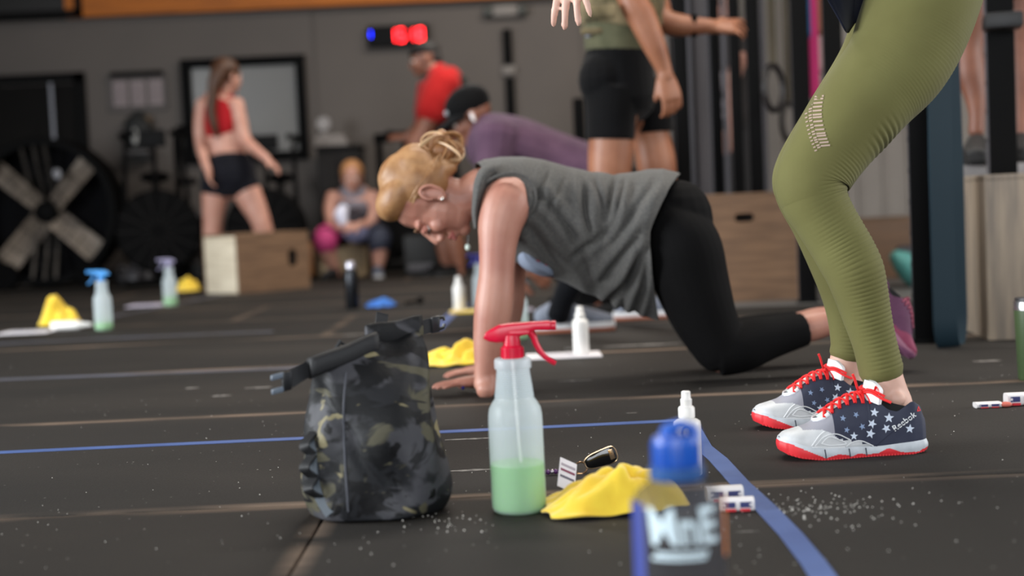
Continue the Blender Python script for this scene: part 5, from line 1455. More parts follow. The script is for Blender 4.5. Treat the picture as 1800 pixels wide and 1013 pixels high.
# plum training shoes standing on their toes
PAL_PLUM = dict(PAL_FLAG); PLUM = M('shoe_plum', (122, 66, 104), .75, var=(24, (104, 54, 90))); PINKM = M('shoe_pink_sole', (186, 120, 148), .55)
PAL_PLUM.update(upper=PLUM, overlay=M('shoe_plum_dark', (134, 52, 82), .7), mesh=PLUM, mid=PINKM, out=M('shoe_plum_outsole', (150, 92, 128), .6), white=PLUM, tongue2=PLUM, lace=M('shoe_maroon_lace', (120, 40, 66), .7), ribs=False)
def toe_shoe(toe, ankle_dir, pal, parent):
    f = Vector(ankle_dir).normalized(); side = Vector((0, 1, 0)); up = f.cross(side); l = up.cross(f)
    m = Matrix((f, l, up)).transposed().to_4x4() @ Matrix.Scale(.86, 4)
    m.translation = Vector(toe) - f * .25
    return make_shoe(parent, m, pal, None, stars=False, tongue=False)
toe_shoe(G(1597, 652) + Vector((.0, 0, .012)), (.55, .04, -.83), PAL_PLUM, pb)
toe_shoe(G(1560, 632) + Vector((.0, 0.02, .012)), (.55, .02, -.83), PAL_PLUM, pb)

# ------------------------------------------------------------------ background people, seen soft
def person(label, base):
    return empty('person', base, label, 'person', 'people training in the gym')
def simple_shoe(parent, name, ankle, toe_dir, mat, sole, s=1.0, pitch=0.0, mid=None):
    f = Vector(toe_dir).normalized(); z = Vector((0, 0, 1)); l = z.cross(f).normalized(); Rm = Matrix((f, l, z)).transposed()
    if pitch: Rm = Rm @ Matrix.Rotation(pitch, 3, 'Y')
    a0 = Vector(ankle)
    def q(*v): return a0 + Rm @ (Vector(v) * s)
    mb = MB(); limbw(mb, [(*q(-.055, 0, -.045), .034 * s, .032 * s), (*q(0, 0, -.035), .046 * s, .036 * s), (*q(.06, 0, -.045), .040 * s, .042 * s), (*q(.13, 0, -.055), .030 * s, .045 * s), (*q(.18, 0, -.062), .020 * s, .036 * s)], 16, 5)
    sh_ = mb.build(name, mat, parent)
    out = [(-.085, .026), (-.06, .036), (0, .036), (.06, .040), (.12, .048), (.17, .044), (.20, .026), (.20, -.02), (.17, -.042), (.12, -.047), (.06, -.038), (0, -.034), (-.06, -.034), (-.085, -.024)]
    mb = MB(); rows = [[tuple(q(x, y * k_, z_)) for x, y in out] for z_, k_ in ((-.098, .94), (-.09, 1.0), (-.075, 1.03), (-.066, .98))]
    mb.grid(rows); mb.build('sole', mid or sole, sh_)
    mb = MB(); mb.grid([[tuple(q(x, y * k_, z_)) for x, y in out] for z_, k_ in ((-.098, .95), (-.092, 1.02), (-.086, 1.04), (-.085, .9))]); mb.build('outsole', sole, sh_)
    mb = MB()
    for k in range(4): mb.tube([q(.045 + .022 * k, -.022, -.012 - .008 * k), q(.05 + .022 * k, 0, -.004 - .009 * k), q(.045 + .022 * k, .022, -.012 - .008 * k)], .0035 * s, 6)
    mb.build('lace', sole, sh_)['kind'] = 'stuff'
    return sh_
WSOLE = M('sole_white', (222, 222, 224), .55); GUM = M('sole_gum', (206, 120, 88), .6); BSOLE = M('sole_black', (18, 18, 19), .7)

# C: man in black shorts and camouflage vest, facing right
pc = person('person in black shorts, camouflage plate vest and grey shoes reaching toward the rig', G(1030, 590))
bd = MB()
nl = [(1084, 170, 44, 5.24), (1076, 230, 40, 5.22), (1072, 290, 39, 5.22), (1066, 352, 31, 5.22), (1046, 410, 29, 5.22), (1018, 470, 25, 5.22), (990, 530, 17, 5.22), (978, 556, 17, 5.22)]
fl = [(1118, 170, 42, 5.42), (1142, 235, 34, 5.44), (1154, 290, 35, 5.44), (1158, 345, 28, 5.44), (1148, 410, 27, 5.44), (1128, 480, 20, 5.44), (1112, 535, 16, 5.44)]
limb(bd, nl, 18, 5); limb(bd, fl, 18, 5)
limb(bd, [(1094, 180, 48, 5.33, 1.4), (1088, 110, 52, 5.33, 1.3), (1095, 30, 66, 5.33, 1.5), (1102, -60, 72, 5.33, 1.6), (1108, -125, 60, 5.33, 2.0), (1112, -160, 32, 5.33, 1.3), (1116, -195, 27, 5.33)], 22, 5)
limb(bd, [(1095, -110, 40, 5.10), (1098, -70, 34, 5.06), (1112, 0, 26, 5.02), (1128, 30, 26, 5.02), (1150, 80, 21, 5.02), (1166, 120, 14.5, 5.03), (1170, 136, 14, 5.03)], 16, 5)
hand_parts(bd, P(1169, 130, 5.03), (.22, -.05, -1), (.35, -.92, .1), thumb=1, curl=(.55, .6, .6, .65, .4), s=1.08, spread=.06, thumb_out=.35)
limb(bd, [(1120, -110, 40, 5.55), (1132, -60, 34, 5.58), (1150, 10, 28, 5.58), (1168, 38, 23, 5.56), (1205, 45, 19, 5.54), (1240, 46, 14, 5.52), (1252, 47, 13.5, 5.52)], 16, 5)
hand_parts(bd, P(1248, 47, 5.52), (1, 0, -.02), (-.1, -.75, .65), thumb=-1, curl=(.35, .45, .5, .5, .3), s=1.05, spread=.35, thumb_out=.75)
hc = P(1122, -240, 5.33); Rh = head_parts(bd, hc, (1, .1, -.1), (0, 0, 1), 1.03)
fuse(bd, 'body', SKINT, pc, .0055, 6); eyes(hc, Rh, 1.03, pc)
mb = MB(); mb.ell(head_at(hc, Rh, 1.03, (-.025, 0, .045)), (.102, .084, .09), Rh); mb.build('hair', M('hair_darkbrown', (52, 38, 28), .7), pc)
mb = MB(); limb(mb, [(1088, 92, 58, 5.33, 1.45), (1086, 130, 63, 5.33, 1.45), (1094, 180, 60, 5.33, 1.5)], 24, 5)
limb(mb, [(1078, 160, 52, 5.23), (1074, 205, 45, 5.22, 1.1), (1073, 246, 43, 5.22, 1.15)], 22, 6, caps=False); limb(mb, [(1122, 150, 46, 5.43), (1142, 195, 41, 5.44, 1.1), (1147, 234, 36, 5.44, 1.15)], 22, 6, caps=False)
mb.ell(P(1062, 140, 5.24), (.10, .12, .11))
sh = fuse(mb, 'shorts', cloth('shorts_black', (26, 26, 29), (20, 20, 23), 10), pc, .0055, 6)
mb = MB(); mb.ell(P(1034, 62, 5.20), (.012, .006, .010)); mb.build('waist_tag', M('tag_grey', (130, 134, 150), .6), sh)
mb = MB(); limb(mb, [(1086, 88, 59, 5.33, 1.5), (1090, 50, 64, 5.33, 1.5), (1100, -40, 74, 5.33, 1.6), (1106, -115, 66, 5.33, 1.9), (1112, -160, 34, 5.33, 1.3)], 24, 5); mb.build('undershirt', OLIVE, pc, sharp=0)
mb = MB(); limb(mb, [(1084, 56, 66, 5.33, 1.65), (1090, 20, 74, 5.33, 1.65), (1098, -60, 80, 5.33, 1.65), (1106, -120, 62, 5.33, 1.7)], 26, 5, caps=False)
vest = mb.build('vest', CAMOG, pc, sharp=0)
for (px, py, Y, sx, sz) in ((1058, 20, 4.98, .10, .05), (1062, -25, 4.97, .11, .03), (1150, 25, 5.1, .06, .09), (1040, 55, 5.02, .08, .025)):
    mb = MB(); mb.box(P(px, py, Y), (sx, .03, sz), bevel=.01); mb.build('pouch', CAMOG, vest)
mb = MB(); mb.tube([P(1210, 27, 5.54), P(1212, 64, 5.54)], .008, 8); p0 = P(1219, 45, 5.54)
mb = MB(); mb.lathe([(.043, -.014), (.047, 0), (.043, .014)], p0, 20, rot=Matrix.Rotation(math.pi / 2, 3, 'Y'), cap=False); o_ = mb.build('wristband', BLACKR, pc); o_.modifiers.new('t', 'SOLIDIFY').thickness = .003
SHG = M('shoe_grey', (158, 166, 184), .75, var=(20, (140, 148, 166)))
mb = MB(); limb(mb, [(1004, 500, 23.5, 5.22), (990, 528, 20, 5.22), (981, 556, 20, 5.22)], 16, 5); mb.build('sock', cloth('sock_dark', (26, 28, 34)), pc)
a = G(980, 584); simple_shoe(pc, 'shoe', (a.x, a.y, .098 * 1.12), (1, .05, 0), SHG, GUM, 1.12, mid=WSOLE)
a = G(1116, 561); simple_shoe(pc, 'shoe', (a.x, a.y, .098 * 1.05), (1, .1, 0), SHG, GUM, 1.05, mid=WSOLE)

# D: person in purple shirt and black cap bending forward
pd_ = person('person in purple long-sleeved shirt and black cap bending over behind the kneeling woman', G(1020, 552))
bd = MB(); Yd = 6.35
limb(bd, [(862, 250, 46, Yd, 1.2), (905, 262, 52, Yd, 1.7), (970, 284, 50, Yd, 1.5), (1040, 308, 48, Yd, 1.6), (1085, 330, 46, Yd, 1.7)], 20, 5)
limb(bd, [(836, 232, 26, Yd), (862, 245, 34, Yd)], 14, 5)
limb(bd, [(872, 245, 38, 6.15), (868, 300, 30, 6.12), (872, 355, 25, 6.10), (898, 415, 20, 6.08), (925, 462, 14, 6.06)], 14, 5)
hand_parts(bd, P(925, 460, 6.06), (.6, 0, -.8), (-.6, -.6, -.3), thumb=1, curl=(.2, .2, .2, .25, .2), s=1.0)
limb(bd, [(876, 250, 36, 6.56), (874, 310, 28, 6.58), (878, 365, 23, 6.58), (895, 425, 19, 6.56), (910, 470, 14, 6.55)], 14, 5)
hand_parts(bd, P(910, 468, 6.55), (.3, 0, -1), (-.8, -.3, 0), thumb=-1, curl=(.2, .2, .2, .25, .2), s=1.0)
for Yq, dx in ((6.22, 0), (6.5, -14)):
    limb(bd, [(1085 + dx, 335, 44, Yq), (1050 + dx, 395, 38, Yq), (1006 + dx, 445, 28, Yq), (1020 + dx, 490, 25, Yq), (1048 + dx, 535, 15, Yq)], 14, 5)
hc = P(826, 206, Yd); Rh = head_parts(bd, hc, (-.86, -.12, -.45), (-.42, 0, .9), 1.05)
fuse(bd, 'body', SKIND, pd_, .0065, 5); eyes(hc, Rh, 1.05, pd_)
mb = MB(); limb(mb, [(856, 248, 52, Yd, 1.2), (905, 262, 57, Yd, 1.75), (970, 284, 54, Yd, 1.55), (1045, 310, 52, Yd, 1.65), (1075, 322, 50, Yd, 1.7)], 22, 5)
limb(mb, [(874, 240, 43, 6.15), (868, 300, 33, 6.12), (872, 355, 28, 6.10), (896, 412, 23, 6.08)], 14, 5)
limb(mb, [(876, 250, 39, 6.56), (874, 310, 31, 6.58), (878, 365, 26, 6.58), (893, 420, 22, 6.56)], 14, 5)
fuse(mb, 'long_sleeved_shirt', PURPLE, pd_, .0065, 5)
mb = MB()
for Yq, dx in ((6.22, 0), (6.5, -14)):
    limb(mb, [(1085 + dx, 335, 48, Yq), (1050 + dx, 395, 41, Yq), (1006 + dx, 445, 31, Yq), (1020 + dx, 490, 28, Yq), (1044 + dx, 528, 18, Yq)], 14, 5)
mb.ell(P(1082, 330, Yd), (.13, .19, .13)); fuse(mb, 'leggings', BLACKC, pd_, .0065, 5)
for Yq, dx in ((6.22, 0), (6.5, -14)):
    a = P(1050 + dx, 540, Yq); simple_shoe(pd_, 'shoe', (a.x, a.y, .1), (-1, 0, 0), BLACKC, BSOLE)
CAPM = cloth('cap_black', (18, 18, 20), (14, 14, 16), 20)
mb = MB(); mb.ell(head_at(hc, Rh, 1.05, (-.018, 0, .055)), (.112, .092, .085), Rh, 24, 14); cp = mb.build('cap', CAPM, pd_)
mb = MB(); rows = []
for i in range(8):
    q = i / 7; r_ = []
    for k in range(15):
        a_ = -1.25 + 2.5 * k / 14; rad = .10 + .085 * q * math.cos(a_) ** .6
        r_.append(tuple(head_at(hc, Rh, 1.05, (-.012 + rad * math.cos(a_), .088 * math.sin(a_) * (1 + .05 * q), .040 - .022 * q - .018 * math.sin(a_) ** 2))))
    rows.append(r_)
mb.grid(rows, closed_u=False); br = mb.build('brim', CAPM, cp); br.modifiers.new('t', 'SOLIDIFY').thickness = .005
mb = MB(); mb.ell(head_at(hc, Rh, 1.05, (.085, .028, .062)), (.012, .014, .014), Rh); mb.build('cap_badge', M('badge_grey', (130, 134, 140), .5), cp)
mb = MB(); mb.tube([head_at(hc, Rh, 1.05, q) for q in ((-.002, .090, .006), (.002, .092, -.010), (.004, .090, -.032))], [.007, .010, .006], 10); mb.build('earphone', M('earphone_white', (214, 206, 206), .35), pd_)

# E: man in red t-shirt walking
pe = person('person in red t-shirt and black weight vest walking left at the back', G(798, 492))
bd = MB(); Ye = 10.4
limb(bd, [(768, 285, 32, Ye, 1.3), (766, 240, 32, Ye, 1.25), (770, 180, 36, Ye, 1.4), (776, 145, 34, Ye, 1.6), (764, 126, 18, Ye, 1.1), (752, 112, 15, Ye)], 16, 5)
limb(bd, [(780, 145, 24, 10.2), (764, 190, 22, 10.18), (752, 216, 18, 10.16), (728, 258, 14, 10.14), (708, 290, 10, 10.12), (702, 300, 9, 10.12)], 12, 5)
hand_parts(bd, P(704, 297, 10.12), (-.3, 0, -1), (-.9, -.3, .3), thumb=1, curl=(.4, .4, .4, .4, .3), s=1.05)
limb(bd, [(768, 148, 20, 10.6), (752, 195, 18, 10.62), (740, 225, 15, 10.62), (722, 240, 11, 10.6), (716, 242, 10, 10.6)], 12, 5)
hand_parts(bd, P(718, 242, 10.6), (-1, 0, .1), (0, -.5, .8), thumb=1, curl=(.3, .3, .3, .3, .2), s=1.05)
lE = [[(772, 285, 27, 10.28), (785, 340, 24, 10.28), (792, 388, 18, 10.28), (800, 430, 17, 10.28), (808, 472, 10, 10.28), (809, 482, 10, 10.28)], [(766, 285, 26, 10.52), (770, 340, 23, 10.52), (776, 388, 17, 10.52), (782, 430, 16, 10.52), (786, 468, 10, 10.52), (787, 478, 10, 10.52)]]
for l_ in lE: limb(bd, l_, 12, 5)
hc = P(746, 104, Ye); Rh = head_parts(bd, hc, (-.98, -.1, -.18), (-.18, 0, .98), 1.1)
fuse(bd, 'body', SKIND, pe, .008, 4); eyes(hc, Rh, 1.1, pe)
mb = MB(); limb(mb, [(765, 262, 35, Ye, 1.35), (765, 230, 35, Ye, 1.3), (770, 180, 40, Ye, 1.45), (776, 145, 40, Ye, 1.6), (768, 128, 22, Ye, 1.1)], 18, 5)
limb(mb, [(782, 142, 31, 10.2), (768, 172, 31, 10.18), (758, 200, 28, 10.17)], 14, 5); limb(mb, [(772, 145, 26, 10.6), (758, 175, 25, 10.61), (750, 198, 23, 10.62)], 14, 5)
fuse(mb, 'tshirt', REDT, pe, .008, 4)
mb = MB(); limb(mb, [(770, 232, 40, Ye + .02, 1.25), (776, 190, 45, Ye + .02, 1.3), (782, 150, 44, Ye + .02, 1.3), (784, 132, 34, Ye + .02, 1.2)], 18, 5, caps=False); vb = mb.build('weight_vest', cloth('vest_black', (22, 24, 24), (28, 34, 28), 18), pe, sharp=0); vb.modifiers.new('t', 'SOLIDIFY').thickness = .02
mb = MB(); mb.box(P(808, 165, Ye), (.06, .26, .30), Matrix.Rotation(-.15, 3, 'Y'), bevel=.02); mb.build('back_plate', cloth('vest_black', (22, 24, 24)), vb)
mb = MB()
for l_ in lE: limb(mb, [(s[0], s[1], s[2] + 6, s[3]) for s in l_[:3]], 14, 5)
mb.ell(P(768, 278, Ye), (.16, .19, .12)); fuse(mb, 'shorts', BLACKC, pe, .008, 4)
for l_ in lE:
    s_ = l_[-1]; a = P(s_[0], s_[1], s_[3]); simple_shoe(pe, 'shoe', (a.x, a.y, .1), (-.9, -.3, 0), BLACKC, BSOLE)
mb = MB(); mb.ell(head_at(hc, Rh, 1.1, (-.02, 0, .05)), (.112, .088, .088), Rh); mb.ell(head_at(hc, Rh, 1.1, (-.07, 0, -.005)), (.055, .075, .06), Rh); mb.build('hair', M('hair_black', (24, 20, 18), .7), pe)
mb = MB(); mb.lathe([(.10, -.018), (.106, 0), (.10, .018)], head_at(hc, Rh, 1.1, (-.005, 0, .052)), 24, rot=Rh @ Matrix.Diagonal((1.05, .86, 1)), cap=False); hb_ = mb.build('headband', BLACKC, pe); hb_.modifiers.new('t', 'SOLIDIFY').thickness = .004

# F: woman in red crop top, seen from behind
pf_ = person('person with long brown ponytail and red crop top standing behind the plyo box', G(410, 508))
bd = MB(); Yf = 10.15
limb(bd, [(403, 322, 44, Yf, .72), (401, 292, 42, Yf, .70), (396, 258, 34, Yf, .66), (390, 226, 34, Yf, .66), (386, 196, 37, Yf, .62), (388, 178, 32, Yf, .6), (395, 165, 14, Yf, 1), (398, 148, 12, Yf, 1)], 18, 5)
limb(bd, [(358, 182, 14, 10.12), (352, 215, 12, 10.10), (352, 250, 10, 10.08), (360, 285, 8, 10.0), (366, 300, 7, 9.98)], 12, 5)
hand_parts(bd, P(364, 297, 9.98), (.2, -.2, -1), (-1, 0, 0), thumb=1, curl=(.4, .4, .4, .4, .3), s=.95)
limb(bd, [(414, 182, 15, 10.12), (422, 212, 13, 10.10), (430, 245, 12, 10.08), (450, 264, 9.5, 10.02), (470, 280, 7.5, 9.98)], 12, 5)
hand_parts(bd, P(468, 279, 9.98), (.75, 0, -.7), (.6, -.2, .7), thumb=1, curl=(.3, .3, .3, .3, .2), s=.95)
lF = [[(381, 318, 25, 10.15), (377, 350, 23, 10.15), (374, 392, 17.5, 10.15), (374, 430, 17, 10.17), (377, 478, 9.5, 10.2), (378, 490, 9, 10.2)], [(425, 318, 26, 10.15), (440, 350, 24, 10.14), (458, 388, 18, 10.12), (466, 425, 17, 10.16), (472, 472, 9.5, 10.22), (473, 484, 9, 10.22)]]
for l_ in lF: limb(bd, l_, 14, 5)
hc = P(400, 134, Yf); Rh = head_parts(bd, hc, (.72, .68, -.1), (0, 0, 1), 1.03)
fuse(bd, 'body', SKIN, pf_, .007, 4); eyes(hc, Rh, 1.03, pf_)
mb = MB(); limb(mb, [(389, 226, 36, Yf, .72), (388, 212, 38, Yf, .70), (386, 192, 38, Yf, .66), (388, 176, 30, Yf, .62), (392, 168, 20, Yf, .75)], 20, 5); mb.build('crop_top', REDC, pf_, sharp=0)
mb = MB(); limb(mb, [(400, 292, 46, Yf, .78), (402, 304, 48, Yf, .80), (403, 318, 48, Yf, .80)], 20, 5)
for l_ in lF: limb(mb, [(l_[0][0], l_[0][1], 28, 10.15), (l_[0][0] + (l_[1][0] - l_[0][0]) * .4, 332, 28, 10.15)], 14, 5)
fuse(mb, 'shorts', cloth('shorts_charcoal', (30, 31, 40), (24, 25, 32), 12), pf_, .007, 4)
HBR = M('hair_chestnut', (86, 52, 28), .55, var=(30, (58, 34, 20)), bump=(120, .4, .002))
mb = MB(); mb.ell(head_at(hc, Rh, 1.03, (-.022, 0, .04)), (.112, .094, .098), Rh); hr_ = mb.build('hair', HBR, pf_)
mb = MB(); limb(mb, [(392, 118, 15, 10.03), (380, 140, 14, 10.0), (374, 168, 10, 10.0), (371, 195, 9, 10.01), (376, 220, 7, 10.02), (381, 240, 3, 10.03)], 12, 5); mb.build('ponytail', HBR, hr_)
for l_ in lF:
    s_ = l_[-1]; a = P(s_[0], s_[1], s_[3]); simple_shoe(pf_, 'shoe', (a.x, a.y, .098), (.3, 1, 0), M('shoe_dark', (36, 36, 42), .7), WSOLE, .95)

# G: woman seated on the pale box
pg = person('person in grey tank top with pink knee sleeve sitting on the pale box', G(620, 492))
bd = MB(); Yg = 11.05
limb(bd, [(620, 384, 32, 11.12, .8), (620, 370, 34, 11.05, .8), (622, 348, 36, 10.95, .75), (622, 338, 30, 10.92, .7), (620, 326, 12, 10.88)], 16, 5)
limb(bd, [(586, 346, 14, 10.92), (580, 372, 12, 10.85), (588, 396, 10, 10.75), (615, 398, 8, 10.68)], 12, 5); limb(bd, [(656, 346, 14, 10.92), (660, 370, 12, 10.85), (650, 392, 10, 10.75), (632, 396, 8, 10.68)], 12, 5)
hand_parts(bd, P(612, 397, 10.68), (.9, -.1, -.2), (0, -.6, .8), thumb=1, curl=(.5, .5, .5, .5, .3), s=.95); hand_parts(bd, P(634, 395, 10.66), (-.9, -.1, -.2), (0, -.6, .8), thumb=-1, curl=(.5, .5, .5, .5, .3), s=.95)
lG = [[(604, 404, 26, 11.12), (585, 410, 23, 10.9), (572, 420, 18, 10.68), (578, 448, 15, 10.7), (590, 478, 9, 10.74), (591, 485, 9, 10.74)], [(636, 404, 26, 11.12), (654, 408, 23, 10.9), (668, 416, 18, 10.66), (667, 448, 14, 10.64), (664, 474, 9, 10.6), (664, 480, 9, 10.6)]]
for l_ in lG: limb(bd, l_, 12, 5)
hc = P(619, 312, 10.84); Rh = head_parts(bd, hc, (.05, -1, -.2), (0, -.2, 1), 1.0)
fuse(bd, 'body', SKIN, pg, .007, 4); eyes(hc, Rh, 1.0, pg)
mb = MB(); limb(mb, [(620, 386, 37, 11.11, .85), (620, 370, 37, 11.05, .85), (622, 350, 36, 10.95, .8), (622, 340, 27, 10.92, .75)], 18, 5); mb.build('tank_top', cloth('tank_grey', (146, 140, 148), (120, 112, 118), 10), pg, sharp=0)
mb = MB()
for l_ in lG: limb(mb, [(s[0], s[1], s[2] + 2.5, s[3]) for s in l_[:3]], 14, 5)
mb.ell(P(620, 393, 11.15), (.19, .15, .07)); fuse(mb, 'leggings', BLACKC, pg, .007, 4)
mb = MB(); limb(mb, [(582, 412, 23, 10.84), (572, 420, 21.5, 10.68), (575, 436, 18.5, 10.69)], 16, 5); mb.build('knee_sleeve', M('sleeve_pink', (226, 70, 140), .7), pg)
mb = MB(); limb(mb, [(656, 409, 23, 10.84), (668, 417, 21, 10.66), (667, 436, 18, 10.65)], 16, 5); mb.build('knee_sleeve', M('sleeve_navy', (44, 48, 64), .7), pg)
mb = MB(); limb(mb, [(604, 366, 9, 10.72), (600, 378, 13, 10.70), (604, 392, 8, 10.68)], 12, 5); mb.build('folded_towel', M('towel_white', (214, 214, 230), .8), pg)
mb = MB(); limb(mb, [(610, 408, 12, 10.72), (626, 412, 17, 10.7), (644, 410, 13, 10.72)], 14, 5); mb.build('lap_towel', M('towel_slate', (92, 92, 118), .85), pg)
HG = M('hair_sandy', (170, 120, 76), .6, bump=(120, .4, .002))
mb = MB(); mb.ell(head_at(hc, Rh, 1.0, (-.030, 0, .042)), (.100, .094, .098), Rh); mb.ell(head_at(hc, Rh, 1.0, (-.05, 0, -.03)), (.06, .085, .07), Rh); mb.build('hair', HG, pg)
a = P(591, 486, 10.74); simple_shoe(pg, 'shoe', (a.x, a.y, .098), (-.5, -1, 0), M('shoe_dark', (36, 36, 42), .7), BSOLE, .95)
a = P(664, 480, 10.6); simple_shoe(pg, 'shoe', (a.x, a.y, .098), (.1, -1, 0), M('shoe_blue_grey', (96, 104, 122), .7), WSOLE, .95)

# H: climber standing on the box behind the rig, seen from the thighs down in the frame
ph_ = person('person with bare legs and black shoes standing on the box behind the rig', P(1740, 310, 5.2))
bd = MB(); zt = .57
lH = [[(1716, -60, 44, 5.15), (1709, 20, 36, 5.15), (1703, 80, 25, 5.15), (1705, 125, 27, 5.15), (1713, 160, 21, 5.14), (1717, 200, 14, 5.13), (1716, 232, 14, 5.13)], [(1800, -60, 44, 5.18), (1795, 30, 34, 5.18), (1793, 90, 25, 5.18), (1797, 140, 27, 5.18), (1796, 190, 19, 5.17), (1793, 235, 14, 5.16), (1793, 252, 14, 5.16)]]
for l_ in lH: limb(bd, l_, 16, 5)
limb(bd, [(1757, -55, 78, 5.16, .8), (1757, -140, 66, 5.16, .75), (1757, -240, 70, 5.16, .75), (1757, -330, 80, 5.16, .65), (1757, -365, 40, 5.16, .7), (1757, -395, 27, 5.16)], 18, 5)
for sx in (-1, 1): limb(bd, [(1757 + sx * 88, -335, 30, 5.16), (1757 + sx * 105, -230, 25, 5.12), (1757 + sx * 98, -120, 18, 5.04), (1757 + sx * 95, -80, 14, 5.0)], 14, 5); hand_parts(bd, P(1757 + sx * 95, -82, 5.0), (0, -.2, -1), (sx, 0, 0), thumb=sx, curl=(.3, .3, .3, .3, .3))
hc = P(1757, -455, 5.16); Rh = head_parts(bd, hc, (-.2, -1, 0), (0, 0, 1), 1.0)
fuse(bd, 'body', SKIND, ph_, .006, 5); eyes(hc, Rh, 1.0, ph_)
mb = MB()
for l_ in lH: limb(mb, [(l_[0][0], l_[0][1] - 20, 50, l_[0][3]), (l_[0][0] - 3, l_[0][1] + 30, 44, l_[0][3])], 14, 5)
limb(mb, [(1757, -60, 80, 5.16, .85), (1757, -110, 74, 5.16, .8)], 16, 5); fuse(mb, 'shorts', BLACKC, ph_, .007, 4)
mb = MB(); limb(mb, [(1757, -100, 72, 5.16, .85), (1757, -240, 76, 5.16, .8), (1757, -330, 86, 5.16, .7), (1757, -362, 44, 5.16, .7)], 20, 5); mb.build('tshirt', cloth('tshirt_slate', (60, 66, 78)), ph_, sharp=0)
mb = MB(); mb.ell(head_at(hc, Rh, 1, (-.025, 0, .045)), (.102, .086, .09), Rh); mb.build('hair', M('hair_darkbrown', (52, 38, 28), .7), ph_)
BSH = M('shoe_black', (30, 29, 30), .65, bump=(200, .3, .001))
a = P(1716, 240, 5.13); simple_shoe(ph_, 'shoe', (a.x, a.y, zt + .098 * 1.1), (-.35, -1, 0), BSH, BSOLE, 1.1)
a = P(1793, 255, 5.16); simple_shoe(ph_, 'shoe', (a.x, a.y, zt + .098 * 1.1), (-.1, -1, 0), BSH, BSOLE, 1.1)

# I: person half hidden behind the far rig posts
pi_ = person('person in dark clothes with pale print, half hidden behind the far rig posts', (P(1290, 340, 7.85).x, 7.85, .003))
bd = MB(); Yi = 7.85
def at_(px, z, r_, rr=1.0, Y=Yi): p = P(px, 300, Y); return (p.x, Y, z, r_, r_ * rr)
limbw(bd, [at_(1288, .95, .16, .7), at_(1288, 1.15, .14, .7), at_(1288, 1.35, .18, .6), at_(1288, 1.44, .13, .6), at_(1288, 1.5, .055), at_(1288, 1.58, .05)], 16, 5)
for px, sx in ((1276, 1), (1304, -1)):
    limbw(bd, [at_(px, .9, .085), at_(px, .5, .058), at_(px, .3, .055), at_(px, .1, .036), at_(px, .06, .036)], 12, 5)
for px, Yq in ((1256, 7.75), (1288, 7.62)):
    limbw(bd, [at_(px if px < 1280 else 1318, 1.38, .05, 1, 7.85), at_(px + 4, 1.12, .042, 1, Yq), at_(px - 2, .93, .03, 1, Yq - .03), at_(px - 3, .88, .028, 1, Yq - .03)], 12, 5)
    p = P(px - 3, 300, Yq - .03); hand_parts(bd, (p.x, Yq - .03, .885), (0, -.05, -1), (-.3, -1, 0), thumb=1, curl=(.3, .3, .3, .3, .3))
hcI = Vector((P(1288, 300, Yi).x, Yi, 1.68)); Rh = head_parts(bd, hcI, (.3, -1, -.1), (0, 0, 1), 1.0)
fuse(bd, 'body', SKIN, pi_, .007, 4); eyes(hcI, Rh, 1.0, pi_)
mb = MB(); limbw(mb, [at_(1288, .96, .17, .8), at_(1288, 1.15, .165, .8), at_(1288, 1.36, .195, .68), at_(1288, 1.45, .12, .7)], 18, 5); tp = mb.build('hoodie', M('hoodie_dark', (52, 46, 44), .85), pi_, sharp=0)
for (px, z, r_) in ((1279, 1.16, .05), (1286, 1.05, .035), (1273, 1.02, .03), (1282, .96, .03), (1270, 1.12, .03)):
    p = P(px, 300, Yi - .132); mb = MB(); mb.ell((p.x, Yi - .128, z), (r_, .012, r_ * .9)); mb.build('pale_print', M('print_pale', (164, 158, 162), .8), tp)
mb = MB()
for px in (1276, 1304): limbw(mb, [at_(px, .94, .098), at_(px, .5, .075), at_(px, .12, .06)], 14, 5)
mb.ell((P(1290, 300, Yi).x, Yi, .93), (.17, .12, .1)); fuse(mb, 'trousers', M('trousers_dark', (36, 34, 34), .85), pi_, .007, 4)
mb = MB(); mb.ell(head_at(hcI, Rh, 1, (-.025, 0, .045)), (.102, .086, .09), Rh); mb.build('hair', M('hair_darkbrown', (52, 38, 28), .7), pi_)
for px in (1276, 1304):
    p = P(px, 300, Yi); simple_shoe(pi_, 'shoe', (p.x, Yi, .101), (.1, -1, 0), BSH, WSOLE, .95)
# ================================================================== things on the floor
def milky(name, col, clear=.35):
    if name in MATS: return MATS[name]
    m = bpy.data.materials.new(name); m.use_nodes = True
    nt, N, L, b = nodes_of(m)
    b.inputs['Base Color'].default_value = (*lin(col), 1); b.inputs['Roughness'].default_value = .32
    tl = N.new('ShaderNodeBsdfTranslucent'); tl.inputs[0].default_value = (*lin(col), 1)
    tr = N.new('ShaderNodeBsdfTransparent')
    m1 = N.new('ShaderNodeMixShader'); m1.inputs[0].default_value = .45
    m2 = N.new('ShaderNodeMixShader'); m2.inputs[0].default_value = clear
    L.new(b.outputs[0], m1.inputs[1]); L.new(tl.outputs[0], m1.inputs[2]); L.new(m1.outputs[0], m2.inputs[1]); L.new(tr.outputs[0], m2.inputs[2])
    L.new(m2.outputs[0], N['Material Output'].inputs[0]); MATS[name] = m; return m
HDPE = milky('milky_plastic', (232, 243, 248), .47)
LIQ = milky('green_liquid', (116, 214, 14), .08)
RPL = M('red_plastic', (214, 18, 56), .3)
TRANSM = {}
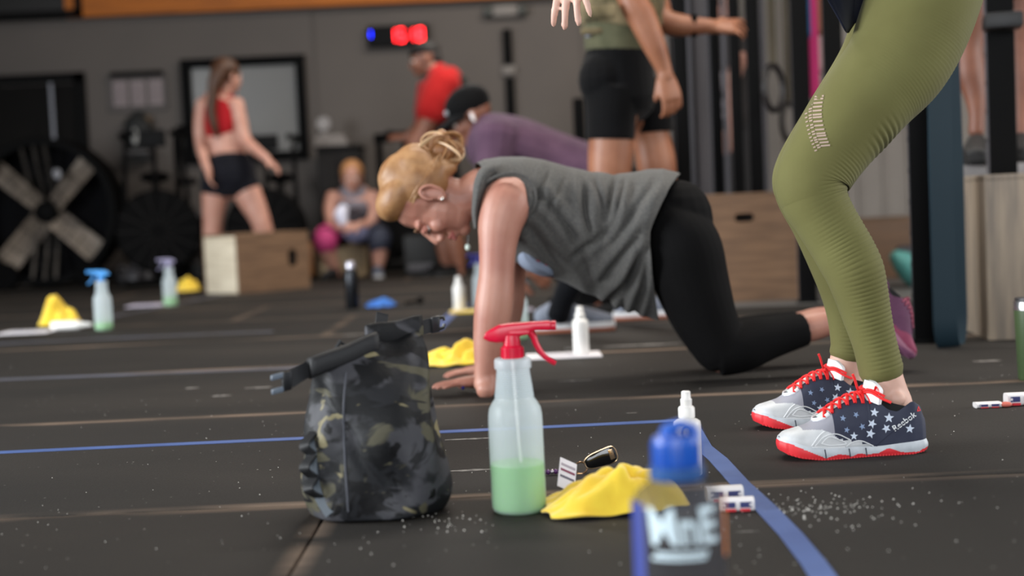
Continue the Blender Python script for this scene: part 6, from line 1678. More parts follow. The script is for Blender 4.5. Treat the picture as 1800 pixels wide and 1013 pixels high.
def trigger_head(r, c, z0, s, mat, face=-1, rz=0.0):
    """spray trigger: nozzle towards face*x, lever hanging on the other side in the photograph's view"""
    R3 = Matrix.Rotation(rz, 3, 'Z')
    def q(x, y, z): return Vector((c[0], c[1], z0)) + R3 @ (Vector((x * face * -1, y, z)) * s)
    mb = MB()
    mb.lathe([(.0165 * s, 0), (.0165 * s, .016 * s), (.013 * s, .019 * s), (.0125 * s, .030 * s), (.012 * s, .034 * s)], q(0, 0, 0), 28)
    for k in range(20):
        a = 2 * math.pi * k / 20; mb.box(q(0, 0, .008) + Vector((.0167 * s * math.cos(a), .0167 * s * math.sin(a), 0)), (.0016 * s, .0016 * s, .014 * s), Matrix.Rotation(a, 3, 'Z'))
    cl = mb.build('collar', mat, r)
    # housing profile in side view (x to the lever side, z up), given a rounded width
    top = [(-.042, .033), (-.038, .040), (-.030, .045), (-.018, .0505), (0, .0525), (.03, .053), (.058, .0535)]
    bot = [(-.042, .0305), (-.034, .026), (-.022, .0235), (-.012, .024), (0, .029), (.024, .034), (.036, .040), (.058, .0385)]
    rows = []
    for x in np.linspace(-.042, .058, 26):
        zt, zb = float(lerp_tab(top, x)), float(lerp_tab(bot, x)); w = .0095 if x > -.02 else .0095 - .0055 * (-.02 - x) / .022
        row = []
        for k in range(20):
            a = 2 * math.pi * k / 20
            row.append(tuple(q(x, w * math.copysign(abs(math.cos(a)) ** .5, math.cos(a)), (zt + zb) / 2 + (zt - zb) / 2 * math.copysign(abs(math.sin(a)) ** .55, math.sin(a)))))
        rows.append(row)
    mb = MB(); mb.grid(rows); hd_ = mb.build('spray_head', mat, r, sharp=50)
    mb = MB(); mb.box(q(.012, 0, .0375), (.030 * s, .0205 * s, .006 * s), R3, bevel=.0015 * s); mb.build('side_panel', mat, hd_)
    mb = MB(); mb.lathe([(.006 * s, 0), (.0075 * s, .004 * s), (.0075 * s, .010 * s)], q(.057, 0, .0455), 16, rot=R3 @ Matrix.Rotation(math.pi / 2 * -face, 3, 'Y')); mb.build('nozzle', mat, hd_)
    mb = MB()
    pts = [(.028, .038), (.033, .030), (.036, .020), (.042, .008), (.050, -.002), (.060, -.009), (.064, -.0115)]
    A = cr([(x, 0, z) for x, z in pts], 6)
    mb.tube([q(*p) for p in A], [.0048 * s * (1.1 - .35 * k / len(A)) for k in range(len(A))], 12, ratio=1.5, ref=R3 @ Vector((0, 1, 0)))
    mb.build('trigger', mat, hd_)
def spray_bottle(px, py, label, s, trig, level, face=-1, rz=0.0, liq=None, head=True, name='spray_bottle', group='spray bottles on the gym floor'):
    c = G(px, py); r = empty(name, (c.x, c.y, 0), label, 'spray bottle', group)
    prof = [(.001, .0012), (.034, 0), (.0385, .0025), (.0405, .008), (.0412, .02), (.041, .06), (.0408, .135), (.0402, .148), (.0385, .157), (.0335, .166), (.0292, .172)]
    z = .174
    for k in range(13):
        rr = .0288 - .0046 * k / 12
        prof += [(rr, z), (rr + .0011, z + .0015)]; z += .0032
    prof += [(.0242, z), (.0274, z + .001), (.0278, z + .003), (.0278, z + .0135), (.0262, z + .016), (.0200, z + .0165)]
    zt = z + .0165
    mb = MB(); mb.lathe([(a * s, b * s) for a, b in prof], (c.x, c.y, 0), 48, cap=False); mb.build('bottle', HDPE, r, sharp=60)
    inn = [(.001, .004), (.036, .004), (.0392, .009), (.0395, level), (.001, level)] if level < .16 else [(.001, .004), (.036, .004), (.0392, .009), (.039, .148), (.03, .168), (.001, .168)]
    mb = MB(); mb.lathe([(a * s, b * s) for a, b in inn], (c.x, c.y, 0), 40, cap=False); mb.build('liquid', liq or LIQ, r, sharp=60)
    if head: trigger_head(r, (c.x, c.y), zt * s, s, trig, face, rz)
    mb = MB(); mb.tube([(c.x, c.y, zt * s), (c.x + .004, c.y + .002, .1 * s), (c.x + .012, c.y, .006)], .0025 * s, 8); mb.build('dip_tube', WHITEP, r)
    return r
spray_bottle(913, 898, 'spray bottle with red trigger half full of green liquid beside the camo bag', 1.06, RPL, .0735, face=-1)
BPL = M('blue_plastic', (70, 146, 214), .35); GPL = M('pale_trigger', (150, 146, 176), .4)
spray_bottle(183, 580, 'spray bottle with light blue trigger and a little green liquid on the left', 1.0, BPL, .034, face=1)
spray_bottle(300, 538, 'spray bottle with pale grey trigger right by a yellow cloth and plyo box', 1.0, GPL, .05, face=1, rz=.3)
spray_bottle(912, 596, 'spray bottle seen behind the kneeling woman\'s arm, bright green liquid', .92, M('grey_trigger', (120, 124, 130), .4), .06, face=-1, rz=.6)
spray_bottle(846, 540, 'spray bottle with dark blue trigger behind the kneeling woman\'s forearm', .95, M('indigo_trigger', (52, 54, 150), .4), .08, face=1, rz=.5, liq=milky('clear_liquid', (214, 226, 224), .3))

# small white bottles of liquid chalk / mist
def small_bottle(px, py, label, hgt, rad, mist=False, z0=0.0, lying=None, lab=False):
    c = G(px, py, z0); r = empty('small_bottle', (c.x, c.y, z0), label, 'bottle', 'small white bottles on the gym floor')
    h = hgt
    if mist: prof = [(.001, 0), (rad * .9, 0), (rad, .003), (rad, h * .60), (rad * .96, h * .64), (rad * .75, h * .665), (rad * .5, h * .68), (rad * .5, h * .70)]
    else: prof = [(.001, 0), (rad * .9, 0), (rad, .003), (rad, h * .66), (rad * .92, h * .71), (rad * .62, h * .74), (rad * .60, h * .77)]
    R3 = None if lying is None else Matrix.Rotation(lying, 3, 'Z') @ Matrix.Rotation(math.pi / 2, 3, 'Y')
    o = Vector((c.x, c.y, z0 + (rad if lying is not None else 0)))
    mb = MB(); mb.lathe(prof, o, 28, rot=R3); b_ = mb.build('bottle', WHITEP, r, sharp=50)
    R_ = R3 or Matrix.Identity(3)
    mb = MB()
    if mist:
        mb.lathe([(rad * .60, h * .69), (rad * .60, h * .80), (rad * .5, h * .82)], o, 24, rot=R3); cp = mb.build('collar', WHITEP, r)
        mb = MB(); mb.lathe([(rad * .40, h * .81), (rad * .42, h * .90), (rad * .34, h * .915), (rad * .33, h * .99), (rad * .25, h)], o, 24, rot=R3); mb.build('mist_cap', WHITEP, r)
    else:
        mb.lathe([(rad * .66, h * .77), (rad * .64, h * .84), (rad * .5, h * .86), (rad * .42, h * .98), (rad * .3, h)], o, 24, rot=R3); mb.build('cap', WHITEP, r)
    if lab:
        mb = MB(); rows = []
        for i in range(9):
            row = []
            for k in range(15):
                a = -math.pi / 2 - .35 + .62 * (k / 14 - .5) * 2; row.append((o.x + (rad + .0006) * math.cos(a), o.y + (rad + .0006) * math.sin(a), h * (.12 + .40 * i / 8)))
            rows.append(row)
        mb.grid(rows, closed_u=False); l_ = mb.build('label', M('label_violet', (196, 196, 226), .6), b_, sharp=0)
        mb = MB(); pts = [(o.x + (rad + .0012) * math.cos(-1.75 + .30 * math.cos(2 * math.pi * k / 24)), o.y + (rad + .0012) * math.sin(-1.75 + .30 * math.cos(2 * math.pi * k / 24)), h * .53 + .010 * math.sin(2 * math.pi * k / 24)) for k in range(25)]
        mb.tube(pts, .0015, 6); mb.build('round_mark', M('mark_blue', (70, 110, 200), .5), l_)
    return r
small_bottle(1211, 836, 'small white mist spray bottle behind the blue-capped water bottle', .150, .0245, mist=True, lab=True)
small_bottle(1022, 622, 'tall white bottle standing on a white card under the kneeling woman', .155, .026, z0=.004)
small_bottle(808, 545, 'white bottle standing on a folded yellow cloth at the back', .165, .029, z0=.010)
small_bottle(92, 581, 'white bottle lying on its side by the left yellow cloth', .20, .022, lying=-.12)
# white score cards lying flat
def card(px0, px1, py, label, d=.10, z=.0, mat=None, thick=.004, rz=None):
    a, b_ = G(px0, py + .045 * (px1 - px0) / 2, z), G(px1, py - .045 * (px1 - px0) / 2, z); m_ = (a + b_) / 2
    mb = MB(); mb.box((m_.x, m_.y, z + thick / 2), ((b_ - a).length, d, thick), Matrix.Rotation(rz or 0, 3, 'Z'), bevel=.0008)
    r = empty('score_card', (m_.x, m_.y, z), label, 'card', 'white score cards on the gym floor'); c_ = mb.build('card', mat or M('card_white', (222, 218, 222), .6), r)
    mb = MB()
    for k in range(4): mb.box((m_.x - (b_ - a).length * .1, m_.y - d * .3 + d * .2 * k, z + thick + .0003), ((b_ - a).length * (.55 - .08 * (k % 2)), d * .035, .0005), Matrix.Rotation(rz or 0, 3, 'Z'))
    t_ = mb.build('written_lines', M('ink_grey', (120, 122, 140), .7), c_, flat=True); t_['kind'] = 'stuff'
    return r
card(925, 1056, 626, 'white card under the white bottle by the kneeling woman', .16)
card(896, 938, 545, 'pale card lying by the grey shoe of the man in shorts', .18, mat=M('card_lilac', (204, 196, 214), .6))
card(5, 95, 584, 'white card at the far left beside the yellow cloth', .2)
card(228, 292, 537, 'pale card left of the spray bottle near the plyo box', .22, mat=M('card_lilac', (204, 196, 214), .6))
mb = MB(); 
for k in range(3):
    p = G(1000 + 9 * k, 617 - k, .004); mb.tube([p + Vector((.012 * math.cos(a), .004 * math.sin(a), .005 + .006 * math.sin(a * 2 + k))) for a in np.linspace(0, 6.28, 14)], .0018, 6)
tag(mb.build('loose_chain', M('chain_silver', (128, 126, 122), .3, metal=.8)), 'thin silver chain heap beside the white bottle on the card', 'chain')

# yellow microfibre cloths
YEL = M('yellow_cloth', (240, 208, 58), .9, var=(16, (228, 186, 44)), bump=(420, .6, .0012), sheen=.4)
def cloth_heap(px, py, label, L_, D_, Hh, seed, rz=0.0, base=0.0, tilt=0.0, prof=None, ridges=None, mat=None, nm='cleaning_cloth', cat='cloth', group='yellow cleaning cloths', th=.004):
    c = G(px, py); r_ = random.Random(seed); nu, nv = 84, 56
    fs = ridges or [(r_.uniform(-.8, .8), r_.uniform(-.7, .7), r_.uniform(-1.2, 1.2), r_.uniform(.10, .22), r_.uniform(.5, 1.0)) for _ in range(9)]
    ph = [r_.uniform(0, 6.28) for _ in range(6)]
    V = []; R3 = Matrix.Rotation(rz, 3, 'Z')
    for i in range(nu + 1):
        for j in range(nv + 1):
            u, v = -1 + 2 * i / nu, -1 + 2 * j / nv
            e = max(abs(u), abs(v)); ru = math.hypot(u, v)
            edge = 1 + .10 * math.sin(3 * math.atan2(v, u) + ph[0]) + .06 * math.sin(7 * math.atan2(v, u) + ph[1])
            sq = e / max(ru, 1e-6); x = u * sq ** .55 * edge; y = v * sq ** .55 * edge
            x *= L_ / 2; y *= D_ / 2
            h = 0.0
            for (cx_, cy_, an, w, a) in fs:
                d = (u - cx_) * math.sin(an) - (v - cy_) * math.cos(an); l_ = (u - cx_) * math.cos(an) + (v - cy_) * math.sin(an)
                h = max(h, a * math.exp(-(d / w) ** 2) * math.exp(-(l_ / .75) ** 2)) + .18 * a * math.exp(-(d / (w * .6)) ** 2) * math.exp(-(l_ / .5) ** 2)
            h = h * (1 - base * .45) + base * max(0, 1 - .55 * u * u - .45 * v * v) * (1 + tilt * u)
            if prof: h = (.82 + .30 * h) * float(lerp_tab(prof, u)) * (1 - max(0, v) ** 2 * .5) * min(1, (v + 1.02) * 2.2) ** .7
            h += .10 * (math.sin(5.1 * u + 2.2 * v + ph[2]) * .5 + .5) + .05 * math.sin(11 * u - 7 * v + ph[3]) + .04 * math.sin(17 * v + 6 * u + ph[4])
            fall = (1 - min(1, e) ** 5) ; z = max(.0, Hh * h * fall) + .0025 + .004 * (.5 + .5 * math.sin(9 * math.atan2(v, u) + ph[5])) * e
            V.append(Vector((c.x, c.y, 0)) + R3 @ Vector((x, y, z)))
    F = [(i * (nv + 1) + j, (i + 1) * (nv + 1) + j, (i + 1) * (nv + 1) + j + 1, i * (nv + 1) + j + 1) for i in range(nu) for j in range(nv)]
    mb = MB(); mb.add(V, F); o = mb.build(nm, mat or YEL, sharp=0); so = o.modifiers.new('thickness', 'SOLIDIFY'); so.thickness = th; so.offset = 1
    return tag(o, label, cat, group)
cloth_heap(1070, 896, 'crumpled yellow cloth beside the red-trigger spray bottle', .222, .13, .054, 3, .04,
           prof=[(-1, .14), (-.8, .34), (-.55, .60), (-.25, .82), (0, .98), (.2, 1.0), (.42, .96), (.6, .98), (.8, 1.04), (.94, 1.0), (1, .5)],
           ridges=[(-.1, -.2, .75, .12, .9), (-.45, -.45, .35, .10, .8), (.25, -.35, 1.2, .13, 1.0), (.6, -.3, -.8, .12, .9), (.05, -.7, .1, .12, .8), (-.7, -.3, .5, .10, .7), (.75, -.6, .5, .12, .6), (.4, .3, .2, .2, .5)])
cloth_heap(792, 641, 'yellow cloth lying behind the hands of the kneeling woman', .22, .16, .066, 8, 0, ridges=[(.55, 0, .9, .26, .95), (-.3, .2, .2, .2, .55), (-.7, 0, -.8, .2, .45), (.1, -.2, -.3, .18, .5), (.8, -.1, 1.3, .2, .7)])
cloth_heap(108, 572, 'crumpled yellow cloth behind the lying white bottle on the left', .20, .18, .115, 12, 0, .55, -.35, ridges=[(-.25, 0, 1.2, .42, .75), (.5, .1, .1, .3, .3), (-.5, .2, .8, .3, .4)])
cloth_heap(330, 512, 'flat folded yellow cloth between the spray bottle and the box side painted as lit', .16, .2, .085, 15, 0, ridges=[(0, 0, .1, .6, .85), (.4, .2, .3, .5, .7), (-.4, 0, .1, .5, .7)])
# folded cloth under the back white bottle
a = G(826, 549); mb = MB(); mb.box((a.x, a.y, .006), (.19, .14, .010), bevel=.004, seg=3); mb.box((a.x + .01, a.y + .01, .0), (.20, .15, .006), bevel=.002)
tag(mb.build('cleaning_cloth', YEL), 'flat folded yellow cloth under the back white bottle', 'cloth', 'yellow cleaning cloths')
# dark metal tumbler, blue pouch and black strap
a = G(620, 543); r = empty('metal_tumbler', (a.x, a.y, 0), 'tall dark metal bottle with silver cap standing on the mats', 'bottle')
mb = MB(); mb.lathe([(.001, 0), (.033, 0), (.0355, .004), (.0355, .185), (.031, .205), (.022, .213), (.022, .22)], (a.x, a.y, 0), 36); mb.build('bottle', M('tumbler_dark', (40, 42, 46), .25, metal=.7), r)
mb = MB(); mb.lathe([(.024, .214), (.0245, .244), (.020, .250), (.001, .251)], (a.x, a.y, 0), 30); mb.build('cap', M('cap_silver', (196, 192, 204), .25, metal=.6), r)
cloth_heap(668, 540, 'flat blue cloth pouch right of the dark metal bottle', .155, .11, .042, 31, 0, mat=M('blue_cloth', (62, 124, 204), .8, var=(20, (50, 100, 180))), nm='blue_pouch', cat='pouch', group=None, ridges=[(.3, 0, .2, .5, .8), (-.4, .1, .2, .4, .5)])
a = G(728, 536); r = empty('hand_gripper', (a.x, a.y, 0), 'small black gripper lying right of the blue pouch', 'gripper')
mb = MB(); A = cr([(a.x - .05, a.y, .010), (a.x - .02, a.y, .014), (a.x + .02, a.y + .01, .018), (a.x + .035, a.y, .022)], 5); mb.tube([Vector(q) for q in A], .008, 8); mb.build('grip', BLACKR, r)
mb = MB(); mb.ell((a.x + .035, a.y, .022), (.018, .014, .020)); mb.build('knob', BLACKM, r)

# ------------------------------------------------------------------ camouflage dry bag
def camo_material():
    m = bpy.data.materials.new('black_camo'); m.use_nodes = True
    nt, N, L, b = nodes_of(m); tc = N.new('ShaderNodeTexCoord'); mp = N.new('ShaderNodeMapping'); mp.inputs['Scale'].default_value = (1.0, 1.0, 1.6); L.new(tc.outputs['Object'], mp.inputs[0])
    def lay(scale, seed, lo, hi, dist=1.2):
        n = N.new('ShaderNodeTexNoise'); n.noise_dimensions = '4D'; n.inputs['W'].default_value = seed; n.inputs['Scale'].default_value = scale; n.inputs['Detail'].default_value = 3; n.inputs['Distortion'].default_value = dist
        L.new(mp.outputs[0], n.inputs[0]); r = N.new('ShaderNodeMapRange'); r.inputs[1].default_value = lo; r.inputs[2].default_value = hi; L.new(n.outputs[0], r.inputs[0]); return r.outputs[0]
    cur = None
    for col, (sc_, sd, lo, hi) in (((64, 64, 68), (7, 1.3, .47, .53)), ((17, 18, 20), (8, 4.1, .50, .54)), ((78, 75, 60), (9, 7.7, .555, .59)), ((124, 116, 88), (11, 2.9, .615, .645)), ((14, 14, 16), (12, 9.2, .57, .60))):
        mx = N.new('ShaderNodeMix'); mx.data_type = 'RGBA'; L.new(lay(sc_, sd, lo, hi), mx.inputs[0])
        if cur is None: mx.inputs[6].default_value = (*lin((33, 34, 37)), 1)
        else: L.new(cur, mx.inputs[6])
        mx.inputs[7].default_value = (*lin(col), 1); cur = mx.outputs[2]
    L.new(cur, b.inputs['Base Color']); b.inputs['Roughness'].default_value = .6; b.inputs['Specular IOR Level'].default_value = .25
    n2 = N.new('ShaderNodeTexNoise'); n2.inputs['Scale'].default_value = 26; n2.inputs['Detail'].default_value = 6; L.new(tc.outputs['Object'], n2.inputs[0])
    bp = N.new('ShaderNodeBump'); bp.inputs['Strength'].default_value = .5; bp.inputs['Distance'].default_value = .006; L.new(n2.outputs[0], bp.inputs['Height']); L.new(bp.outputs[0], b.inputs['Normal'])
    return m
CAMO = camo_material()
YBAG = 2.20
bb = G(662, 918); r = empty('dry_bag', (bb.x, bb.y + .09, 0), 'black camouflage roll-top dry bag standing in front', 'bag')
YB0 = bb.y + .09
# (z fraction) left px, right px, half depth
prof = [(918, 572, 742, .075), (910, 556, 762, .088), (890, 545, 780, .098), (860, 538, 789, .104), (820, 536, 786, .105), (780, 540, 779, .100), (740, 545, 769, .090), (700, 548, 760, .074), (660, 546, 751, .054), (632, 545, 745, .034), (612, 546, 740, .020), (606, 548, 738, .014)]
n = 120; rows = []
A = cr([list(p) for p in prof], 8)
for i, (py, xl, xr, hd_) in enumerate(A):
    t = i / (len(A) - 1); row = []
    c0 = P((xl + xr) / 2, py, YB0); k = mpp(c0); hw = (xr - xl) / 2 * k; z = max(c0.z, .004 + .0 * t)
    if i == 0: z = .003
    tilt = max(0, (t - .62) / .38) ** 1.4
    for j in range(n):
        a = 2 * math.pi * j / n; ca, sa = math.cos(a), math.sin(a)
        ex = 1 - .30 * t
        x = hw * math.copysign(abs(ca) ** (.80 * ex + .2), ca); y = hd_ * math.copysign(abs(sa) ** (.85), sa)
        # creases
        f = .006 * math.sin(3 * a + 9 * t) * math.sin(math.pi * t) + .004 * math.sin(7 * a - 14 * t) * math.sin(math.pi * t)
        dd = (x + .02) - (.62 - t) * .20
        if sa < 0: f -= .020 * math.exp(-((x - .035 - (.50 - t) * .10) / .020) ** 2) * math.exp(-((t - .30) / .13) ** 2)
        if sa < 0: f += .016 * math.exp(-((x - .065) / .03) ** 2) * math.exp(-((t - .20) / .10) ** 2)
        if sa < 0: f -= .012 * math.exp(-((x + .03 + .25 * (t - .5)) / .012) ** 2) * math.exp(-((t - .45) / .22) ** 2)
        zz = z + tilt * (x * .16) + tilt * .004 * math.sin(5 * x / .05)
        row.append((c0.x + x + ca * f, YB0 + y + sa * f + tilt * x * .55, max(zz, .003)))
    rows.append(row)
mb = MB(); mb.grid(rows); body = mb.build('bag_body', CAMO, r, sharp=0)
WEB = M('webbing_black', (24, 25, 28), .6, bump=(500, .5, .0008)); BUK = M('buckle_black', (22, 23, 26), .35)
# rolled closure: left half rolled down into a thick band, right half standing
topL, topR = Vector(rows[-1][n // 2]), Vector(rows[-1][0])
ax = (topR - topL).normalized()
def roll(p0, p1, w, th, nm, mat, par, wob=.0):
    m_ = MB(); rr = []
    for i in range(14):
        q = i / 13; c_ = p0.lerp(p1, q); row = []
        for k in range(18):
            a = 2 * math.pi * k / 18
            row.append(tuple(c_ + Vector((-ax.y, ax.x, 0)).normalized() * (th * math.cos(a)) + Vector((0, 0, 1)) * (w * math.copysign(abs(math.sin(a)) ** .6, math.sin(a)) + wob * math.sin(q * 9))))
        rr.append(row)
    m_.grid(rr); return m_.build(nm, mat, par, sharp=0)
nrm = Vector((-ax.y, ax.x, 0)).normalized() * -1
if nrm.y > 0: nrm = -nrm
roll(topL + nrm * .016 + Vector((-.004, 0, -.012)), topL.lerp(topR, .56) + nrm * .016 + Vector((0, 0, .002)), .017, .012, 'rolled_edge', WEB, r, .001)
roll(topL.lerp(topR, .5) + nrm * .004 + Vector((0, 0, .012)), topR + nrm * .002 + Vector((0, 0, .004)), .020, .007, 'standing_edge', CAMO, r, .0015)
def strap(pts, w, nm, mat, th=.0025, up=Vector((0, 0, 1))):
    m_ = MB(); A_ = cr([tuple(p) for p in pts], 6); rr = []
    for i, p in enumerate(A_):
        p = Vector(p); t_ = Vector(A_[min(i + 1, len(A_) - 1)]) - Vector(A_[max(i - 1, 0)]); t_.normalize(); u_ = (up - t_ * up.dot(t_)).normalized(); n_ = t_.cross(u_)
        rr.append([tuple(p + u_ * (w / 2 * a_) + n_ * (th / 2 * b_)) for a_, b_ in ((-1, -1), (1, -1), (1, 1), (-1, 1))])
    m_.grid(rr); return m_.build(nm, mat, r, sharp=30)
eL = topL + Vector((-.002, 0, -.012)); 
sL = strap([eL + nrm * .01, eL + ax * -.018 + nrm * .012 + Vector((0, 0, -.004)), eL + ax * -.036 + nrm * .012 + Vector((0, 0, -.010))], .026, 'closure_strap', WEB)
bl = eL + ax * -.036 + nrm * .012 + Vector((0, 0, -.010))
mb = MB(); R3 = Matrix((ax, nrm, Vector((0, 0, 1)))).transposed()
mb.box(bl + ax * -.004, (.016, .009, .030), R3, bevel=.003); bk = mb.build('buckle_socket', BUK, r)
for dz in (-.0105, .0115):
    mb = MB(); mb.box(bl + ax * -.019 + Vector((0, 0, dz)), (.022, .008, .009), R3, bevel=.003); mb.build('buckle_prong', M('buckle_worn', (92, 102, 114), .35), bk)
eR = topR + Vector((0, 0, .002))
strap([eR, eR + ax * .014 + Vector((0, 0, .001)), eR + ax * .022], .024, 'closure_strap', WEB)
mb = MB(); mb.box(eR + ax * .026, (.016, .009, .028), R3, bevel=.003); bk = mb.build('buckle_socket', BUK, r)
for dz in (-.010, .010):
    mb = MB(); mb.tube([eR + ax * .034 + Vector((0, 0, dz)), eR + ax * .042 + Vector((0, 0, dz * .9)), eR + ax * .044 + Vector((0, 0, dz * .3))], .003, 8); mb.build('buckle_prong', BUK, bk)
mt = topL.lerp(topR, .64) + nrm * -.002
strap([mt + Vector((0, 0, .004)), mt + Vector((.001, 0, .024)), mt + Vector((.003, .003, .038)), mt + Vector((.004, .006, .044))], .020, 'top_strap', WEB, up=ax)
for q in (.28, .57):
    p = topL.lerp(topR, q) + Vector((0, 0, .006)); mb = MB(); mb.tube([p + ax * -.008, p + Vector((0, 0, .010)), p + ax * .010], .0035, 8); mb.build('bar_tack', WEB, r)
# side webbing with loops along the left edge
bt = BVHTree.FromPolygons([Vector(v) for v in sum([list(map(tuple, q)) for q in rows], [])], [(i * n + j, i * n + (j + 1) % n, (i + 1) * n + (j + 1) % n, (i + 1) * n + j) for i in range(len(rows) - 1) for j in range(n)])
pts = []
for py, px in ((760, 552), (800, 549), (840, 552), (875, 562), (905, 580)):
    v = ray(px, py).normalized(); h_ = bt.ray_cast(EYE, v); pts.append((h_[0] if h_[0] is not None else P(px, py, YB0)) - v * .002)
strap(pts, .016, 'side_webbing', M('webbing_grey', (74, 82, 90), .6), .003, up=Vector((.94, -.3, .12)))
for k in range(3):
    q = [pts[k], pts[k].lerp(pts[k + 1], .5) + Vector((-.012, -.014, 0)), pts[k + 1]]; strap(q, .018, 'webbing_loop', WEB, .003, up=Vector((.9, -.4, .1)))
# seams
for (pxs) in (((608, 655), (604, 720), (606, 800), (612, 900)),):
    pp = []
    for px, py in cr(pxs, 8):
        v = ray(px, py).normalized(); h_ = bt.ray_cast(EYE, v)
        if h_[0] is not None: pp.append(h_[0] - v * .0005)
    mb = MB(); mb.tube(pp, .0016, 6); mb.build('seam', M('seam_grey', (70, 72, 80), .6), r)

# ------------------------------------------------------------------ smoky water bottle with blue cap, very near the lens
YW = 1.39
wc = P(1192, 900, YW); r = empty('water_bottle', (wc.x, YW, 0), 'smoky water bottle with blue cap closest to the viewer', 'bottle')
SMOKE = milky('smoky_plastic', (84, 86, 94), .60); 
W_ = .0475
mb = MB(); mb.lathe([(.001, .002), (W_ * .86, 0), (W_ * .97, .005), (W_, .014), (W_, .165), (W_ * .985, .175), (W_ * .90, .184), (W_ * .70, .192), (W_ * .56, .196), (W_ * .54, .200), (W_ * .54, .212)], (wc.x, YW, 0), 48, cap=False)
wb = mb.build('bottle', SMOKE, r, sharp=60)
mb = MB(); mb.lathe([(.001, .006), (W_ * .92, .008), (W_ * .94, .02), (W_ * .94, .135), (.001, .135)], (wc.x, YW, 0), 40, cap=False); mb.build('water', milky('water_smoky', (70, 60, 52), .72), r, sharp=60)
BLUE1 = M('cap_blue', (22, 88, 184), .35, var=(30, (16, 72, 166))); BLUE2 = M('cap_ring_blue', (44, 82, 138), .4)
mb = MB(); mb.lathe([(W_ * .58, .198), (W_ * .60, .200), (W_ * .60, .209), (W_ * .56, .211)], (wc.x, YW, 0), 40); mb.build('neck_ring', BLUE2, r)
mb = MB(); mb.lathe([(W_ * .50, .209), (W_ * .505, .212), (W_ * .51, .236), (W_ * .47, .241), (W_ * .30, .243), (.001, .243)], (wc.x, YW, 0), 40)
for k in range(26):
    a = 2 * math.pi * k / 26; mb.box((wc.x + W_ * .51 * math.cos(a), YW + W_ * .51 * math.sin(a), .224), (.002, .003, .022), Matrix.Rotation(a, 3, 'Z'))
cp = mb.build('cap', BLUE1, r, sharp=50)
mb = MB(); mb.tube([(wc.x - .012, YW, .240), (wc.x - .008, YW, .250), (wc.x + .006, YW, .253), (wc.x + .019, YW, .248), (wc.x + .022, YW, .238)], .0055, 10, ratio=1.4); mb.build('carry_loop', BLUE1, cp)
mb = MB(); mb.lathe([(.010, .243), (.0095, .249), (.006, .251)], (wc.x - .006, YW, 0), 20); mb.build('spout', BLUE1, cp)
def wrap_band(a0, a1, z0, z1, nm, mat, off=.0005):
    m_ = MB(); rr = []
    for i in range(5):
        z = z0 + (z1 - z0) * i / 4
        rr.append([(wc.x + (W_ + off) * math.cos(a0 + (a1 - a0) * k / 20), YW + (W_ + off) * math.sin(a0 + (a1 - a0) * k / 20), z) for k in range(21)])
    m_.grid(rr, closed_u=False); return m_.build(nm, mat, wb, sharp=0)
zl0, zl1 = P(1192, 985, YW - W_).z, P(1192, 892, YW - W_).z
wrap_band(-.42, .10, zl0 - .006, zl1 + .002, 'orange_stripe', M('print_orange', (236, 136, 56), .5))
wrap_band(-math.pi - .25, -math.pi + .66, .02, zl1 + .001, 'blue_stripe', M('print_blue', (62, 78, 168), .5))
def wrap_print(s, size, az, zc, nm, mat, sx=1.0, slant=0.0):
    vs, fs = text_mesh(s, size, .0012); pts = []
    for (u, v) in vs:
        a = az + (u * sx + v * slant) / W_; pts.append((wc.x + (W_ + .0008) * math.cos(a), YW + (W_ + .0008) * math.sin(a), zc + v))
    m_ = MB(); m_.add(pts, fs); return m_.build(nm, mat, wb, flat=True, recalc=False)
PWH = M('print_pale', (206, 224, 232), .5); zc_ = (zl0 + zl1) / 2
wrap_print('MnE', .052, -math.pi / 2 - .02, zc_ + .004, 'lettering', M('print_ice', (206, 224, 232), .5), 0.80, -.12)
for k, (z, a0, a1) in enumerate(((zc_ - .021, -2.20, -1.05), (zc_ - .026, -2.3, -1.1))): wrap_band(a0, a1, z - .0018, z + .0018, 'underline', M('print_ice', (206, 224, 232), .5), .0009)

# ------------------------------------------------------------------ keys, card, wrist wraps, green tumbler
kp = G(1052, 832); r = empty('car_key', (kp.x, kp.y, 0), 'black car key fob with bronze ring and purple bead strap behind the yellow cloth', 'key')
kz = .025
mb = MB(); R3 = Matrix.Rotation(.10, 3, 'Z') @ Matrix.Rotation(-.30, 3, 'Y'); kc = Vector((kp.x + .005, kp.y + .01, kz))
rows = []
for th, k_ in ((-.0065, .86), (-.005, .97), (0, 1.0), (.005, .97), (.0065, .86)):
    row = []
    for k in range(36):
        a = 2 * math.pi * k / 36; x = .030 * math.copysign(abs(math.cos(a)) ** .55, math.cos(a)); z = (.0145 + .0035 * (x / .03)) * math.copysign(abs(math.sin(a)) ** .6, math.sin(a))
        row.append(tuple(kc + R3 @ Vector((x * k_, th, z * k_))))
    rows.append(row)
mb.grid(rows); fb = mb.build('fob', M('fob_black', (18, 18, 20), .15, coat=.5), r)
mb = MB(); mb.tube([kc + R3 @ Vector((.0305 * math.copysign(abs(math.cos(a)) ** .55, math.cos(a)), -.004, (.0145 + .0035 * math.cos(a)) * math.copysign(abs(math.sin(a)) ** .6, math.sin(a)))) for a in 2 * np.pi * np.arange(41) / 40], .0014, 8); mb.build('chrome_rim', M('chrome_bronze', (196, 168, 136), .2, metal=.9), fb)
mb = MB(); mb.box(kc + R3 @ Vector((.021, -.006, .001)), (.009, .003, .019), R3, bevel=.001); mb.build('bronze_band', M('chrome_bronze', (196, 168, 136), .2, metal=.9), fb)
rc = kc + R3 @ Vector((-.039, 0, -.004))
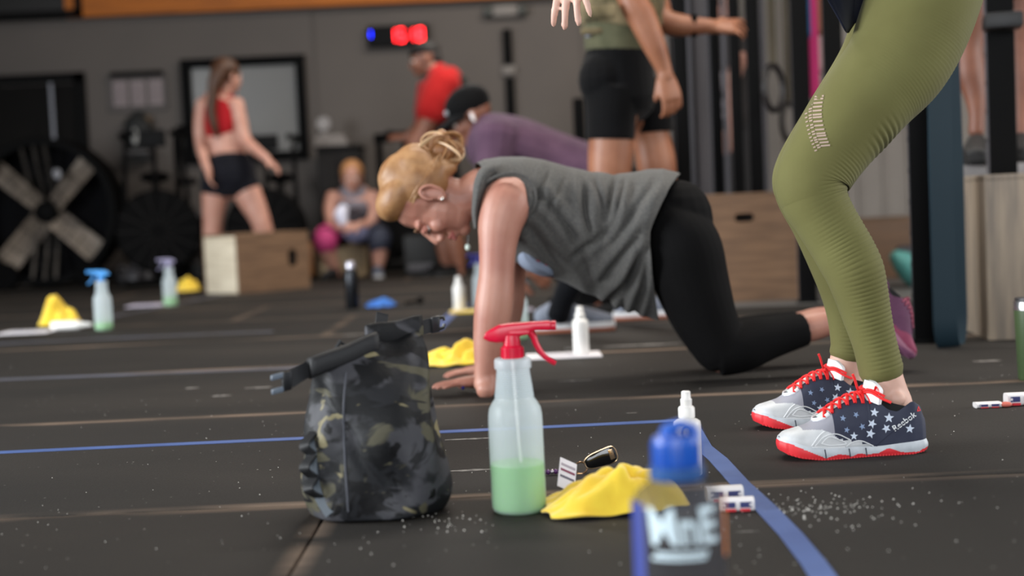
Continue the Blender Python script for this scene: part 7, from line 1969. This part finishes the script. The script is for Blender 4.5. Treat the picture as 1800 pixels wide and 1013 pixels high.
mb = MB(); mb.tube([rc + Vector((.011 * math.cos(a), .003 * math.sin(a), .010 * math.sin(a))) for a in 2 * np.pi * np.arange(29) / 28], .0016, 8); mb.build('key_ring', M('ring_bronze', (190, 152, 116), .25, metal=.9), r)
mb = MB(); mb.box(rc + Vector((-.003, -.004, -.012)), (.012, .006, .007), bevel=.001); mb.build('clasp', M('ring_bronze', (190, 152, 116), .25, metal=.9), r)
BD = M('bead_purple', (84, 40, 96), .15, coat=.4)
for k in range(9):
    q = rc + Vector((-.012 - .0068 * k, -.001 * k, -.004 - .0012 * k)); q.z = max(q.z, .006); mb = MB(); mb.ell(q, (.0042, .0045, .0048), None, 12, 8); mb.build('bead', BD if k % 3 else M('bead_silver', (190, 180, 190), .15, metal=.8), r)
p = G(985, 868); r = empty('striped_card', (p.x, p.y, 0), 'small white card with maroon stripe propped in the yellow cloth', 'card')
R3 = Matrix.Rotation(.15, 3, 'Z') @ Matrix.Rotation(.30, 3, 'Y') @ Matrix.Rotation(.95, 3, 'X') @ Matrix.Rotation(.35, 3, 'Y'); cc0 = Vector((p.x + .014, p.y + .035, .024))
mb = MB(); mb.box(cc0, (.036, .055, .0015), R3, bevel=.0005); c_ = mb.build('card', M('card_white', (222, 218, 222), .6), r)
for k, (dy, col) in enumerate(((.006, (120, 40, 70)), (-.006, (90, 86, 100)), (.016, (160, 150, 160)))):
    mb = MB(); mb.box(cc0 + R3 @ Vector((0, dy, .0011)), (.030, .004, .0008), R3); mb.build('printed_stripe', M('stripe%d' % k, col, .6), c_, flat=True)
FW = M('wrap_white', (226, 222, 222), .8); FN = M('wrap_navy', (52, 56, 104), .8); FR = M('wrap_red', (196, 44, 54), .8)
def flag_wrap(px, py, label, L_, Hh, D_, rz=0.0, flatw=False):
    p = G(px, py); r = empty('wrist_wrap', (p.x, p.y, 0), label, 'wrist wrap', 'star striped wrist wraps on the floor')
    R3 = Matrix.Rotation(rz, 3, 'Z'); c_ = Vector((p.x, p.y + D_ / 2, 0)); rows = []
    for x in np.linspace(-L_ / 2, L_ / 2, 7):
        rows.append([tuple(c_ + R3 @ Vector((x, D_ / 2 * math.copysign(abs(math.cos(a)) ** .6, math.cos(a)), Hh / 2 + Hh / 2 * math.copysign(abs(math.sin(a)) ** .7, math.sin(a))))) for a in 2 * np.pi * np.arange(24) / 24])
    mb = MB(); mb.grid(rows); w_ = mb.build('rolled_band', FW, r, sharp=50)
    mb = MB()
    for k in range(2):
        mb2 = MB(); mb2.box(c_ + R3 @ Vector((-L_ * .24 + L_ * .48 * k, -D_ / 2 - .0006, Hh * .55)), (L_ * .34, .0016, Hh * .42), R3, bevel=.0006); mb2.build('navy_patch', FN, w_)
        mb2 = MB(); mb2.box(c_ + R3 @ Vector((-L_ * .20 + L_ * .42 * k, -D_ / 2 - .0004, Hh * .16)), (L_ * .30, .0016, Hh * .20), R3, bevel=.0005); mb2.build('red_stripe', FR, w_)
    for k in range(3):
        vs, fs = star(0, 0, Hh * .16, .2 * k); mb2 = MB(); mb2.add([tuple(c_ + R3 @ Vector((-L_ * .38 + L_ * .38 * k + u, -D_ / 2 - .0018, Hh * .56 + v))) for u, v in vs], fs); mb2.build('star_print', FW, w_, flat=True, recalc=False)
    return r
flag_wrap(1276, 884, 'rolled star striped wrist wrap, rear one beside the blue tape', .058, .024, .03, .02)
flag_wrap(1298, 901, 'rolled star striped wrist wrap, front one beside the blue tape', .052, .021, .026, -.05)
flag_wrap(1740, 718, 'flattened star striped wrist wrap near the right box', .055, .012, .03, .0)
flag_wrap(1797, 714, 'upright rolled star striped wrist wrap by the right picture edge', .062, .028, .03, .0)
mb = MB(); a = G(1768, 716); mb.ell((a.x, a.y, .006), (.014, .012, .006)); tag(mb.build('chalk_lump', M('lump_red', (190, 96, 82), .8)), 'small reddish lump between the two right wrist wraps', 'lump')
tp = G(1806, 668); r = empty('green_tumbler', (tp.x, tp.y, 0), 'green steel tumbler cut by the right picture edge', 'tumbler')
mb = MB(); mb.lathe([(.001, 0), (.030, 0), (.033, .004), (.0395, .175), (.0395, .178)], (tp.x + .012, tp.y, 0), 36); mb.build('cup', M('tumbler_green', (92, 116, 74), .4), r)
mb = MB(); mb.lathe([(.0398, .176), (.040, .196), (.038, .199)], (tp.x + .012, tp.y, 0), 36); mb.build('steel_rim', M('steel', (170, 170, 172), .25, metal=.9), r)
mb = MB(); mb.lathe([(.038, .199), (.036, .206), (.001, .207)], (tp.x + .012, tp.y, 0), 30); mb.build('lid', M('lid_dark', (40, 40, 42), .4), r)
